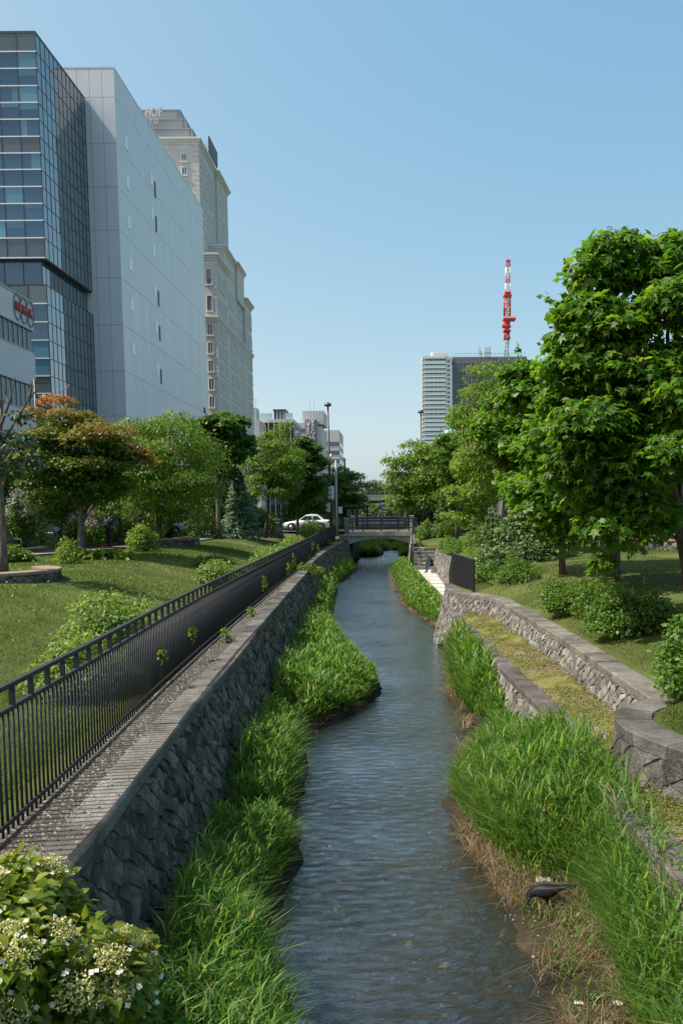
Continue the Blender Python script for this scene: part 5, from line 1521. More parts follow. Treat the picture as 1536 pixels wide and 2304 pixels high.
# low trees and hedges along the left street
for i, (x, y, r_, h, lf, lab) in enumerate([(-17.8, 44, 2.3, 4.0, 'mid', 'low leafy roadside tree behind the white lilac'), (-20.5, 52, 2.6, 3.6, 'light', 'yellowish low roadside tree far behind the red maple'),
                                            (-17.4, 56, 2.3, 3.4, 'dark', 'dark roadside tree behind the two walking men'), (-23.5, 47, 2.6, 3.4, 'dark', 'dark low tree at the left edge below the white office building'),
                                            (-14.8, 74, 2.8, 3.6, 'dark', 'dark roadside tree beyond the far left lawn'), (-20.5, 63, 3.0, 4.6, 'dark', 'dark street tree behind the drooping green tree'),
                                            (-17.8, 61.0, 2.2, 3.6, 'mid', 'leafy street tree filling the gap left of the dark maple'), (-27.0, 56, 2.6, 4.6, 'dark', 'dark street tree against the foot of the glass building')]):
    tree('street_tree', lab, (x, y, 2.8), (x, y, 2.9 + h * .7), (r_, r_, h * .66), G[lf], 5500, .2, T_SIMPLE, 300 + i, trunk_r=.1, k=24, nb=6)
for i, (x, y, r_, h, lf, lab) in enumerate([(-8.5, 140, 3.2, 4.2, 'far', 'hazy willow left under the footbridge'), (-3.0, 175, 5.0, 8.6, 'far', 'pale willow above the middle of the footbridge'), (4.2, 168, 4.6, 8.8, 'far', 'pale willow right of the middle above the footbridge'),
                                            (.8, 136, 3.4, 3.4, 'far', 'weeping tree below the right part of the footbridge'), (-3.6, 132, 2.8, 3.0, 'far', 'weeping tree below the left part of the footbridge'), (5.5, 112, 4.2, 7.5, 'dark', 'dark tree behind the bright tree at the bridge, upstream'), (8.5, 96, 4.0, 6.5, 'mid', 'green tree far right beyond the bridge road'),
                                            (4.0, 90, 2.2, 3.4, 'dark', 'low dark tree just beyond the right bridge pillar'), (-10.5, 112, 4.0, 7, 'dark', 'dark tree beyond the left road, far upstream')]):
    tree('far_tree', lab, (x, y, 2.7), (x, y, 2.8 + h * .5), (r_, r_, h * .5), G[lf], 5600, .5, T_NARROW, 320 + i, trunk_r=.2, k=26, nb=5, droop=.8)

# --- conifers
def conifer(label, base, h, r0, leaf, seed, levels=22, per=15, nl=16, size=.2, droop=.28, wide_top=.06, power=1.0):
    rd = np.random.default_rng(seed)
    t = thing('spruce_tree', label, 'tree')
    b = MB(); b.tube([Vector(base) - Vector((0, 0, .1)), Vector(base) + Vector((0, 0, h * .96))], [.05 + r0 * .05, .015], 8); b.build('trunk', M['bark'], t)
    P = []; A = []
    for l in range(levels):
        s = l / levels
        z = base[2] + .15 + (h - .15) * s
        R = r0 * ((1 - s) ** power) + wide_top
        m = max(5, int(per * (1 - s * .6)))
        for k in range(m):
            a = rd.random() * 6.283; rr = R * rd.uniform(.78, 1.12)
            if l % 3 == 0 and k % 2 == 0:
                bb_ = MB(); bb_.tube([(base[0], base[1], z), (base[0] + math.cos(a) * rr * .9, base[1] + math.sin(a) * rr * .9, z - droop * rr * .8)], [.018, .006], 4, cap=False); bb_.build('branch', M['bark'], t)
            tt = rd.uniform(.25, 1.0, nl) ** .7
            side = rd.normal(size=nl) * .16 * rr * tt
            px = base[0] + math.cos(a) * rr * tt - math.sin(a) * side; py = base[1] + math.sin(a) * rr * tt + math.cos(a) * side
            pz = z - droop * rr * tt ** 1.3 + .10 * rr * tt ** 3 + rd.normal(size=nl) * .035
            P.append(np.stack([px, py, pz], 1)); A.append(np.stack([math.cos(a) + rd.normal(size=nl) * .5, math.sin(a) + rd.normal(size=nl) * .5, -.15 + rd.normal(size=nl) * .35], 1))
    P = np.vstack(P); A = np.vstack(A)
    Nn = np.tile([0, 0, 1.], (len(P), 1)) + rd.normal(size=P.shape) * .45
    crown_mesh(t, tpl_simple(.27, .03), P, A, Nn, size * rd.uniform(.6, 1.2, len(P)), leaf)
conifer('neat cone shaped blue spruce on the left lawn', (-10.95, 57.0, 2.7), 4.9, 1.6, G['spruce'], 401, 26, 20, 20, .24)
conifer('broad low blue green fir beside the grey trunk on the right lawn', (5.6, 33.5, 2.35), 2.45, 2.1, G['fir'], 402, 16, 24, 26, .19, .2, .15, .7)
conifer('smaller pale fir left of the broad fir', (4.3, 34.6, 2.1), 2.6, 1.0, G['fir'], 403, 14, 14, 14, .16, .25)
conifer('narrow pale spruce right of the bridge railing', (4.1, 63, 2.7), 3.6, 1.25, G['fir'], 404, 18, 14, 14, .22)

# --- shrubs
def shrub(label, c, rad, leaf, n, size, seed, tpl=T_SIMPLE, k=22, group=None, name='shrub', flower=None, fn=0, fsize=.05, stems=6, parts=0, droop=.3):
    r = np.random.default_rng(seed)
    t = thing(name, label, 'shrub', (0, 0, 0), 0, group)
    d = rand_unit(r, k); d[:, 2] = np.abs(d[:, 2])
    C = np.array(c) + d * (r.uniform(.3, .78, k) ** .7)[:, None] * np.array(rad)
    s = r.uniform(.26, .42, k)
    Rd = np.stack([s * rad[0], s * rad[1], s * rad[2] * 1.1], 1)
    P, A, Nn, dd = clump_leaves(r, C, Rd, n, droop, .25, .7, .5)
    P[:, 2] = np.maximum(P[:, 2], c[2] + .02)
    S = size * r.uniform(.65, 1.25, n)
    for j in range(stems):
        i = r.integers(k); b = MB(); b.tube([(c[0] + r.uniform(-.15, .15) * rad[0], c[1] + r.uniform(-.15, .15) * rad[1], c[2] - .08), tuple((np.array(c) + C[i]) / 2 + np.array([0, 0, .05])), tuple(C[i])], [.02, .014, .006], 5, cap=False)
        b.build('stem', M['bark'], t)
    crown_mesh(t, tpl, P, A, Nn, S, leaf, 'foliage')
    if flower is not None:
        for q in range(fn):
            i = r.integers(len(P)); tries = 0
            while (P[i, 2] < c[2] + rad[2] * .45) and tries < 20: i = r.integers(len(P)); tries += 1
            m = 44
            pp = P[i] + r.normal(size=(m, 3)) * np.array([fsize * .6, fsize * .6, fsize * .75]) + np.array([0, -.02, fsize * .6])
            o = crown_mesh(t, T_SIMPLE, pp, rand_unit(r, m), rand_unit(r, m), fsize * r.uniform(.35, .7, m), flower, 'flower_cluster')
    return t
gL = 'bushes behind the black fence'
shrub('largest pale green bush right behind the near fence', (-5.35, 15.2, 2.0), (1.0, 1.9, .95), G['shrub_pale'], 9000, .095, 501, k=34, group=gL)
shrub('pale green bush behind the fence in front of the largest one', (-4.75, 11.9, 1.92), (.62, 1.2, .7), G['shrub_pale'], 4500, .09, 502, k=24, group=gL)
shrub('round pale green bush behind the fence at the edge of the lawn', (-6.1, 27.8, 2.0), (.85, 1.2, .85), G['shrub_pale'], 4500, .11, 503, group=gL)
shrub('low dark green bush on the lawn beyond the round pale bush', (-7.4, 33, 2.35), (1.0, 1.2, .42), G['mid'], 2600, .11, 504, group=gL)
shrub('wide pale bush behind the middle of the fence', (-5.9, 38.5, 2.05), (1.0, 2.4, .85), G['shrub_pale'], 5500, .12, 505, k=30, group=gL)
shrub('wide pale bush behind the far part of the fence', (-5.9, 47, 2.15), (.9, 3.2, .9), G['shrub_pale'], 5500, .13, 506, k=30, group=gL)
shrub('darker green bush behind the fence in front of the white car', (-5.95, 58.5, 2.3), (1.0, 4.2, 1.5), G['shrub'], 6000, .14, 507, k=34, group=gL)
gR = 'rounded bushes along the right lawn'
shrub('small rounded bush nearest the slatted railing', (3.35, 27.4, 1.9), (.62, .62, .78), G['shrub'], 3600, .09, 511, group=gR)
shrub('dense rounded bush right of the smallest one behind the coping', (4.25, 26.2, 2.05), (1.0, .9, .95), G['shrub'], 6000, .09, 512, k=28, group=gR)
shrub('pale topped bush behind the middle of the sunlit wall', (4.3, 19.7, 2.05), (.8, .85, .78), G['shrub'], 4800, .085, 513, group=gR)
shrub('second pale topped bush in front of the stout maple trunk', (4.75, 18.2, 2.1), (.85, .85, .82), G['shrub'], 5000, .085, 514, group=gR)
shrub('biggest leafy bush on the right lawn with a shadow beside it', (4.75, 15.6, 2.1), (.95, .85, .95), G['shrub'], 7500, .085, 515, k=30, group=gR)
shrub('leafy bush cut by the right edge above the bastion', (4.25, 10.9, 1.95), (.72, .75, .95), G['shrub'], 5000, .085, 516, tpl=T_OVAL, k=26, group=gR)
shrub('bushy green shrub on the bank beside the far stairs', (3.6, 49, 2.1), (.8, 3.4, .85), G['shrub'], 5500, .13, 517, k=30, group=gR)
shrub('round dark shrub above the right end of the bridge wall', (2.6, 61, 2.5), (.95, 1.3, 1.1), G['shrub'], 3800, .14, 518, group=gR)
shrub('second round shrub behind the one by the bridge wall', (4.1, 60, 2.65), (1.1, 1.3, 1.15), G['mid'], 3800, .14, 519, group=gR)
shrub('open twiggy shrub in front of the pale spruce', (4.6, 41, 2.3), (1.1, 1.1, 1.8), G['shrub'], 3200, .13, 520, group=gR, stems=12)
shrub('low light shrub left of the broad fir', (3.75, 38.2, 2.0), (.7, 2.6, .65), G['light'], 3600, .11, 521, group=gR)
shrub('low bush at the foot of the red maple with pinkish tips', (-11.75, 28.8, 2.7), (.5, .5, .85), G['light'], 900, .11, 531, name='small_tree', stems=8)
shrub('rounded yellow green bush beside the walking men', (-11.75, 37.2, 2.72), (.85, .9, 1.2), G['light'], 3200, .12, 532, stems=10)
shrub('broad leaved green ground plant at the foot of the red maple', (-11.6, 31.3, 2.66), (1.5, .7, .34), G['weed'], 900, .3, 533, tpl=T_OVAL, stems=0, name='ground_plant')
shrub('leafy green clump on the left beside the bench', (-14.6, 30.2, 2.72), (.9, .8, .55), G['shrub'], 2400, .16, 534, name='ground_plant')
shrub('green bed of plants behind the brick edging', (-17.0, 42, 2.75), (1.4, 2.6, .62), G['shrub'], 3600, .15, 535, name='ground_plant')
shrub('green planting strip at the far end of the garden path', (-14.9, 58, 2.75), (.7, 4, .5), G['shrub'], 2600, .15, 536, name='ground_plant')
shrub('lilac with heavy white flower clusters near the left edge', (-16.6, 36, 3.4), (1.15, 1.1, 2.0), G['mid'], 3600, .15, 541, name='lilac', flower=G['white_flower'], fn=46, fsize=.17, stems=8)
shrub('pale pink flowering lilac behind the red maple trunk', (-15.6, 40.5, 3.1), (1.3, 1.0, 1.7), G['mid'], 3000, .15, 542, name='lilac', flower=G['pink_flower'], fn=22, fsize=.17, stems=8)
shrub('white flowering lilac behind the two walking men', (-14.6, 47, 3.0), (1.3, 1.0, 2.2), G['mid'], 3000, .16, 543, name='lilac', flower=G['white_flower'], fn=18, fsize=.17, stems=8)
shrub('low dark shrub left of the spruce with pale blossoms', (-12.9, 54.5, 2.75), (1.3, 1.2, 2.0), G['mid'], 3000, .15, 544, name='lilac', flower=G['white_flower'], fn=6, fsize=.14, stems=8)
shrub('shrub with twiggy stems right of the blue spruce', (-9.8, 62.5, 2.75), (1.1, 1.0, 1.9), G['shrub'], 2600, .16, 545, stems=10)
shrub('green shrub on the right beneath the broad street tree', (16.0, 43, 2.85), (2.2, 1.2, .9), G['shrub'], 2600, .16, 546)
shrub('grey green bush at the right edge by the brick planter', (12.4, 33.0, 2.75), (.7, .6, .9), G['mid'], 1600, .12, 547)
# weeds on the fence and coping
for i, (y, dz, s, lab) in enumerate([(11.9, .68, .15, 'hydrangea sprig poking through the fence nearest the camera'), (14.2, .62, .2, 'leafy sprig through the fence above the gravel'), (24.6, .55, .3, 'hanging leafy sprig on the middle of the fence'),
                                     (32.0, .45, .38, 'leafy climber low on the fence before the bend'), (34.2, .6, .45, 'taller leafy climber on the fence at the bend'), (46.0, .7, .4, 'leafy sprig on the far part of the fence')]):
    shrub(lab, (Fx(y) + .07, y, Lz(y) + dz - .25), (s * .3, s * .42, s * 1.25), G['weed'], int(40 + 170 * s), .075 + .04 * (y > 20), 560 + i, k=6, name='climber', stems=1, tpl=T_OVAL)
shrub('yellow green plant spilling over the wall where the coping ends', (Lx(37) + .0, 37, 1.62), (.75, 1.2, .55), G['weed'], 1500, .13, 570, name='spilling_plant', stems=4, droop=.9)
for i, (y, lab) in enumerate([(20.5, 'thin dry weed on the coping'), (16.3, 'small weed growing at the coping joint'), (51, 'grassy weeds on the far bend of the coping'), (44, 'dry grass tuft on the coping bend'), (59, 'weeds near the bridge end of the coping')]):
    shrub(lab, (Lx(y) - .42, y, Lz(y) - .02), (.12, .5 if y > 40 else .25, .22 + .004 * y), G['weed'], 90 if y < 40 else 380, .08 + .05 * (y > 40), 575 + i, k=6, name='weed', stems=2)
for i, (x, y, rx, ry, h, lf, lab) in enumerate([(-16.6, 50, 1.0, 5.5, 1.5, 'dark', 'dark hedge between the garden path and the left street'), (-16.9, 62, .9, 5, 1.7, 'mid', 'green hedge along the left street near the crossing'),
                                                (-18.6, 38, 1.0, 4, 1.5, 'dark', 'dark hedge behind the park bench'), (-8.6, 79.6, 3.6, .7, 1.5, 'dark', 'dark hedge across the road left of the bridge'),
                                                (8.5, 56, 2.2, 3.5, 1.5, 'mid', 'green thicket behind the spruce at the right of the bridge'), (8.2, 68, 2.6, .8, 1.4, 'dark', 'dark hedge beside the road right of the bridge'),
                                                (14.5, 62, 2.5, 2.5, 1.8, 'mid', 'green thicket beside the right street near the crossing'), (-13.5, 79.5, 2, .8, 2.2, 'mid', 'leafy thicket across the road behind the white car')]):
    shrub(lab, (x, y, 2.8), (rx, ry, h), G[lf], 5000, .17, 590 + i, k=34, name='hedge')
# ------------------------------------------------------------------ reeds, turf blades, straw (one mass each)
def blades_mesh(P, H, W, dirs, bend, r, seg=3, flat=None):
    n = len(P)
    side = np.stack([-np.sin(dirs), np.cos(dirs), np.zeros(n)], 1)
    tw = r.uniform(-.9, .9, n)
    dv = np.stack([np.cos(dirs), np.sin(dirs), np.zeros(n)], 1)
    side = norm(side + dv * tw[:, None])
    ts = np.linspace(0, 1, seg + 1)
    V = []
    for i, t in enumerate(ts):
        z = H * (t - .42 * bend * t * t)
        o = H * bend * t * t * .85 + H * .08 * t
        c = P + dv * o[:, None]; c[:, 2] += z
        wv = W * (1 - t) ** .6 * (.75 + .5 * t if i else .75)
        if i < seg: V += [c - side * wv[:, None] / 2, c + side * wv[:, None] / 2]
        else: V.append(c)
    k = len(V)
    V = np.stack(V, 1).reshape(-1, 3)
    f = []
    for i in range(seg - 1):
        a = 2 * i; f += [(a, a + 1, a + 3), (a, a + 3, a + 2)]
    a = 2 * (seg - 1); f.append((a, a + 1, a + 2))
    F = (np.array(f)[None] + (k * np.arange(n))[:, None, None]).reshape(-1, 3)
    return V, F
G['reed'] = leaf_mat('reed_blade', [(0, (0.036, .10, .018)), (.4, (0.075, .18, .028)), (.8, (0.135, .26, .048)), (.95, (0.24, .34, .11)), (1, (0.36, .30, .16))], .45, rough=.5, spec=.22)
G['turf'] = leaf_mat('turf_blade', [(0, (0.035, .06, .010)), (.5, (0.06, .10, .015)), (.85, (0.10, .14, .03)), (1, (0.20, .18, .08))], .3, rough=.6)
G['turf_left'] = leaf_mat('turf_blade_left', [(0, (0.04, .09, .008)), (.5, (0.07, .135, .011)), (.88, (0.105, .165, .02)), (1, (0.18, .18, .06))], .3, rough=.6)
G['straw'] = leaf_mat('straw', [(0, (0.07, .05, .025)), (.5, (0.16, .12, .06)), (.9, (0.28, .22, .12)), (1, (0.42, .36, .24))], .2, rough=.7)
G['moss'] = leaf_mat('moss_leaf', [(0, (0.07, .09, .018)), (.45, (0.12, .15, .03)), (.8, (0.18, .195, .055)), (1, (0.24, .20, .13))], .25, rough=.8)
G['moss_dry'] = leaf_mat('moss_dry', [(0, (0.10, .085, .05)), (.5, (0.21, .175, .13)), (.85, (0.30, .25, .21)), (1, (0.16, .18, .04))], .15, rough=.9)
def vnoise(x, y, s, off): return np.array([mnoise.noise((a * s, b * s, off)) for a, b in zip(x, y)])
def reeds(name, label, xin, xout, y0, y1, seed, dens, hmin, hmax, gap=-.35, water_left=True):
    r = np.random.default_rng(seed)
    Y = []; step = .4
    for y in np.arange(y0, y1, step):
        w_ = max(0.0, abs(xout(y) - xin(y)))
        m = int(dens * w_ * step * min(1.0, (9.5 / max(y, 9.5)) ** 1.0)); Y.append(y + step * r.random(m))
    Y = np.concatenate(Y); n = len(Y)
    t = r.random(n)
    a = np.array([xin(y) for y in Y]); b = np.array([xout(y) for y in Y])
    X = a + (b - a) * t
    nz = vnoise(X, Y, .62, seed) + .5 * vnoise(X, Y, 1.6, seed + 3)
    edge = np.minimum(t, 1 - t) * np.abs(b - a)
    keep = (nz > gap) & (np.abs(b - a) > .08)
    X, Y, nz, t = X[keep], Y[keep], nz[keep], t[keep]; n = len(X)
    Z = np.array([max(bank_z(x, y), -.02) for x, y in zip(X, Y)])
    side = 1.0 if water_left else -1.0       # bank edge nearest the water is at t = 1
    H = (hmin + (hmax - hmin) * np.clip(.5 + nz * .75, 0, 1)) * r.uniform(.65, 1.12, n) * (1.08 - .2 * t - .3 * np.clip((t - .75) * 4, 0, 1)) * (interp(R_H, Y) if not water_left else 1.0)
    sg = 3
    W = .0165 * np.clip(Y / 9.5, .85, 3.6) * r.uniform(.7, 1.3, n)
    dirs = r.uniform(0, 6.283, n)
    # tussocks lean out over the water and with the wind
    dirs = np.where(r.random(n) < .2, np.where(water_left, 0.0, PI) + r.normal(size=n) * .9, dirs)
    bend = np.clip(r.normal(.5, .28, n), .05, 1.1)
    Vs, Fs, off = [], [], 0
    def emit(P_, H_, W_, d_, b_, seg):
        nonlocal off
        V_, F_ = blades_mesh(P_, H_, W_, d_, b_, r, seg); Vs.append(V_); Fs.append(F_ + off); off += len(V_)
    m = int(n * 1.3); i = r.choice(n, m)      # shorter leaves half way up the stalks
    P1 = np.stack([X, Y, Z], 1); P2 = np.stack([X[i], Y[i], Z[i] + H[i] * r.uniform(.3, .85, m)], 1)
    H2 = H[i] * r.uniform(.22, .42, m); d2 = r.uniform(0, 6.283, m); b2 = np.clip(r.normal(.8, .25, m), .3, 1.3)
    for near, seg in ((True, 3), (False, 2)):
        k1 = (Y < 17) == near; k2 = (Y[i] < 17) == near
        if k1.any(): emit(P1[k1], H[k1], W[k1], dirs[k1], bend[k1], seg)
        if k2.any(): emit(P2[k2], H2[k2], W[i][k2] * 1.7, d2[k2], b2[k2], 2)
    V = np.vstack(Vs); F = np.vstack(Fs)
    o = np_obj(name, V, F, G['reed']); tag(o, label, 'reeds', kind='stuff'); return o
wl = lambda y: float(interp(WL_X, y)); wr = lambda y: float(interp(WR_X, y))
reeds('reed_grass', 'tall green reed grass between the shaded wall and the stream', lambda y: Lx(y) + .50, lambda y: wl(y) - .12, 3.2, 64, 11, 2000, .45, .95, -.30, True)
R_H = [(4, .75), (6.3, .8), (7.5, 1.1), (10, 1.15), (11.5, 1.0), (13, .62), (15.5, .5), (16.6, .6), (17.8, 1.0), (23, 1.0), (25.5, .8), (29, .55), (64, .55)]
R_IN = [(4, 2.75), (5.2, 2.7), (9, 2.72), (10.5, 2.70), (12, 2.45), (14, 2.25), (18, 2.16), (24, 1.9), (27, 1.85), (29, 1.98), (36, 2.02), (45, 1.58), (57, 1.25), (64, 1.3)]
R_OUT = [(4, 2.05), (5.2, 2.02), (6.5, 1.98), (7.6, 2.12), (8.3, 2.2), (8.8, 1.95), (9.3, 1.5), (10.2, 1.2), (12.1, .88), (13.4, 1.3), (14.4, 1.6), (15.2, 1.95), (16.2, 1.95), (17.2, 1.62), (19.4, 1.45), (22, 1.62), (26.5, 1.95), (27, 1.95), (29.5, 1.95), (30.5, 1.75), (34, 1.15), (37, .66), (42, .4), (50, .15), (58, -.1), (64, .1)]
reeds('reed_grass', 'tall green reed grass between the stream and the terrace wall', lambda y: float(interp(R_IN, y)), lambda y: float(interp(R_OUT, y)), 4.6, 64, 14, 1900, .85, 1.35, -.75, False)
reeds('reed_grass', 'green reed grass in the stream beyond the bridge', lambda y: -3.4, lambda y: -1.4 if y < 92 else -.4, 80, 104, 15, 2500, .7, 1.2, -.9, True)
reeds('reed_grass', 'green reed grass on the right beyond the bridge arch', lambda y: 1.5, lambda y: .6 if y < 92 else -.2, 80, 104, 16, 2500, .7, 1.2, -.9, False)

def lawn(name, label, fx0, fx1, fz, y0, y1, n, seed, mat, h0, h1, power=1.6):
    r = np.random.default_rng(seed)
    Y = y0 + (y1 - y0) * r.random(n) ** power
    a = np.array([fx0(y) for y in Y]); b = np.array([fx1(y) for y in Y]); X = a + (b - a) * r.random(n)
    Z = np.array([fz(x, y) for x, y in zip(X, Y)]) - .005
    tall = np.clip(.6 + .9 * vnoise(X, Y, .35, seed), .35, 1.6)
    H = r.uniform(h0, h1, n) * tall
    V, F = blades_mesh(np.stack([X, Y, Z], 1), H, .013 * np.clip(Y / 9, 1, 4) * r.uniform(.7, 1.3, n), r.uniform(0, 6.283, n), np.clip(r.normal(.5, .3, n), 0, 1.2), r, 1)
    o = np_obj(name, V, F, mat); tag(o, label, 'grass', kind='stuff'); return o
lawn('lawn_grass', 'mown sunlit lawn sloping down to the black fence', lambda y: Lx(y) - 1.05, lambda y: max(-16.5, -.62 * y - 1.6), h_left, 3.5, 50, 165000, 31, G['turf_left'], .05, .13)
lawn('lawn_grass', 'dry patchy lawn sloping up from the right hand coping', lambda y: Rx(y) + .5, lambda y: min(12, .38 * y + .6), h_right, 8.4, 45, 90000, 32, G['turf'], .03, .075)
def lawn_flowers(name, label, n, x0, x1, y0, y1, seed):
    r = np.random.default_rng(seed); X = r.uniform(x0, x1, n); Y = r.uniform(y0, y1, n)
    k = np.array([x < Lx(y) - 1.4 for x, y in zip(X, Y)]); X, Y = X[k], Y[k]
    Z = np.array([h_left(x, y) for x, y in zip(X, Y)]) + r.uniform(.05, .14, len(X))
    rep_ = 6; P = np.repeat(np.stack([X, Y, Z], 1), rep_, 0); m = len(P)
    V, F = leaves_mesh(T_SIMPLE, P + r.normal(size=(m, 3)) * .006, rand_unit(r, m), rand_unit(r, m), r.uniform(.02, .04, m))
    tag(np_obj(name, V, F, G['white_flower']), label, 'flowers', kind='stuff')
def scatter_leaves(name, label, cat, X, Y, Z, size, mat, seed, tpl=T_SIMPLE, up=1.0, jitter=.5):
    r = np.random.default_rng(seed); n = len(X)
    A = rand_unit(r, n) * np.array([1, 1, .45]); Nn = np.tile([0, 0, up], (n, 1)) + r.normal(size=(n, 3)) * jitter
    V, F = leaves_mesh(tpl, np.stack([X, Y, Z], 1), A, Nn, size * r.uniform(.6, 1.3, n))
    o = np_obj(name, V, F, mat); tag(o, label, cat, kind='stuff'); return o
r = np.random.default_rng(41)
n = 30000
Y = 4.6 + 21.4 * r.random(n) ** 1.4
tx = lambda y: float(np.interp(y, [p[1] for p in tp], [p[0] for p in tp])) + .27
a = np.array([tx(y) for y in Y]); b = np.array([max(tx(y) + .05, Rx(y) - .05) for y in Y]); t_ = r.random(n); X = a + (b - a) * t_
keep = vnoise(X, Y, 1.5, 9) + .4 * vnoise(X, Y, 5, 4) > -.22
X, Y, t_ = X[keep], Y[keep], t_[keep]
dry = vnoise(X, Y, .8, 12) + .5 * vnoise(X, Y, 2.6, 13) + .25 * r.normal(size=len(X)) > .12
Z = 1.175 + .16 * t_ ** .8 + .03 * vnoise(X, Y, 2, 5) + r.random(len(X)) * .02
scatter_leaves('moss_cover', 'low yellow green mossy ground cover on the terrace', 'ground cover', X[~dry], Y[~dry], Z[~dry], .036, G['moss'], 42, jitter=.7)
scatter_leaves('withered_cover', 'withered pinkish grey ground cover patches on the terrace', 'ground cover', X[dry], Y[dry], Z[dry], .036, G['moss_dry'], 48, jitter=.8)
for i, (cx, cy, rx, ry) in enumerate([(2.93, 11.55, .2, .42), (2.83, 10.35, .17, .30), (3.05, 12.4, .07, .1)]):
    m = 700 if i < 2 else 80
    xx = cx + r.normal(size=m) * rx * .5; yy = cy + r.normal(size=m) * ry * .5
    scatter_leaves('creeping_flowers', ('low pink flowers in a thin streak on the terrace', 'brighter pink flower patch beside the foot of the bastion', 'single small pink tuft higher on the terrace')[i], 'flowers', xx, yy, 1.22 + r.random(m) * .05, .026, G['pink_flower'], 43 + i, jitter=.6)
lawn_flowers('lawn_flowers', 'tiny white clover and dandelion heads dotted over the left lawn', 170, -13, -4, 9, 34, 71)
# straw
def straw(name, label, n, fx, y0, y1, seed, power=1.0, ln=(.12, .4), zoff=.01, thr=-.2):
    r = np.random.default_rng(seed)
    Y = y0 + (y1 - y0) * r.random(n) ** power
    X = np.array([fx(y, t) for y, t in zip(Y, r.random(n))])
    k = vnoise(X, Y, 1.1, seed) > thr
    X, Y = X[k], Y[k]; n = len(X)
    Z = np.array([max(bank_z(x, y), .0) for x, y in zip(X, Y)]) + zoff + r.random(n) * .05
    H = r.uniform(ln[0], ln[1], n)
    V, F = blades_mesh(np.stack([X, Y, Z], 1), H, .006 * np.clip(Y / 8, 1, 4), r.normal(.4, 1.3, n) + np.where(r.random(n) < .5, PI, 0), np.clip(r.normal(1.5, .3, n), .9, 2.2), r, 2)
    o = np_obj(name, V, F, G['straw']); tag(o, label, 'straw', kind='stuff'); return o
straw('dry_straw', 'flattened dry straw on the muddy bank around the crow', 3000, lambda y, t: wr(y) - .06 + (2.15 - wr(y)) * t, 5.2, 9.6, 51)
straw('dry_straw', 'thin dry straw along the right water edge', 4200, lambda y, t: wr(y) - .10 + .26 * t, 9.3, 62, 52, 1.7, (.15, .45), thr=.05)
straw('dry_straw', 'thin dry straw along the left water edge', 2500, lambda y, t: wl(y) + .08 - .25 * t, 5, 60, 53, 1.7, (.12, .35), thr=.1)
reeds('bank_grass', 'sparse young reed shoots in the mud near the crow', lambda y: 2.1, lambda y: wr(y) + .03, 5.2, 9.4, 54, 190, .14, .36, -.4, False)
scatter_pebbles('pebble', lambda y, t: wr(y) - .15 + .9 * t, 5.2, 9.6, 130, .01, .025, M['pebble'], lambda x, y: bank_z(x, y), 55); tag(bpy.data.objects['pebble'], 'small pebbles scattered on the muddy bank', 'pebbles')
scatter_pebbles('river_stone', lambda y, t: wl(y) + .1 + (wr(y) - wl(y) - .2) * t, 4.8, 40, 1800, .02, .07, M['pebble'], lambda x, y: bank_z(x, y) - .02, 56, 1.5); tag(bpy.data.objects['river_stone'], 'dark stones on the bed under the shallow stream', 'stones')
for i, (x, y, s, lab) in enumerate([(1.72, 9.0, .09, 'crumpled white scrap under the reeds above the crow'), (1.80, 7.75, .03, 'small white scraps on the mud below the crow'), (1.62, 6.75, .04, 'pale bluish scrap near the bottom water edge'), (1.92, 6.62, .045, 'white scrap among straw at the bottom right')]):
    rr = random.Random(60 + i); b = MB(); nn = 7
    g_ = [[Vector((x + (k / (nn - 1) - .5) * s * 2, y + (j / (nn - 1) - .5) * s * 1.2, bank_z(x, y) + .02 + rr.uniform(0, s * .55))) for k in range(nn)] for j in range(nn)]
    vs = [p for row in g_ for p in row]
    b.add(vs, [(j * nn + k, j * nn + k + 1, (j + 1) * nn + k + 1, (j + 1) * nn + k) for j in range(nn - 1) for k in range(nn - 1)])
    o = b.build('paper_scrap', M['white_paint']); tag(o, lab, 'litter')

# ------------------------------------------------------------------ climbing hydrangea in the near left corner
hy = thing('climbing_hydrangea', 'flowering hydrangea with cream flower heads in the near left corner', 'shrub')
r = np.random.default_rng(77)
kC = 46
d = rand_unit(r, kC); d[:, 2] = np.abs(d[:, 2]) * 1.0 - .25
cc = np.array((-2.42, 4.75, 1.5)); rr_ = np.array((.84, .75, 1.0))
C = cc + d * (r.uniform(.45, .85, kC) ** .7)[:, None] * rr_
s = r.uniform(.2, .32, kC); Rd = np.stack([s * .9, s * .9, s * .7], 1)
P, A, Nn, dd = clump_leaves(r, C, Rd, 8500, .35, .3, .9, .5)
S = .088 * r.uniform(.6, 1.25, len(P))
keep = big_leaves(hy, T_OVAL, P, A, Nn, S, G['hydrangea'], 300)
crown_mesh(hy, T_OVAL, P[keep], A[keep], Nn[keep], S[keep], G['hydrangea'], 'foliage')
for j in range(16):
    i = r.integers(kC); b = MB(); b.tube([(-2.6 + r.uniform(-.15, .15), 4.4 + r.uniform(-.2, .2), .4), tuple((cc + C[i]) / 2), tuple(C[i])], [.016, .012, .005], 5, cap=False); b.build('stem', M['bark'], hy)
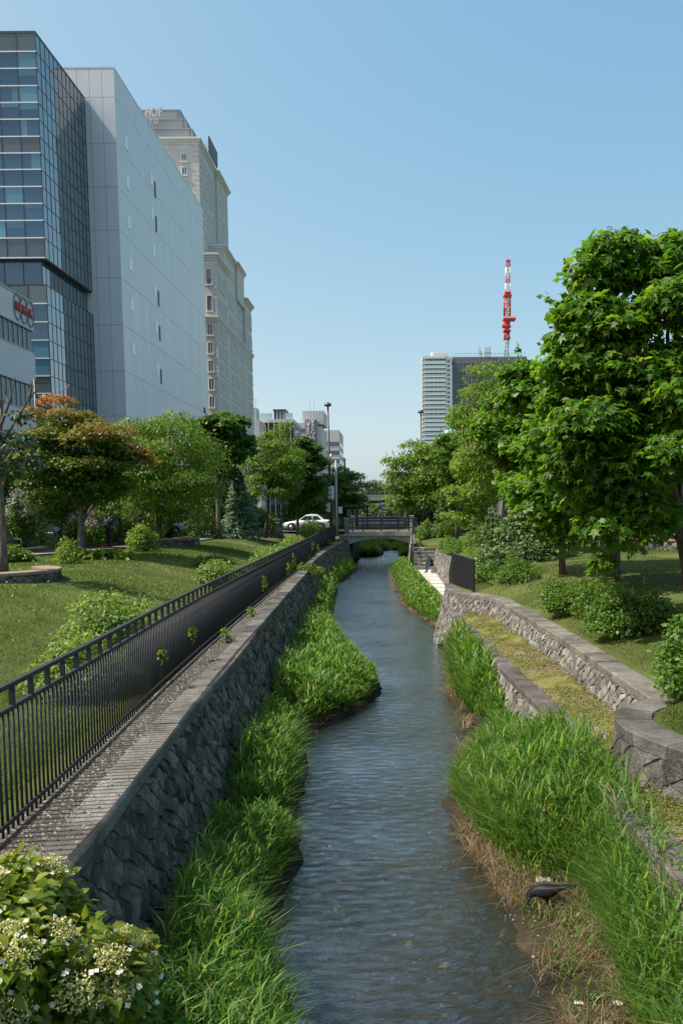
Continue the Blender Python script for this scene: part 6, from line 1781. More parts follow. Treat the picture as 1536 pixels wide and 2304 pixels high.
def flower_mesh(seed):
    r = np.random.default_rng(seed); n = 300
    a = r.uniform(0, 6.283, n); q = np.sqrt(r.random(n)) * .092
    P = np.stack([np.cos(a) * q, np.sin(a) * q, .035 - q * q * 3.5 + r.normal(size=n) * .008], 1)
    V, F = leaves_mesh(T_SIMPLE, P, rand_unit(r, n), rand_unit(r, n), .0175 * r.uniform(.7, 1.4, n))
    b = MB(); b.add(V.tolist(), F.tolist(), 0)
    for k in range(r.integers(3, 7)):
        a0 = r.uniform(0, 6.283); c = np.array([math.cos(a0), math.sin(a0), 0]) * .105 + np.array([0, 0, .01])
        for p in range(4):
            a1 = p * PI / 2 + a0
            Vp, Fp = leaves_mesh(tpl_simple(.55, .02), c[None], np.array([[math.cos(a1), math.sin(a1), .1]]), np.array([[0, 0, 1.0]]) + r.normal(size=(1, 3)) * .2, np.array([.017]))
            b.add(Vp.tolist(), Fp.tolist(), 1)
        b.tube([(0, 0, -.02), tuple(c)], .0018, 3, 2, cap=False)
    b.tube([(0, 0, .03), (0, 0, -.12)], .004, 4, 2, cap=False)
    return b.mesh('flower_head', [G['cream_flower'], G['white_flower'], G['weed']])
fm = [flower_mesh(i) for i in range(5)]
placed = []
for j in range(4000):
    if len(placed) >= 46: break
    i = r.integers(len(P))
    p = P[i] + np.array([0.02, -.03, .05])
    e = (p - cc) / rr_
    if e[2] < -.1 or e[1] > .45 or np.linalg.norm(e) < .8: continue
    if any(np.linalg.norm(p - q) < .17 for q in placed): continue
    placed.append(p)
    nrm = Vector(tuple(dd[i] + np.array([0.1, -.5, .9]))).normalized()
    sc_ = float(r.uniform(.85, 1.25))
    put('flower_head', fm[int(r.integers(5))], hy, Matrix.Translation(Vector(p)) @ nrm.to_track_quat('Z', 'Y').to_matrix().to_4x4() @ Matrix.Rotation(float(r.uniform(0, 6)), 4, 'Z') @ Matrix.Scale(sc_, 4))
bl = thing('blue_bag', 'small dark blue bundle lying at the water edge under the bridge', 'bag', (-1.35, 83.0, .15))
M['bag_blue'] = plain('bag_blue', (0.02, 0.03, 0.10), .6, var=.2)
b = MB(); b.lathe([(.1, -.2), (.36, -.05), (.34, .18), (.2, .3), (.05, .42)], (0, 0, 0), 9); b.build('bundle', M['bag_blue'], bl)
b = MB(); b.tube([(-.1, 0, .36), (0, -.02, .5), (.1, 0, .36)], .02, 5); b.build('handle', M['bag_blue'], bl)
# ------------------------------------------------------------------ planters
M['cap_wood'] = plain('cap_wood', (0.24, 0.19, 0.14), 0.8, var=.25, scale=8)
M['cap_brick'] = plain('cap_brick', (0.30, 0.17, 0.12), 0.85, var=.25, scale=12)
M['soil'] = ground_mat('soil', [(0.3, (0.03, 0.025, 0.02)), (0.7, (0.08, 0.065, 0.05))], 2, 20, .5)
def planter(label, c, R, z0, z1, mat, cap, seed, cell=.34):
    t = thing('round_planter', label, 'planter')
    pts = [(c[0] + R * math.cos(a), c[1] + R * math.sin(a), z1, z1 - z0 + .25) for a in np.linspace(PI * .9, PI * 2.35, 40)]
    masonry_wall(t, mk_path(pts, -1, .15), .1, cell, mat, cap, seed=seed, cop_t=.09, cop_w=.5, cop_len=.5, over=.06, depth=.3)
    b = MB(); b.lathe([(R - .3, z1 - .2), (.01, z1 - .17)], (c[0], c[1], 0), 24); b.build('soil', M['soil'], t)
planter('round stone planter with a wide wooden rim at the left edge', (-11.2, 22.2), 1.75, 2.45, 2.97, M['wall_stone'], M['cap_wood'], 61)
planter('stone planter with a wooden rim behind the drooping green tree', (-12.2, 43.6), 1.55, 2.7, 3.16, M['wall_stone'], M['cap_wood'], 62)
planter('small stone planter left of the white car', (-9.9, 62.8), 1.2, 2.75, 3.1, M['wall_stone'], M['cap_wood'], 63)
planter('pale stone planter with a brick red rim on the right', (12.8, 36.2), 2.1, 2.7, 3.2, M['light_stone'], M['cap_brick'], 64)

# ------------------------------------------------------------------ bench
be = thing('park_bench', 'dark metal park bench with armrests near the left edge', 'bench', (-16.3, 33.2, 2.78), R_(62))
M['bench'] = plain('bench', (0.06, 0.065, 0.07), .5, var=.15)
for k in range(6):
    b = MB(); b.box((-.8, -.24 + k * .085, .42), (.8, -.18 + k * .085, .45)); b.build('seat_slat', M['bench'], be)
for k in range(6):
    b = MB(); b.box((-.8, .26 + k * .022, .5 + k * .075), (.8, .285 + k * .022, .56 + k * .075)); b.build('back_slat', M['bench'], be)
for x in (-.78, .78):
    b = MB(); b.tube([(x, -.24, 0), (x, -.22, .66), (x, .22, .68), (x, .30, .5)], .025, 6); b.build('armrest', M['bench'], be)
    b = MB(); b.tube([(x, .24, 0), (x, .25, .45), (x, .4, .98)], .025, 6); b.build('leg', M['bench'], be)

# ------------------------------------------------------------------ lamps, signals, signs
M['lamp_brown'] = plain('lamp_brown', (0.075, 0.04, 0.032), .5, var=.15)
M['lamp_shade'] = plain('lamp_shade', (0.08, 0.075, 0.07), .4, var=.1)
M['pole_grey'] = plain('pole_grey', (0.36, 0.38, 0.38), .6, var=.1)
M['signal_white'] = plain('signal_white', (0.62, 0.66, 0.70), .5, var=.05)
M['signal_dark'] = plain('signal_dark', (0.02, 0.02, 0.025), .4, var=.1)
def lamp_post(label, x, y, z0, z1, lean=0.0):
    t = thing('street_lamp', label, 'street lamp', (x, y, z0))
    h = z1 - z0
    b = MB(); b.tube([(0, 0, 0), (lean * .4, 0, h * .4), (lean, 0, h)], [.115, .10, .075], 10); b.build('pole', M['lamp_brown'], t)
    b = MB(); b.lathe([(.15, 0), (.15, .5), (.12, .55)], (0, 0, 0), 10); b.build('base_sleeve', M['lamp_brown'], t)
    b = MB(); b.lathe([(.1, -.08), (.30, -.02), (.31, .06), (.24, .20), (.10, .27), (.02, .28)], (lean, 0, h), 14); b.build('lamp_head', M['lamp_shade'], t)
lamp_post('tall brown street lamp rising above everything left of the bridge', -5.2, 67.0, 2.75, 13.25, -.12)
lamp_post('brown street lamp behind the trees right of the bridge', 2.95, 80.0, 2.8, 14.2, -.12)
t = thing('utility_pole', 'grey pole with a white plate beside the brown street lamp', 'pole', (-4.66, 66.2, 2.6))
b = MB(); b.tube([(0, 0, 0), (-.02, 0, 2.5), (-.02, 0, 6.1)], [.12, .10, .08], 10); b.build('shaft', M['pole_grey'], t)
b = MB(); b.box((.14, -.03, 1.75), (.48, 0, 2.3)); b.build('plate', M['signal_white'], t)
b = MB(); b.lathe([(.03, 0), (.09, .05), (.10, .3), (.03, .4)], (-.4, 0, 6.25), 8); b.build('small_lamp', M['signal_white'], t)
b = MB(); b.tube([(-.02, 0, 6.05), (-.4, 0, 6.2)], .03, 6); b.build('bracket', M['pole_grey'], t)
t = thing('traffic_light', 'pale traffic light seen from the side on the grey pole', 'traffic light', (-5.0, 66.4, 6.0))
b = MB(); b.box((-.13, -.2, -.5), (.13, .2, .62)); b.build('housing', M['signal_white'], t, bevel=.03)
for k in range(3):
    b = MB(); b.tube([(-.12, -.0, .42 - k * .36), (-.36, .0, .40 - k * .36)], [.15, .14], 10, cap=True); b.build('visor', M['signal_white'], t)
b = MB(); b.tube([(.1, 0, -.2), (.34, 0, -.2)], .035, 6); b.build('bracket', M['pole_grey'], t)
b = MB(); b.tube([(.05, .1, -.5), (.06, .1, -3.2)], .03, 6); b.build('cable_pipe', M['pole_grey'], t)
t = thing('pedestrian_signal', 'small white pedestrian signal box clipped to the brown street lamp', 'traffic light', (-5.33, 66.8, 4.85))
b = MB(); b.box((-.13, -.12, -.38), (.1, .12, .4)); b.build('housing', M['signal_white'], t, bevel=.02)
for k in (0, 1):
    b = MB(); b.tube([(-.13, 0, .2 - k * .4), (-.25, 0, .18 - k * .4)], .11, 8); b.build('visor', M['signal_white'], t)
t = thing('road_sign', 'round blue road sign with a white arrow beyond the bridge', 'sign', (-1.55, 110, 2.8))
b = MB(); b.tube([(0, 0, 0), (0, 0, 2.6)], .05, 6); b.build('post', M['pole_grey'], t)
b = MB(); b.lathe([(.33, 0), (.33, .05)], (0, 0, 0), 20, M=Matrix.Translation((0, -.06, 2.35)) @ Matrix.Rotation(PI / 2, 4, 'X')); M['sign_blue'] = plain('sign_blue', (0.02, 0.13, 0.50), .5, var=.03); b.build('disc', M['sign_blue'], t)
b = MB(); b.add([(x, -.13, z) for x, z in ((-.14, 2.46), (-.08, 2.5), (.10, 2.28), (.17, 2.34), (.17, 2.14), (-.03, 2.15), (.04, 2.22))], [(0, 1, 2, 6), (2, 3, 4, 5, 6)]); b.build('arrow', M['white_paint'], t)
t = thing('street_lamp', 'dark street lamp with a flat arm head in front of the glass building', 'street lamp', (-17.6, 40, 2.85))
b = MB(); b.tube([(0, 0, 0), (0, 0, 8.3)], [.09, .06], 8); b.build('pole', M['dark_metal'], t)
b = MB(); b.tube([(0, 0, 8.05), (.25, 0, 8.12)], .03, 6); b.box((.2, -.1, 8.08), (.72, .1, 8.2)); b.build('lamp_head', M['dark_metal'], t)
t = thing('dark_pole', 'dark pole standing between the two walking men', 'pole', (-14.75, 43.2, 2.8))
b = MB(); b.tube([(0, 0, 0), (0, 0, 4.2)], [.07, .06], 8); b.build('shaft', M['dark_metal'], t)
b = MB(); b.lathe([(.11, 0), (.11, .35), (.07, .4)], (0, 0, 0), 8); b.build('base_sleeve', M['dark_metal'], t)
t = thing('bus_shelter', 'dark frame of a shelter left of the stream beyond the bridge', 'shelter', (-3.9, 84, 2.75))
for x in (0, 1.1):
    b = MB(); b.box((x, 0, 0), (x + .2, .2, 2.25)); b.build('post', M['dark_metal'], t)
b = MB(); b.box((-1.2, -.3, 2.25), (1.35, 1.6, 2.45)); b.build('roof', M['dark_metal'], t)
b = MB(); b.box((-1.0, 1.4, .4), (0, 1.45, 2.0)); b.build('glass_panel', M['far_glass'], t)
t = thing('orange_banner', 'small orange banner hanging behind the right trees', 'banner', (17.0, 58, 5.1))
M['orange'] = plain('orange', (0.6, 0.26, 0.02), .7, var=.1)
b = MB()
for k in range(4): b.box((-.13 + .03 * k, 0, .6 - k * .27), (.16 + .03 * k, .03, .86 - k * .27))
b.build('cloth', M['orange'], t); b = MB(); b.tube([(-.2, 0, -2.3), (-.2, 0, 1.0)], .03, 6); b.build('rod', M['dark_metal'], t)

# ------------------------------------------------------------------ cars
M['car_white'] = plain('car_white', (0.72, 0.73, 0.74), .25, 0, .5, var=.02, coat=.6)
M['car_pale'] = plain('car_pale', (0.55, 0.62, 0.68), .25, 0, .5, var=.02, coat=.6)
M['car_glass'] = glass_mat('car_glass', (0.02, 0.03, 0.04), ior=1.7)
M['tyre'] = plain('tyre', (0.02, 0.02, 0.02), .85, var=.1)
M['rim'] = plain('rim', (0.35, 0.36, 0.37), .35, .8, var=.1)
M['tail_red'] = plain('tail_red', (0.45, 0.01, 0.015), .25, var=.05)
M['head_clear'] = plain('head_clear', (0.6, 0.64, 0.68), .15, var=.05)
def car(name, label, loc, rz, mat, L=4.5, W=1.75, prof=None, cab=None, H=1.45, wheels=(1.35, -1.3), cat='car'):
    t = thing(name, label, cat, loc, rz)
    # stations along the car: x, bottom, shoulder height, half width factor
    prof = prof or [(.5, .38, .55, .72), (.47, .24, .70, .90), (.36, .22, .82, 1.0), (.2, .20, .92, 1.0), (.0, .20, .95, 1.0), (-.22, .20, .97, 1.0), (-.38, .22, .98, .98), (-.47, .28, .94, .92), (-.5, .40, .80, .82)]
    V = []; n = 10
    for (fx, zb, zs, wf) in prof:
        x = fx * L; w = W / 2 * wf
        V += [(x, -w * .85, zb), (x, -w, zb + .18), (x, -w * 1.0, zs - .22), (x, -w * .96, zs - .05), (x, -w * .80, zs), (x, w * .80, zs), (x, w * .96, zs - .05), (x, w, zs - .22), (x, w, zb + .18), (x, w * .85, zb)]
    F = [tuple(range(n)), tuple((len(prof) - 1) * n + i for i in reversed(range(n)))]
    for i in range(len(prof) - 1):
        for k in range(n): F.append((i * n + k, (i + 1) * n + k, (i + 1) * n + (k + 1) % n, i * n + (k + 1) % n))
    b = MB(); b.add(V, F, 0, True); body = b.build('body', mat, t)
    # cabin: x at belt, x at roof
    cab = cab or dict(xf=.17, xfr=.02, xr=-.36, xrr=-.22)
    zb = .93; zt = H; wb = W / 2 * .88; wt = W / 2 * .68
    xf, xfr, xrr, xr = cab['xf'] * L, cab['xfr'] * L, cab['xrr'] * L, cab['xr'] * L
    xm = (xfr + xrr) / 2
    st = [(xf, zb, wb), (xfr, zt - .06, wt * 1.02), (xm, zt, wt), (xrr, zt - .05, wt * 1.0), (xr, zb + .02, wb * .96)]
    V = []
    for (x, z, w) in st: V += [(x, -w, z), (x, -w * .8, z + .03), (x, w * .8, z + .03), (x, w, z)]
    base = len(V)
    V += [(xf, -wb, zb - .05), (xf, wb, zb - .05), (xr, -wb * .96, zb - .05), (xr, wb * .96, zb - .05), (xfr, -wb, zb - .05), (xfr, wb, zb - .05), (xrr, -wb, zb - .05), (xrr, wb, zb - .05), (xm, -wb, zb - .05), (xm, wb, zb - .05)]
    F = []
    for i in range(4):
        for k in range(3): F.append((4 * i + k, 4 * i + k + 1, 4 * i + 5 + k, 4 * i + 4 + k))
    for s_, o in ((0, 0), (3, 1)):
        F += [(s_, 4 + s_, base + 4 + o, base + o), (4 + s_, 8 + s_, base + 8 + o, base + 4 + o), (8 + s_, 12 + s_, base + 6 + o, base + 8 + o), (12 + s_, 16 + s_, base + 2 + o, base + 6 + o)]
    b = MB(); b.add(V, F, 0, False); b.build('cabin', mat, t)
    # windows, slightly proud of the cabin
    def quad(nm, pts, m): 
        bb = MB(); bb.add(pts, [(0, 1, 2, 3)]); return bb.build(nm, m, t)
    e = .012
    def sp(x, z, s):                                  # point on the sloping cabin side
        f = (z - zb) / (zt - .06 - zb); return (x, s * (wb + (wt * 1.02 - wb) * f + e), z)
    z0, z1 = zb + .03, zt - .14
    lf = lambda z: xf + (xfr - xf) * (z - zb) / (zt - .06 - zb); lr = lambda z: xr + (xrr - xr) * (z - zb) / (zt - .06 - zb)
    for s in (-1, 1):
        xmid = (xf + xr) / 2 - .02 * L
        quad('side_window', [sp(lf(z0) - .12, z0, s), sp(lf(z1) - .06, z1, s), sp(xmid + .04, z1, s), sp(xmid + .04, z0, s)], M['car_glass'])
        quad('side_window', [sp(xmid - .04, z0, s), sp(xmid - .04, z1, s), sp(lr(z1) + .08, z1, s), sp(lr(z0) + .22, z0, s)], M['car_glass'])
    dx = e * 1.5
    quad('windscreen', [(lf(z0) + dx, -wb * .86, z0 + .02), (lf(z0) + dx, wb * .86, z0 + .02), (lf(z1 + .04) + dx, wt * .9, z1 + .05), (lf(z1 + .04) + dx, -wt * .9, z1 + .05)], M['car_glass'])
    quad('rear_window', [(lr(z0) - dx, -wb * .8, z0 + .04), (lr(z0) - dx, wb * .8, z0 + .04), (lr(z1 + .02) - dx, wt * .86, z1 + .03), (lr(z1 + .02) - dx, -wt * .86, z1 + .03)], M['car_glass'])
    for wx in wheels:
        for s in (-1, 1):
            rot = Matrix.Translation((wx, s * (W / 2 - .10), .32)) @ Matrix.Rotation(PI / 2, 4, 'X')
            bb = MB(); bb.lathe([(.37, -.02), (.37, .125), (.30, .125), (.29, .08)], (0, 0, 0), 18, M=Matrix.Translation((wx, s * (W / 2 - .10) + s * .0, .36)) @ Matrix.Rotation(-s * PI / 2, 4, 'X')); bb.build('wheel_arch', M['tyre'], t)
            bb = MB(); bb.lathe([(.2, -.1), (.31, -.1), (.32, -.06), (.32, .10), (.30, .13), (.2, .13)], (0, 0, 0), 18, M=Matrix.Translation((wx, s * (W / 2 - .10), .32)) @ Matrix.Rotation(-s * PI / 2, 4, 'X')); wh = bb.build('wheel', M['tyre'], t)
            bb = MB(); bb.lathe([(.21, 0), (.20, .138), (.06, .145), (.05, .15)], (0, 0, 0), 12, M=Matrix.Translation((wx, s * (W / 2 - .10), .32)) @ Matrix.Rotation(-s * PI / 2, 4, 'X')); bb.build('rim', M['rim'], wh)
    for s in (-1, 1):
        bb = MB(); bb.box((.455 * L, s * W * .36 - .16, .58), (.485 * L, s * W * .36 + .16, .72)); bb.build('headlight', M['head_clear'], t, bevel=.03)
        bb = MB(); bb.box((-.492 * L, s * W * .40 - .12, .70), (-.44 * L, s * W * .40 + .13, .90)); bb.build('taillight', M['tail_red'], t, bevel=.03)
    return t
car('parked_car', 'white saloon car on the cross road left of the bridge', (-7.75, 72.4, 2.82), PI, M['car_white'], 4.35)
car('parked_car', 'pale blue white car behind the lilacs on the left', (-22.3, 57.5, 2.82), PI + .25, M['car_pale'], 3.9, 1.68, H=1.55, wheels=(1.2, -1.15))
car('parked_car', 'white estate car with its red tail light showing behind the trunks', (-17.7, 60.5, 2.82), PI + .1, M['car_white'], 4.4, 1.7, H=1.6, cab=dict(xf=.17, xfr=.04, xr=-.48, xrr=-.42))
car('van', 'white van on the far right road behind a grey trunk', (23.6, 66.5, 2.82), PI * .12, M['car_white'], 4.6, 1.75, H=1.95, cab=dict(xf=.40, xfr=.28, xr=-.49, xrr=-.47), cat='van')

# ------------------------------------------------------------------ people
M['skin'] = plain('skin', (0.50, 0.30, 0.21), .55, var=.06)
M['hair'] = plain('hair', (0.012, 0.010, 0.010), .5, var=.2)
M['navy'] = plain('navy', (0.018, 0.028, 0.055), .8, var=.2, scale=14)
M['black_cloth'] = plain('black_cloth', (0.012, 0.012, 0.014), .8, var=.2, scale=14)
M['charcoal'] = plain('charcoal', (0.03, 0.031, 0.034), .8, var=.2, scale=14)
M['denim'] = plain('denim', (0.045, 0.065, 0.11), .85, var=.2, scale=14)
M['blue_cloth'] = plain('blue_cloth', (0.06, 0.09, 0.26), .8, var=.15, scale=14)
M['shoe'] = plain('shoe', (0.05, 0.025, 0.018), .5, var=.1)
def person(label, loc, rz, J, top, legs, bare_arms=False):
    """one skinned body from joints J: name -> (x, y, z); y is forward"""
    names = ['pelvis', 'spine', 'chest', 'neck', 'jaw', 'head', 'crown', 'shL', 'elL', 'wrL', 'haL', 'shR', 'elR', 'wrR', 'haR', 'hipL', 'knL', 'anL', 'toL', 'hipR', 'knR', 'anR', 'toR']
    rad = dict(pelvis=(.155, .115), spine=(.145, .105), chest=(.165, .115), neck=(.058, .06), jaw=(.062, .075), head=(.078, .098), crown=(.06, .075), hipL=(.092, .10), hipR=(.092, .10), knL=(.062, .066), knR=(.062, .066),
               anL=(.042, .045), anR=(.042, .045), toL=(.045, .032), toR=(.045, .032), shL=(.068, .07), shR=(.068, .07), elL=(.045, .046), elR=(.045, .046), wrL=(.030, .026), wrR=(.030, .026), haL=(.036, .018), haR=(.036, .018))
    E = [('pelvis', 'spine'), ('spine', 'chest'), ('chest', 'neck'), ('neck', 'jaw'), ('jaw', 'head'), ('head', 'crown')]
    for s in 'LR': E += [('chest', 'sh' + s), ('sh' + s, 'el' + s), ('el' + s, 'wr' + s), ('wr' + s, 'ha' + s), ('pelvis', 'hip' + s), ('hip' + s, 'kn' + s), ('kn' + s, 'an' + s), ('an' + s, 'to' + s)]
    me = bpy.data.meshes.new('tmp'); ix = {n_: i for i, n_ in enumerate(names)}
    me.from_pydata([J[n_] for n_ in names], [(ix[a], ix[b]) for a, b in E], [])
    o = bpy.data.objects.new('tmp', me); COL.objects.link(o)
    o.modifiers.new('skin', 'SKIN')
    sv = me.skin_vertices[0].data
    for n_ in names: sv[ix[n_]].radius = rad[n_]; sv[ix[n_]].use_root = (n_ == 'pelvis')
    ss = o.modifiers.new('sub', 'SUBSURF'); ss.levels = 2; ss.render_levels = 2
    bpy.context.view_layer.update()
    dg = bpy.context.evaluated_depsgraph_get()
    bm_ = bpy.data.meshes.new_from_object(o.evaluated_get(dg)); bpy.data.objects.remove(o)
    V = [v.co.copy() for v in bm_.vertices]; F = [tuple(p.vertices) for p in bm_.polygons]
    b = MB(); mats = [M['skin'], top, legs, M['shoe']]
    seg = [(Vector(J[a]), Vector(J[c]), a, c) for a, c in E]
    V0 = [tuple(v) for v in V]; b.v = V0
    for f in F:
        c = sum((V[i] for i in f), Vector()) / len(f)
        best = None
        for (p, q, a, d_) in seg:
            dq = q - p; tt = max(0, min(1, (c - p).dot(dq) / max(dq.length_squared, 1e-9))); dist = (p + dq * tt - c).length
            if best is None or dist < best[0]: best = (dist, a, d_, tt)
        a, d_, tt = best[1:]
        if a in ('neck', 'jaw', 'head') or d_ in ('haL', 'haR') or (bare_arms and d_ in ('wrL', 'wrR')): m_ = 0
        elif a.startswith('an'): m_ = 3
        elif a in ('hipL', 'hipR', 'knL', 'knR') or d_ in ('hipL', 'hipR'): m_ = 2
        else: m_ = 1
        b.f.append(f); b.m.append(m_); b.sm.append(True)
    for s in 'LR':                                    # fingers
        w_ = Vector(J['wr' + s]); h_ = Vector(J['ha' + s]); dr = (h_ - w_).normalized(); sd = dr.cross(Vector((0, 1, .2))).normalized()
        for k in range(4):
            st = h_ + sd * (k - 1.5) * .018; b.tube([st, st + dr * .045, st + dr * (.075 - .008 * abs(k - 1.2)) + Vector((0, .018, -.005))], [.009, .008, .006], 5, 0)
        st = w_ + (h_ - w_) * .35; b.tube([st, st + Vector((0, .035, 0)) + dr * .02, st + Vector((0, .045, 0)) + dr * .05], [.011, .009, .007], 5, 0)
    t = thing('person', label, 'person', loc, rz)
    b.build('body', mats, t)
    hd = Vector(J['head']); cr = Vector(J['crown']); ax = (cr - Vector(J['jaw'])).normalized(); fwd = (Vector((0, 1, 0)) - ax * ax.y).normalized(); rt = fwd.cross(ax)
    Mh = Matrix(((rt.x, fwd.x, ax.x, hd.x), (rt.y, fwd.y, ax.y, hd.y), (rt.z, fwd.z, ax.z, hd.z), (0, 0, 0, 1)))
    hb = MB(); VV = []; FF = []
    for i in range(9):
        th = PI * .62 * i / 8
        for k in range(16):
            a = 2 * PI * k / 16; fr = .5 + .5 * math.sin(a)
            t2 = th * (1 - .36 * fr)
            VV.append(Mh @ Vector((.088 * math.sin(t2) * math.cos(a), .108 * math.sin(t2) * math.sin(a) - .006, .108 * math.cos(t2) + .018)))
    for i in range(8):
        for k in range(16): FF.append((i * 16 + k, i * 16 + (k + 1) % 16, (i + 1) * 16 + (k + 1) % 16, (i + 1) * 16 + k))
    hb.add(VV, FF, 0, True); hb.build('hair', M['hair'], t)
    fb_ = MB(); fb_.add([Mh @ Vector(p) for p in ((-.012, .088, .01), (.012, .088, .01), (.016, .10, -.03), (-.016, .10, -.03), (0, .122, -.026))], [(0, 1, 4), (1, 2, 4), (2, 3, 4), (3, 0, 4)]); fb_.build('nose', M['skin'], t)
    for sx in (-1, 1):
        eb = MB(); eb.lathe([(.004, -.008), (.02, -.004), (.022, .006), (.008, .01)], (0, 0, 0), 8, M=Mh @ Matrix.Translation((sx * .082, -.005, -.005)) @ Matrix.Rotation(PI / 2, 4, 'Y')); eb.build('ear', M['skin'], t)
        eb = MB(); eb.lathe([(.002, -.004), (.009, 0), (.002, .004)], (0, 0, 0), 8, M=Mh @ Matrix.Translation((sx * .032, .092, .014)) @ Matrix.Rotation(PI / 2, 4, 'X')); eb.build('eye', M['hair'], t)
    mo = MB(); mo.add([Mh @ Vector(p) for p in ((-.022, .086, -.06), (.022, .086, -.06), (.02, .087, -.068), (-.02, .087, -.068))], [(0, 1, 2, 3)]); mo.build('mouth', M['sign_red'], t)
    return t
stand = dict(pelvis=(0, 0, .92), spine=(0, .01, 1.10), chest=(0, .02, 1.30), neck=(0, .02, 1.45), jaw=(0, .05, 1.53), head=(0, .05, 1.60), crown=(0, .045, 1.67),
             shL=(-.17, .01, 1.38), elL=(-.22, .0, 1.11), wrL=(-.22, .10, .89), haL=(-.215, .13, .81), shR=(.17, .02, 1.38), elR=(.23, .02, 1.12), wrR=(.23, .16, .93), haR=(.225, .2, .85),
             hipL=(-.09, 0, .88), knL=(-.09, .06, .48), anL=(-.09, -.02, .08), toL=(-.10, .13, .03), hipR=(.09, 0, .88), knR=(.09, -.03, .48), anR=(.09, -.16, .10), toR=(.10, -.02, .03))
person('man in dark navy shirt and black trousers with a backpack, walking away', (-14.35, 40.4, 2.785), -.25, stand, M['navy'], M['black_cloth'], True)
bp_ = thing('backpack', 'black backpack on the back of the walking man', 'backpack', (-14.35, 40.4, 2.785), -.25)
b = MB(); b.lathe([(.10, 0), (.155, .04), (.165, .2), (.15, .36), (.09, .44)], (0, 0, 0), 14, M=Matrix.Translation((-.02, -.17, .98)) @ Matrix.Scale(.7, 4, (0, 1, 0))); b.build('bag', M['charcoal'], bp_)
b = MB(); b.lathe([(.07, 0), (.10, .03), (.10, .16), (.06, .2)], (0, 0, 0), 12, M=Matrix.Translation((-.02, -.27, 1.0)) @ Matrix.Scale(.5, 4, (0, 1, 0))); b.build('front_pocket', M['black_cloth'], bp_)
for s in (-1, 1):
    b = MB(); b.tube([(s * .09, -.12, 1.38), (s * .11, .02, 1.475), (s * .12, .15, 1.32), (s * .15, .02, 1.08), (s * .12, -.1, 1.03)], .018, 6); b.build('strap', M['black_cloth'], bp_)
bent = dict(stand); bent.update(spine=(0, .05, 1.09), chest=(0, .13, 1.27), neck=(0, .2, 1.40), jaw=(0, .26, 1.46), head=(0, .28, 1.53), crown=(0, .29, 1.60), shL=(-.18, .11, 1.34), shR=(.18, .12, 1.34), elL=(-.23, .08, 1.08), elR=(.23, .1, 1.08), wrL=(-.2, .25, .98), haL=(-.19, .32, .97), wrR=(.2, .25, .97), haR=(.19, .32, .96))
person('man in a charcoal jacket stooping behind the yellow green bush', (-13.35, 41.6, 2.785), -.6, bent, M['charcoal'], M['black_cloth'])
sit = dict(pelvis=(0, -.02, .52), spine=(0, .06, .68), chest=(0, .18, .85), neck=(0, .29, .97), jaw=(0, .36, 1.00), head=(0, .40, 1.06), crown=(0, .41, 1.13), shL=(-.17, .17, .91), elL=(-.19, .30, .68), wrL=(-.10, .50, .62), haL=(-.07, .58, .62),
           shR=(.17, .17, .91), elR=(.19, .30, .68), wrR=(.10, .50, .62), haR=(.07, .58, .62), hipL=(-.09, .02, .50), knL=(-.11, .42, .48), anL=(-.11, .38, .08), toL=(-.12, .55, .03), hipR=(.09, .02, .50), knR=(.12, .42, .48), anR=(.12, .40, .08), toR=(.13, .57, .03))
person('man in dark clothes sitting bent forward beside the pale walkway', (2.55, 51.5, .505), PI / 2 + .15, sit, M['navy'], M['denim'])
st = thing('stone_block', 'low stone block that the sitting man uses as a seat', 'stone')
b = MB(); b.box((2.42, 51.2, .5), (2.98, 51.85, .93)); b.build('block', M['light_stone'], st, bevel=.03)
person('person in a blue jacket crossing the stone bridge', (1.15, 76.6, 2.78), -PI / 2, stand, M['blue_cloth'], M['black_cloth'])

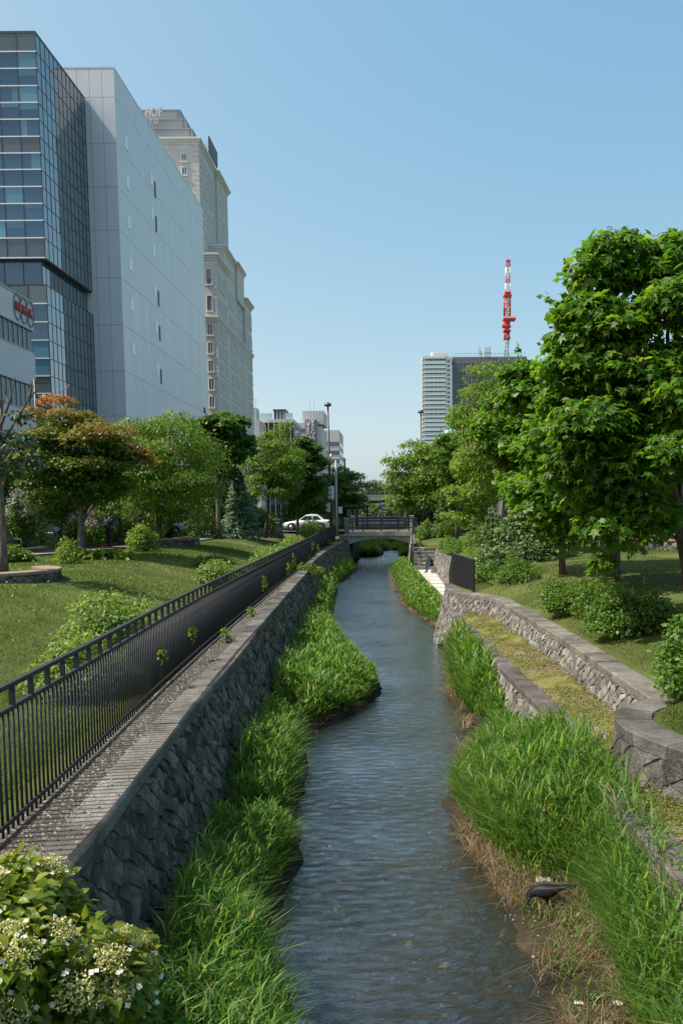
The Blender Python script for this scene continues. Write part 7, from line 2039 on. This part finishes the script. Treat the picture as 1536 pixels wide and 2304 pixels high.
# ------------------------------------------------------------------ crow
M['feather'] = plain('feather', (0.006, 0.006, 0.008), .5, 0, .35, var=.3, scale=30)
M['wing'] = plain('wing', (0.012, 0.012, 0.016), .5, 0, .35, var=.35, scale=40, bump=.4, bscale=90)
cw = thing('crow', 'black crow with its head lowered, feeding on the muddy bank', 'bird', (1.66, 8.34, bank_z(1.66, 8.34)), -.42)
cw.rotation_euler = (0, -.17, -.42)
cw.scale = (1.15, 1.15, 1.15)
def loft(sections, n=12, m=0):
    V = []; F = []
    for i, (c, ry, rz_) in enumerate(sections):
        a_ = Vector(sections[max(i - 1, 0)][0]); b_ = Vector(sections[min(i + 1, len(sections) - 1)][0]); dq = (b_ - a_).normalized()
        up = (Vector((0, 0, 1)) - dq * dq.z); up = up.normalized() if up.length > .2 else Vector((1, 0, 0)); sd = dq.cross(up)
        for k in range(n):
            t_ = 2 * PI * k / n; V.append(Vector(c) + sd * math.cos(t_) * ry + up * math.sin(t_) * rz_)
    for i in range(len(sections) - 1):
        for k in range(n): F.append((i * n + k, i * n + (k + 1) % n, (i + 1) * n + (k + 1) % n, (i + 1) * n + k))
    F += [tuple(range(n)), tuple((len(sections) - 1) * n + k for k in reversed(range(n)))]
    return V, F
body = [((-.178, 0, .125), .012, .014), ((-.172, 0, .142), .026, .028), ((-.155, 0, .168), .034, .036), ((-.128, 0, .195), .036, .04), ((-.09, 0, .213), .046, .05), ((-.04, 0, .215), .06, .062), ((.03, 0, .215), .062, .062), ((.09, 0, .225), .046, .044),
        ((.13, 0, .238), .034, .024), ((.20, 0, .255), .036, .011), ((.31, 0, .275), .046, .006)]
b = MB(); v, f = loft(body); b.add(v, f, 0, True); b.build('body', M['feather'], cw)
b = MB(); v, f = loft([((-.172, 0, .136), .013, .014), ((-.187, 0, .10), .009, .012), ((-.194, 0, .066), .003, .004)], 8); b.add(v, f, 0, True); b.build('beak', M['signal_dark'], cw)
for s in (-1, 1):
    b = MB(); v, f = loft([((-.095, s * .045, .228), .008, .012), ((-.06, s * .062, .232), .012, .042), ((.02, s * .066, .236), .012, .048), ((.10, s * .052, .246), .010, .034), ((.18, s * .036, .262), .007, .016), ((.25, s * .022, .275), .003, .005)], 10); b.add(v, f, 0, True); b.build('wing', M['wing'], cw)
    b = MB(); b.tube([(.0, s * .03, .17), (.015, s * .034, .12)], [.026, .012], 8); b.build('thigh', M['feather'], cw)
    b = MB(); b.tube([(.015, s * .034, .125), (.03, s * .035, .07), (.01, s * .035, .0)], [.007, .005, .005], 6)
    for dx, dy in ((-.05, 0), (-.04, .022), (-.04, -.022), (.03, 0)): b.tube([(.01, s * .035, .006), (.01 + dx, s * .035 + dy, .003)], [.004, .002], 5)
    b.build('leg', M['signal_dark'], cw)
    b = MB(); b.lathe([(.001, -.004), (.005, 0), (.001, .004)], (0, 0, 0), 8, M=Matrix.Translation((-.163, s * .031, .165)) @ Matrix.Rotation(PI / 2, 4, 'X')); b.build('eye', M['rim'], cw)
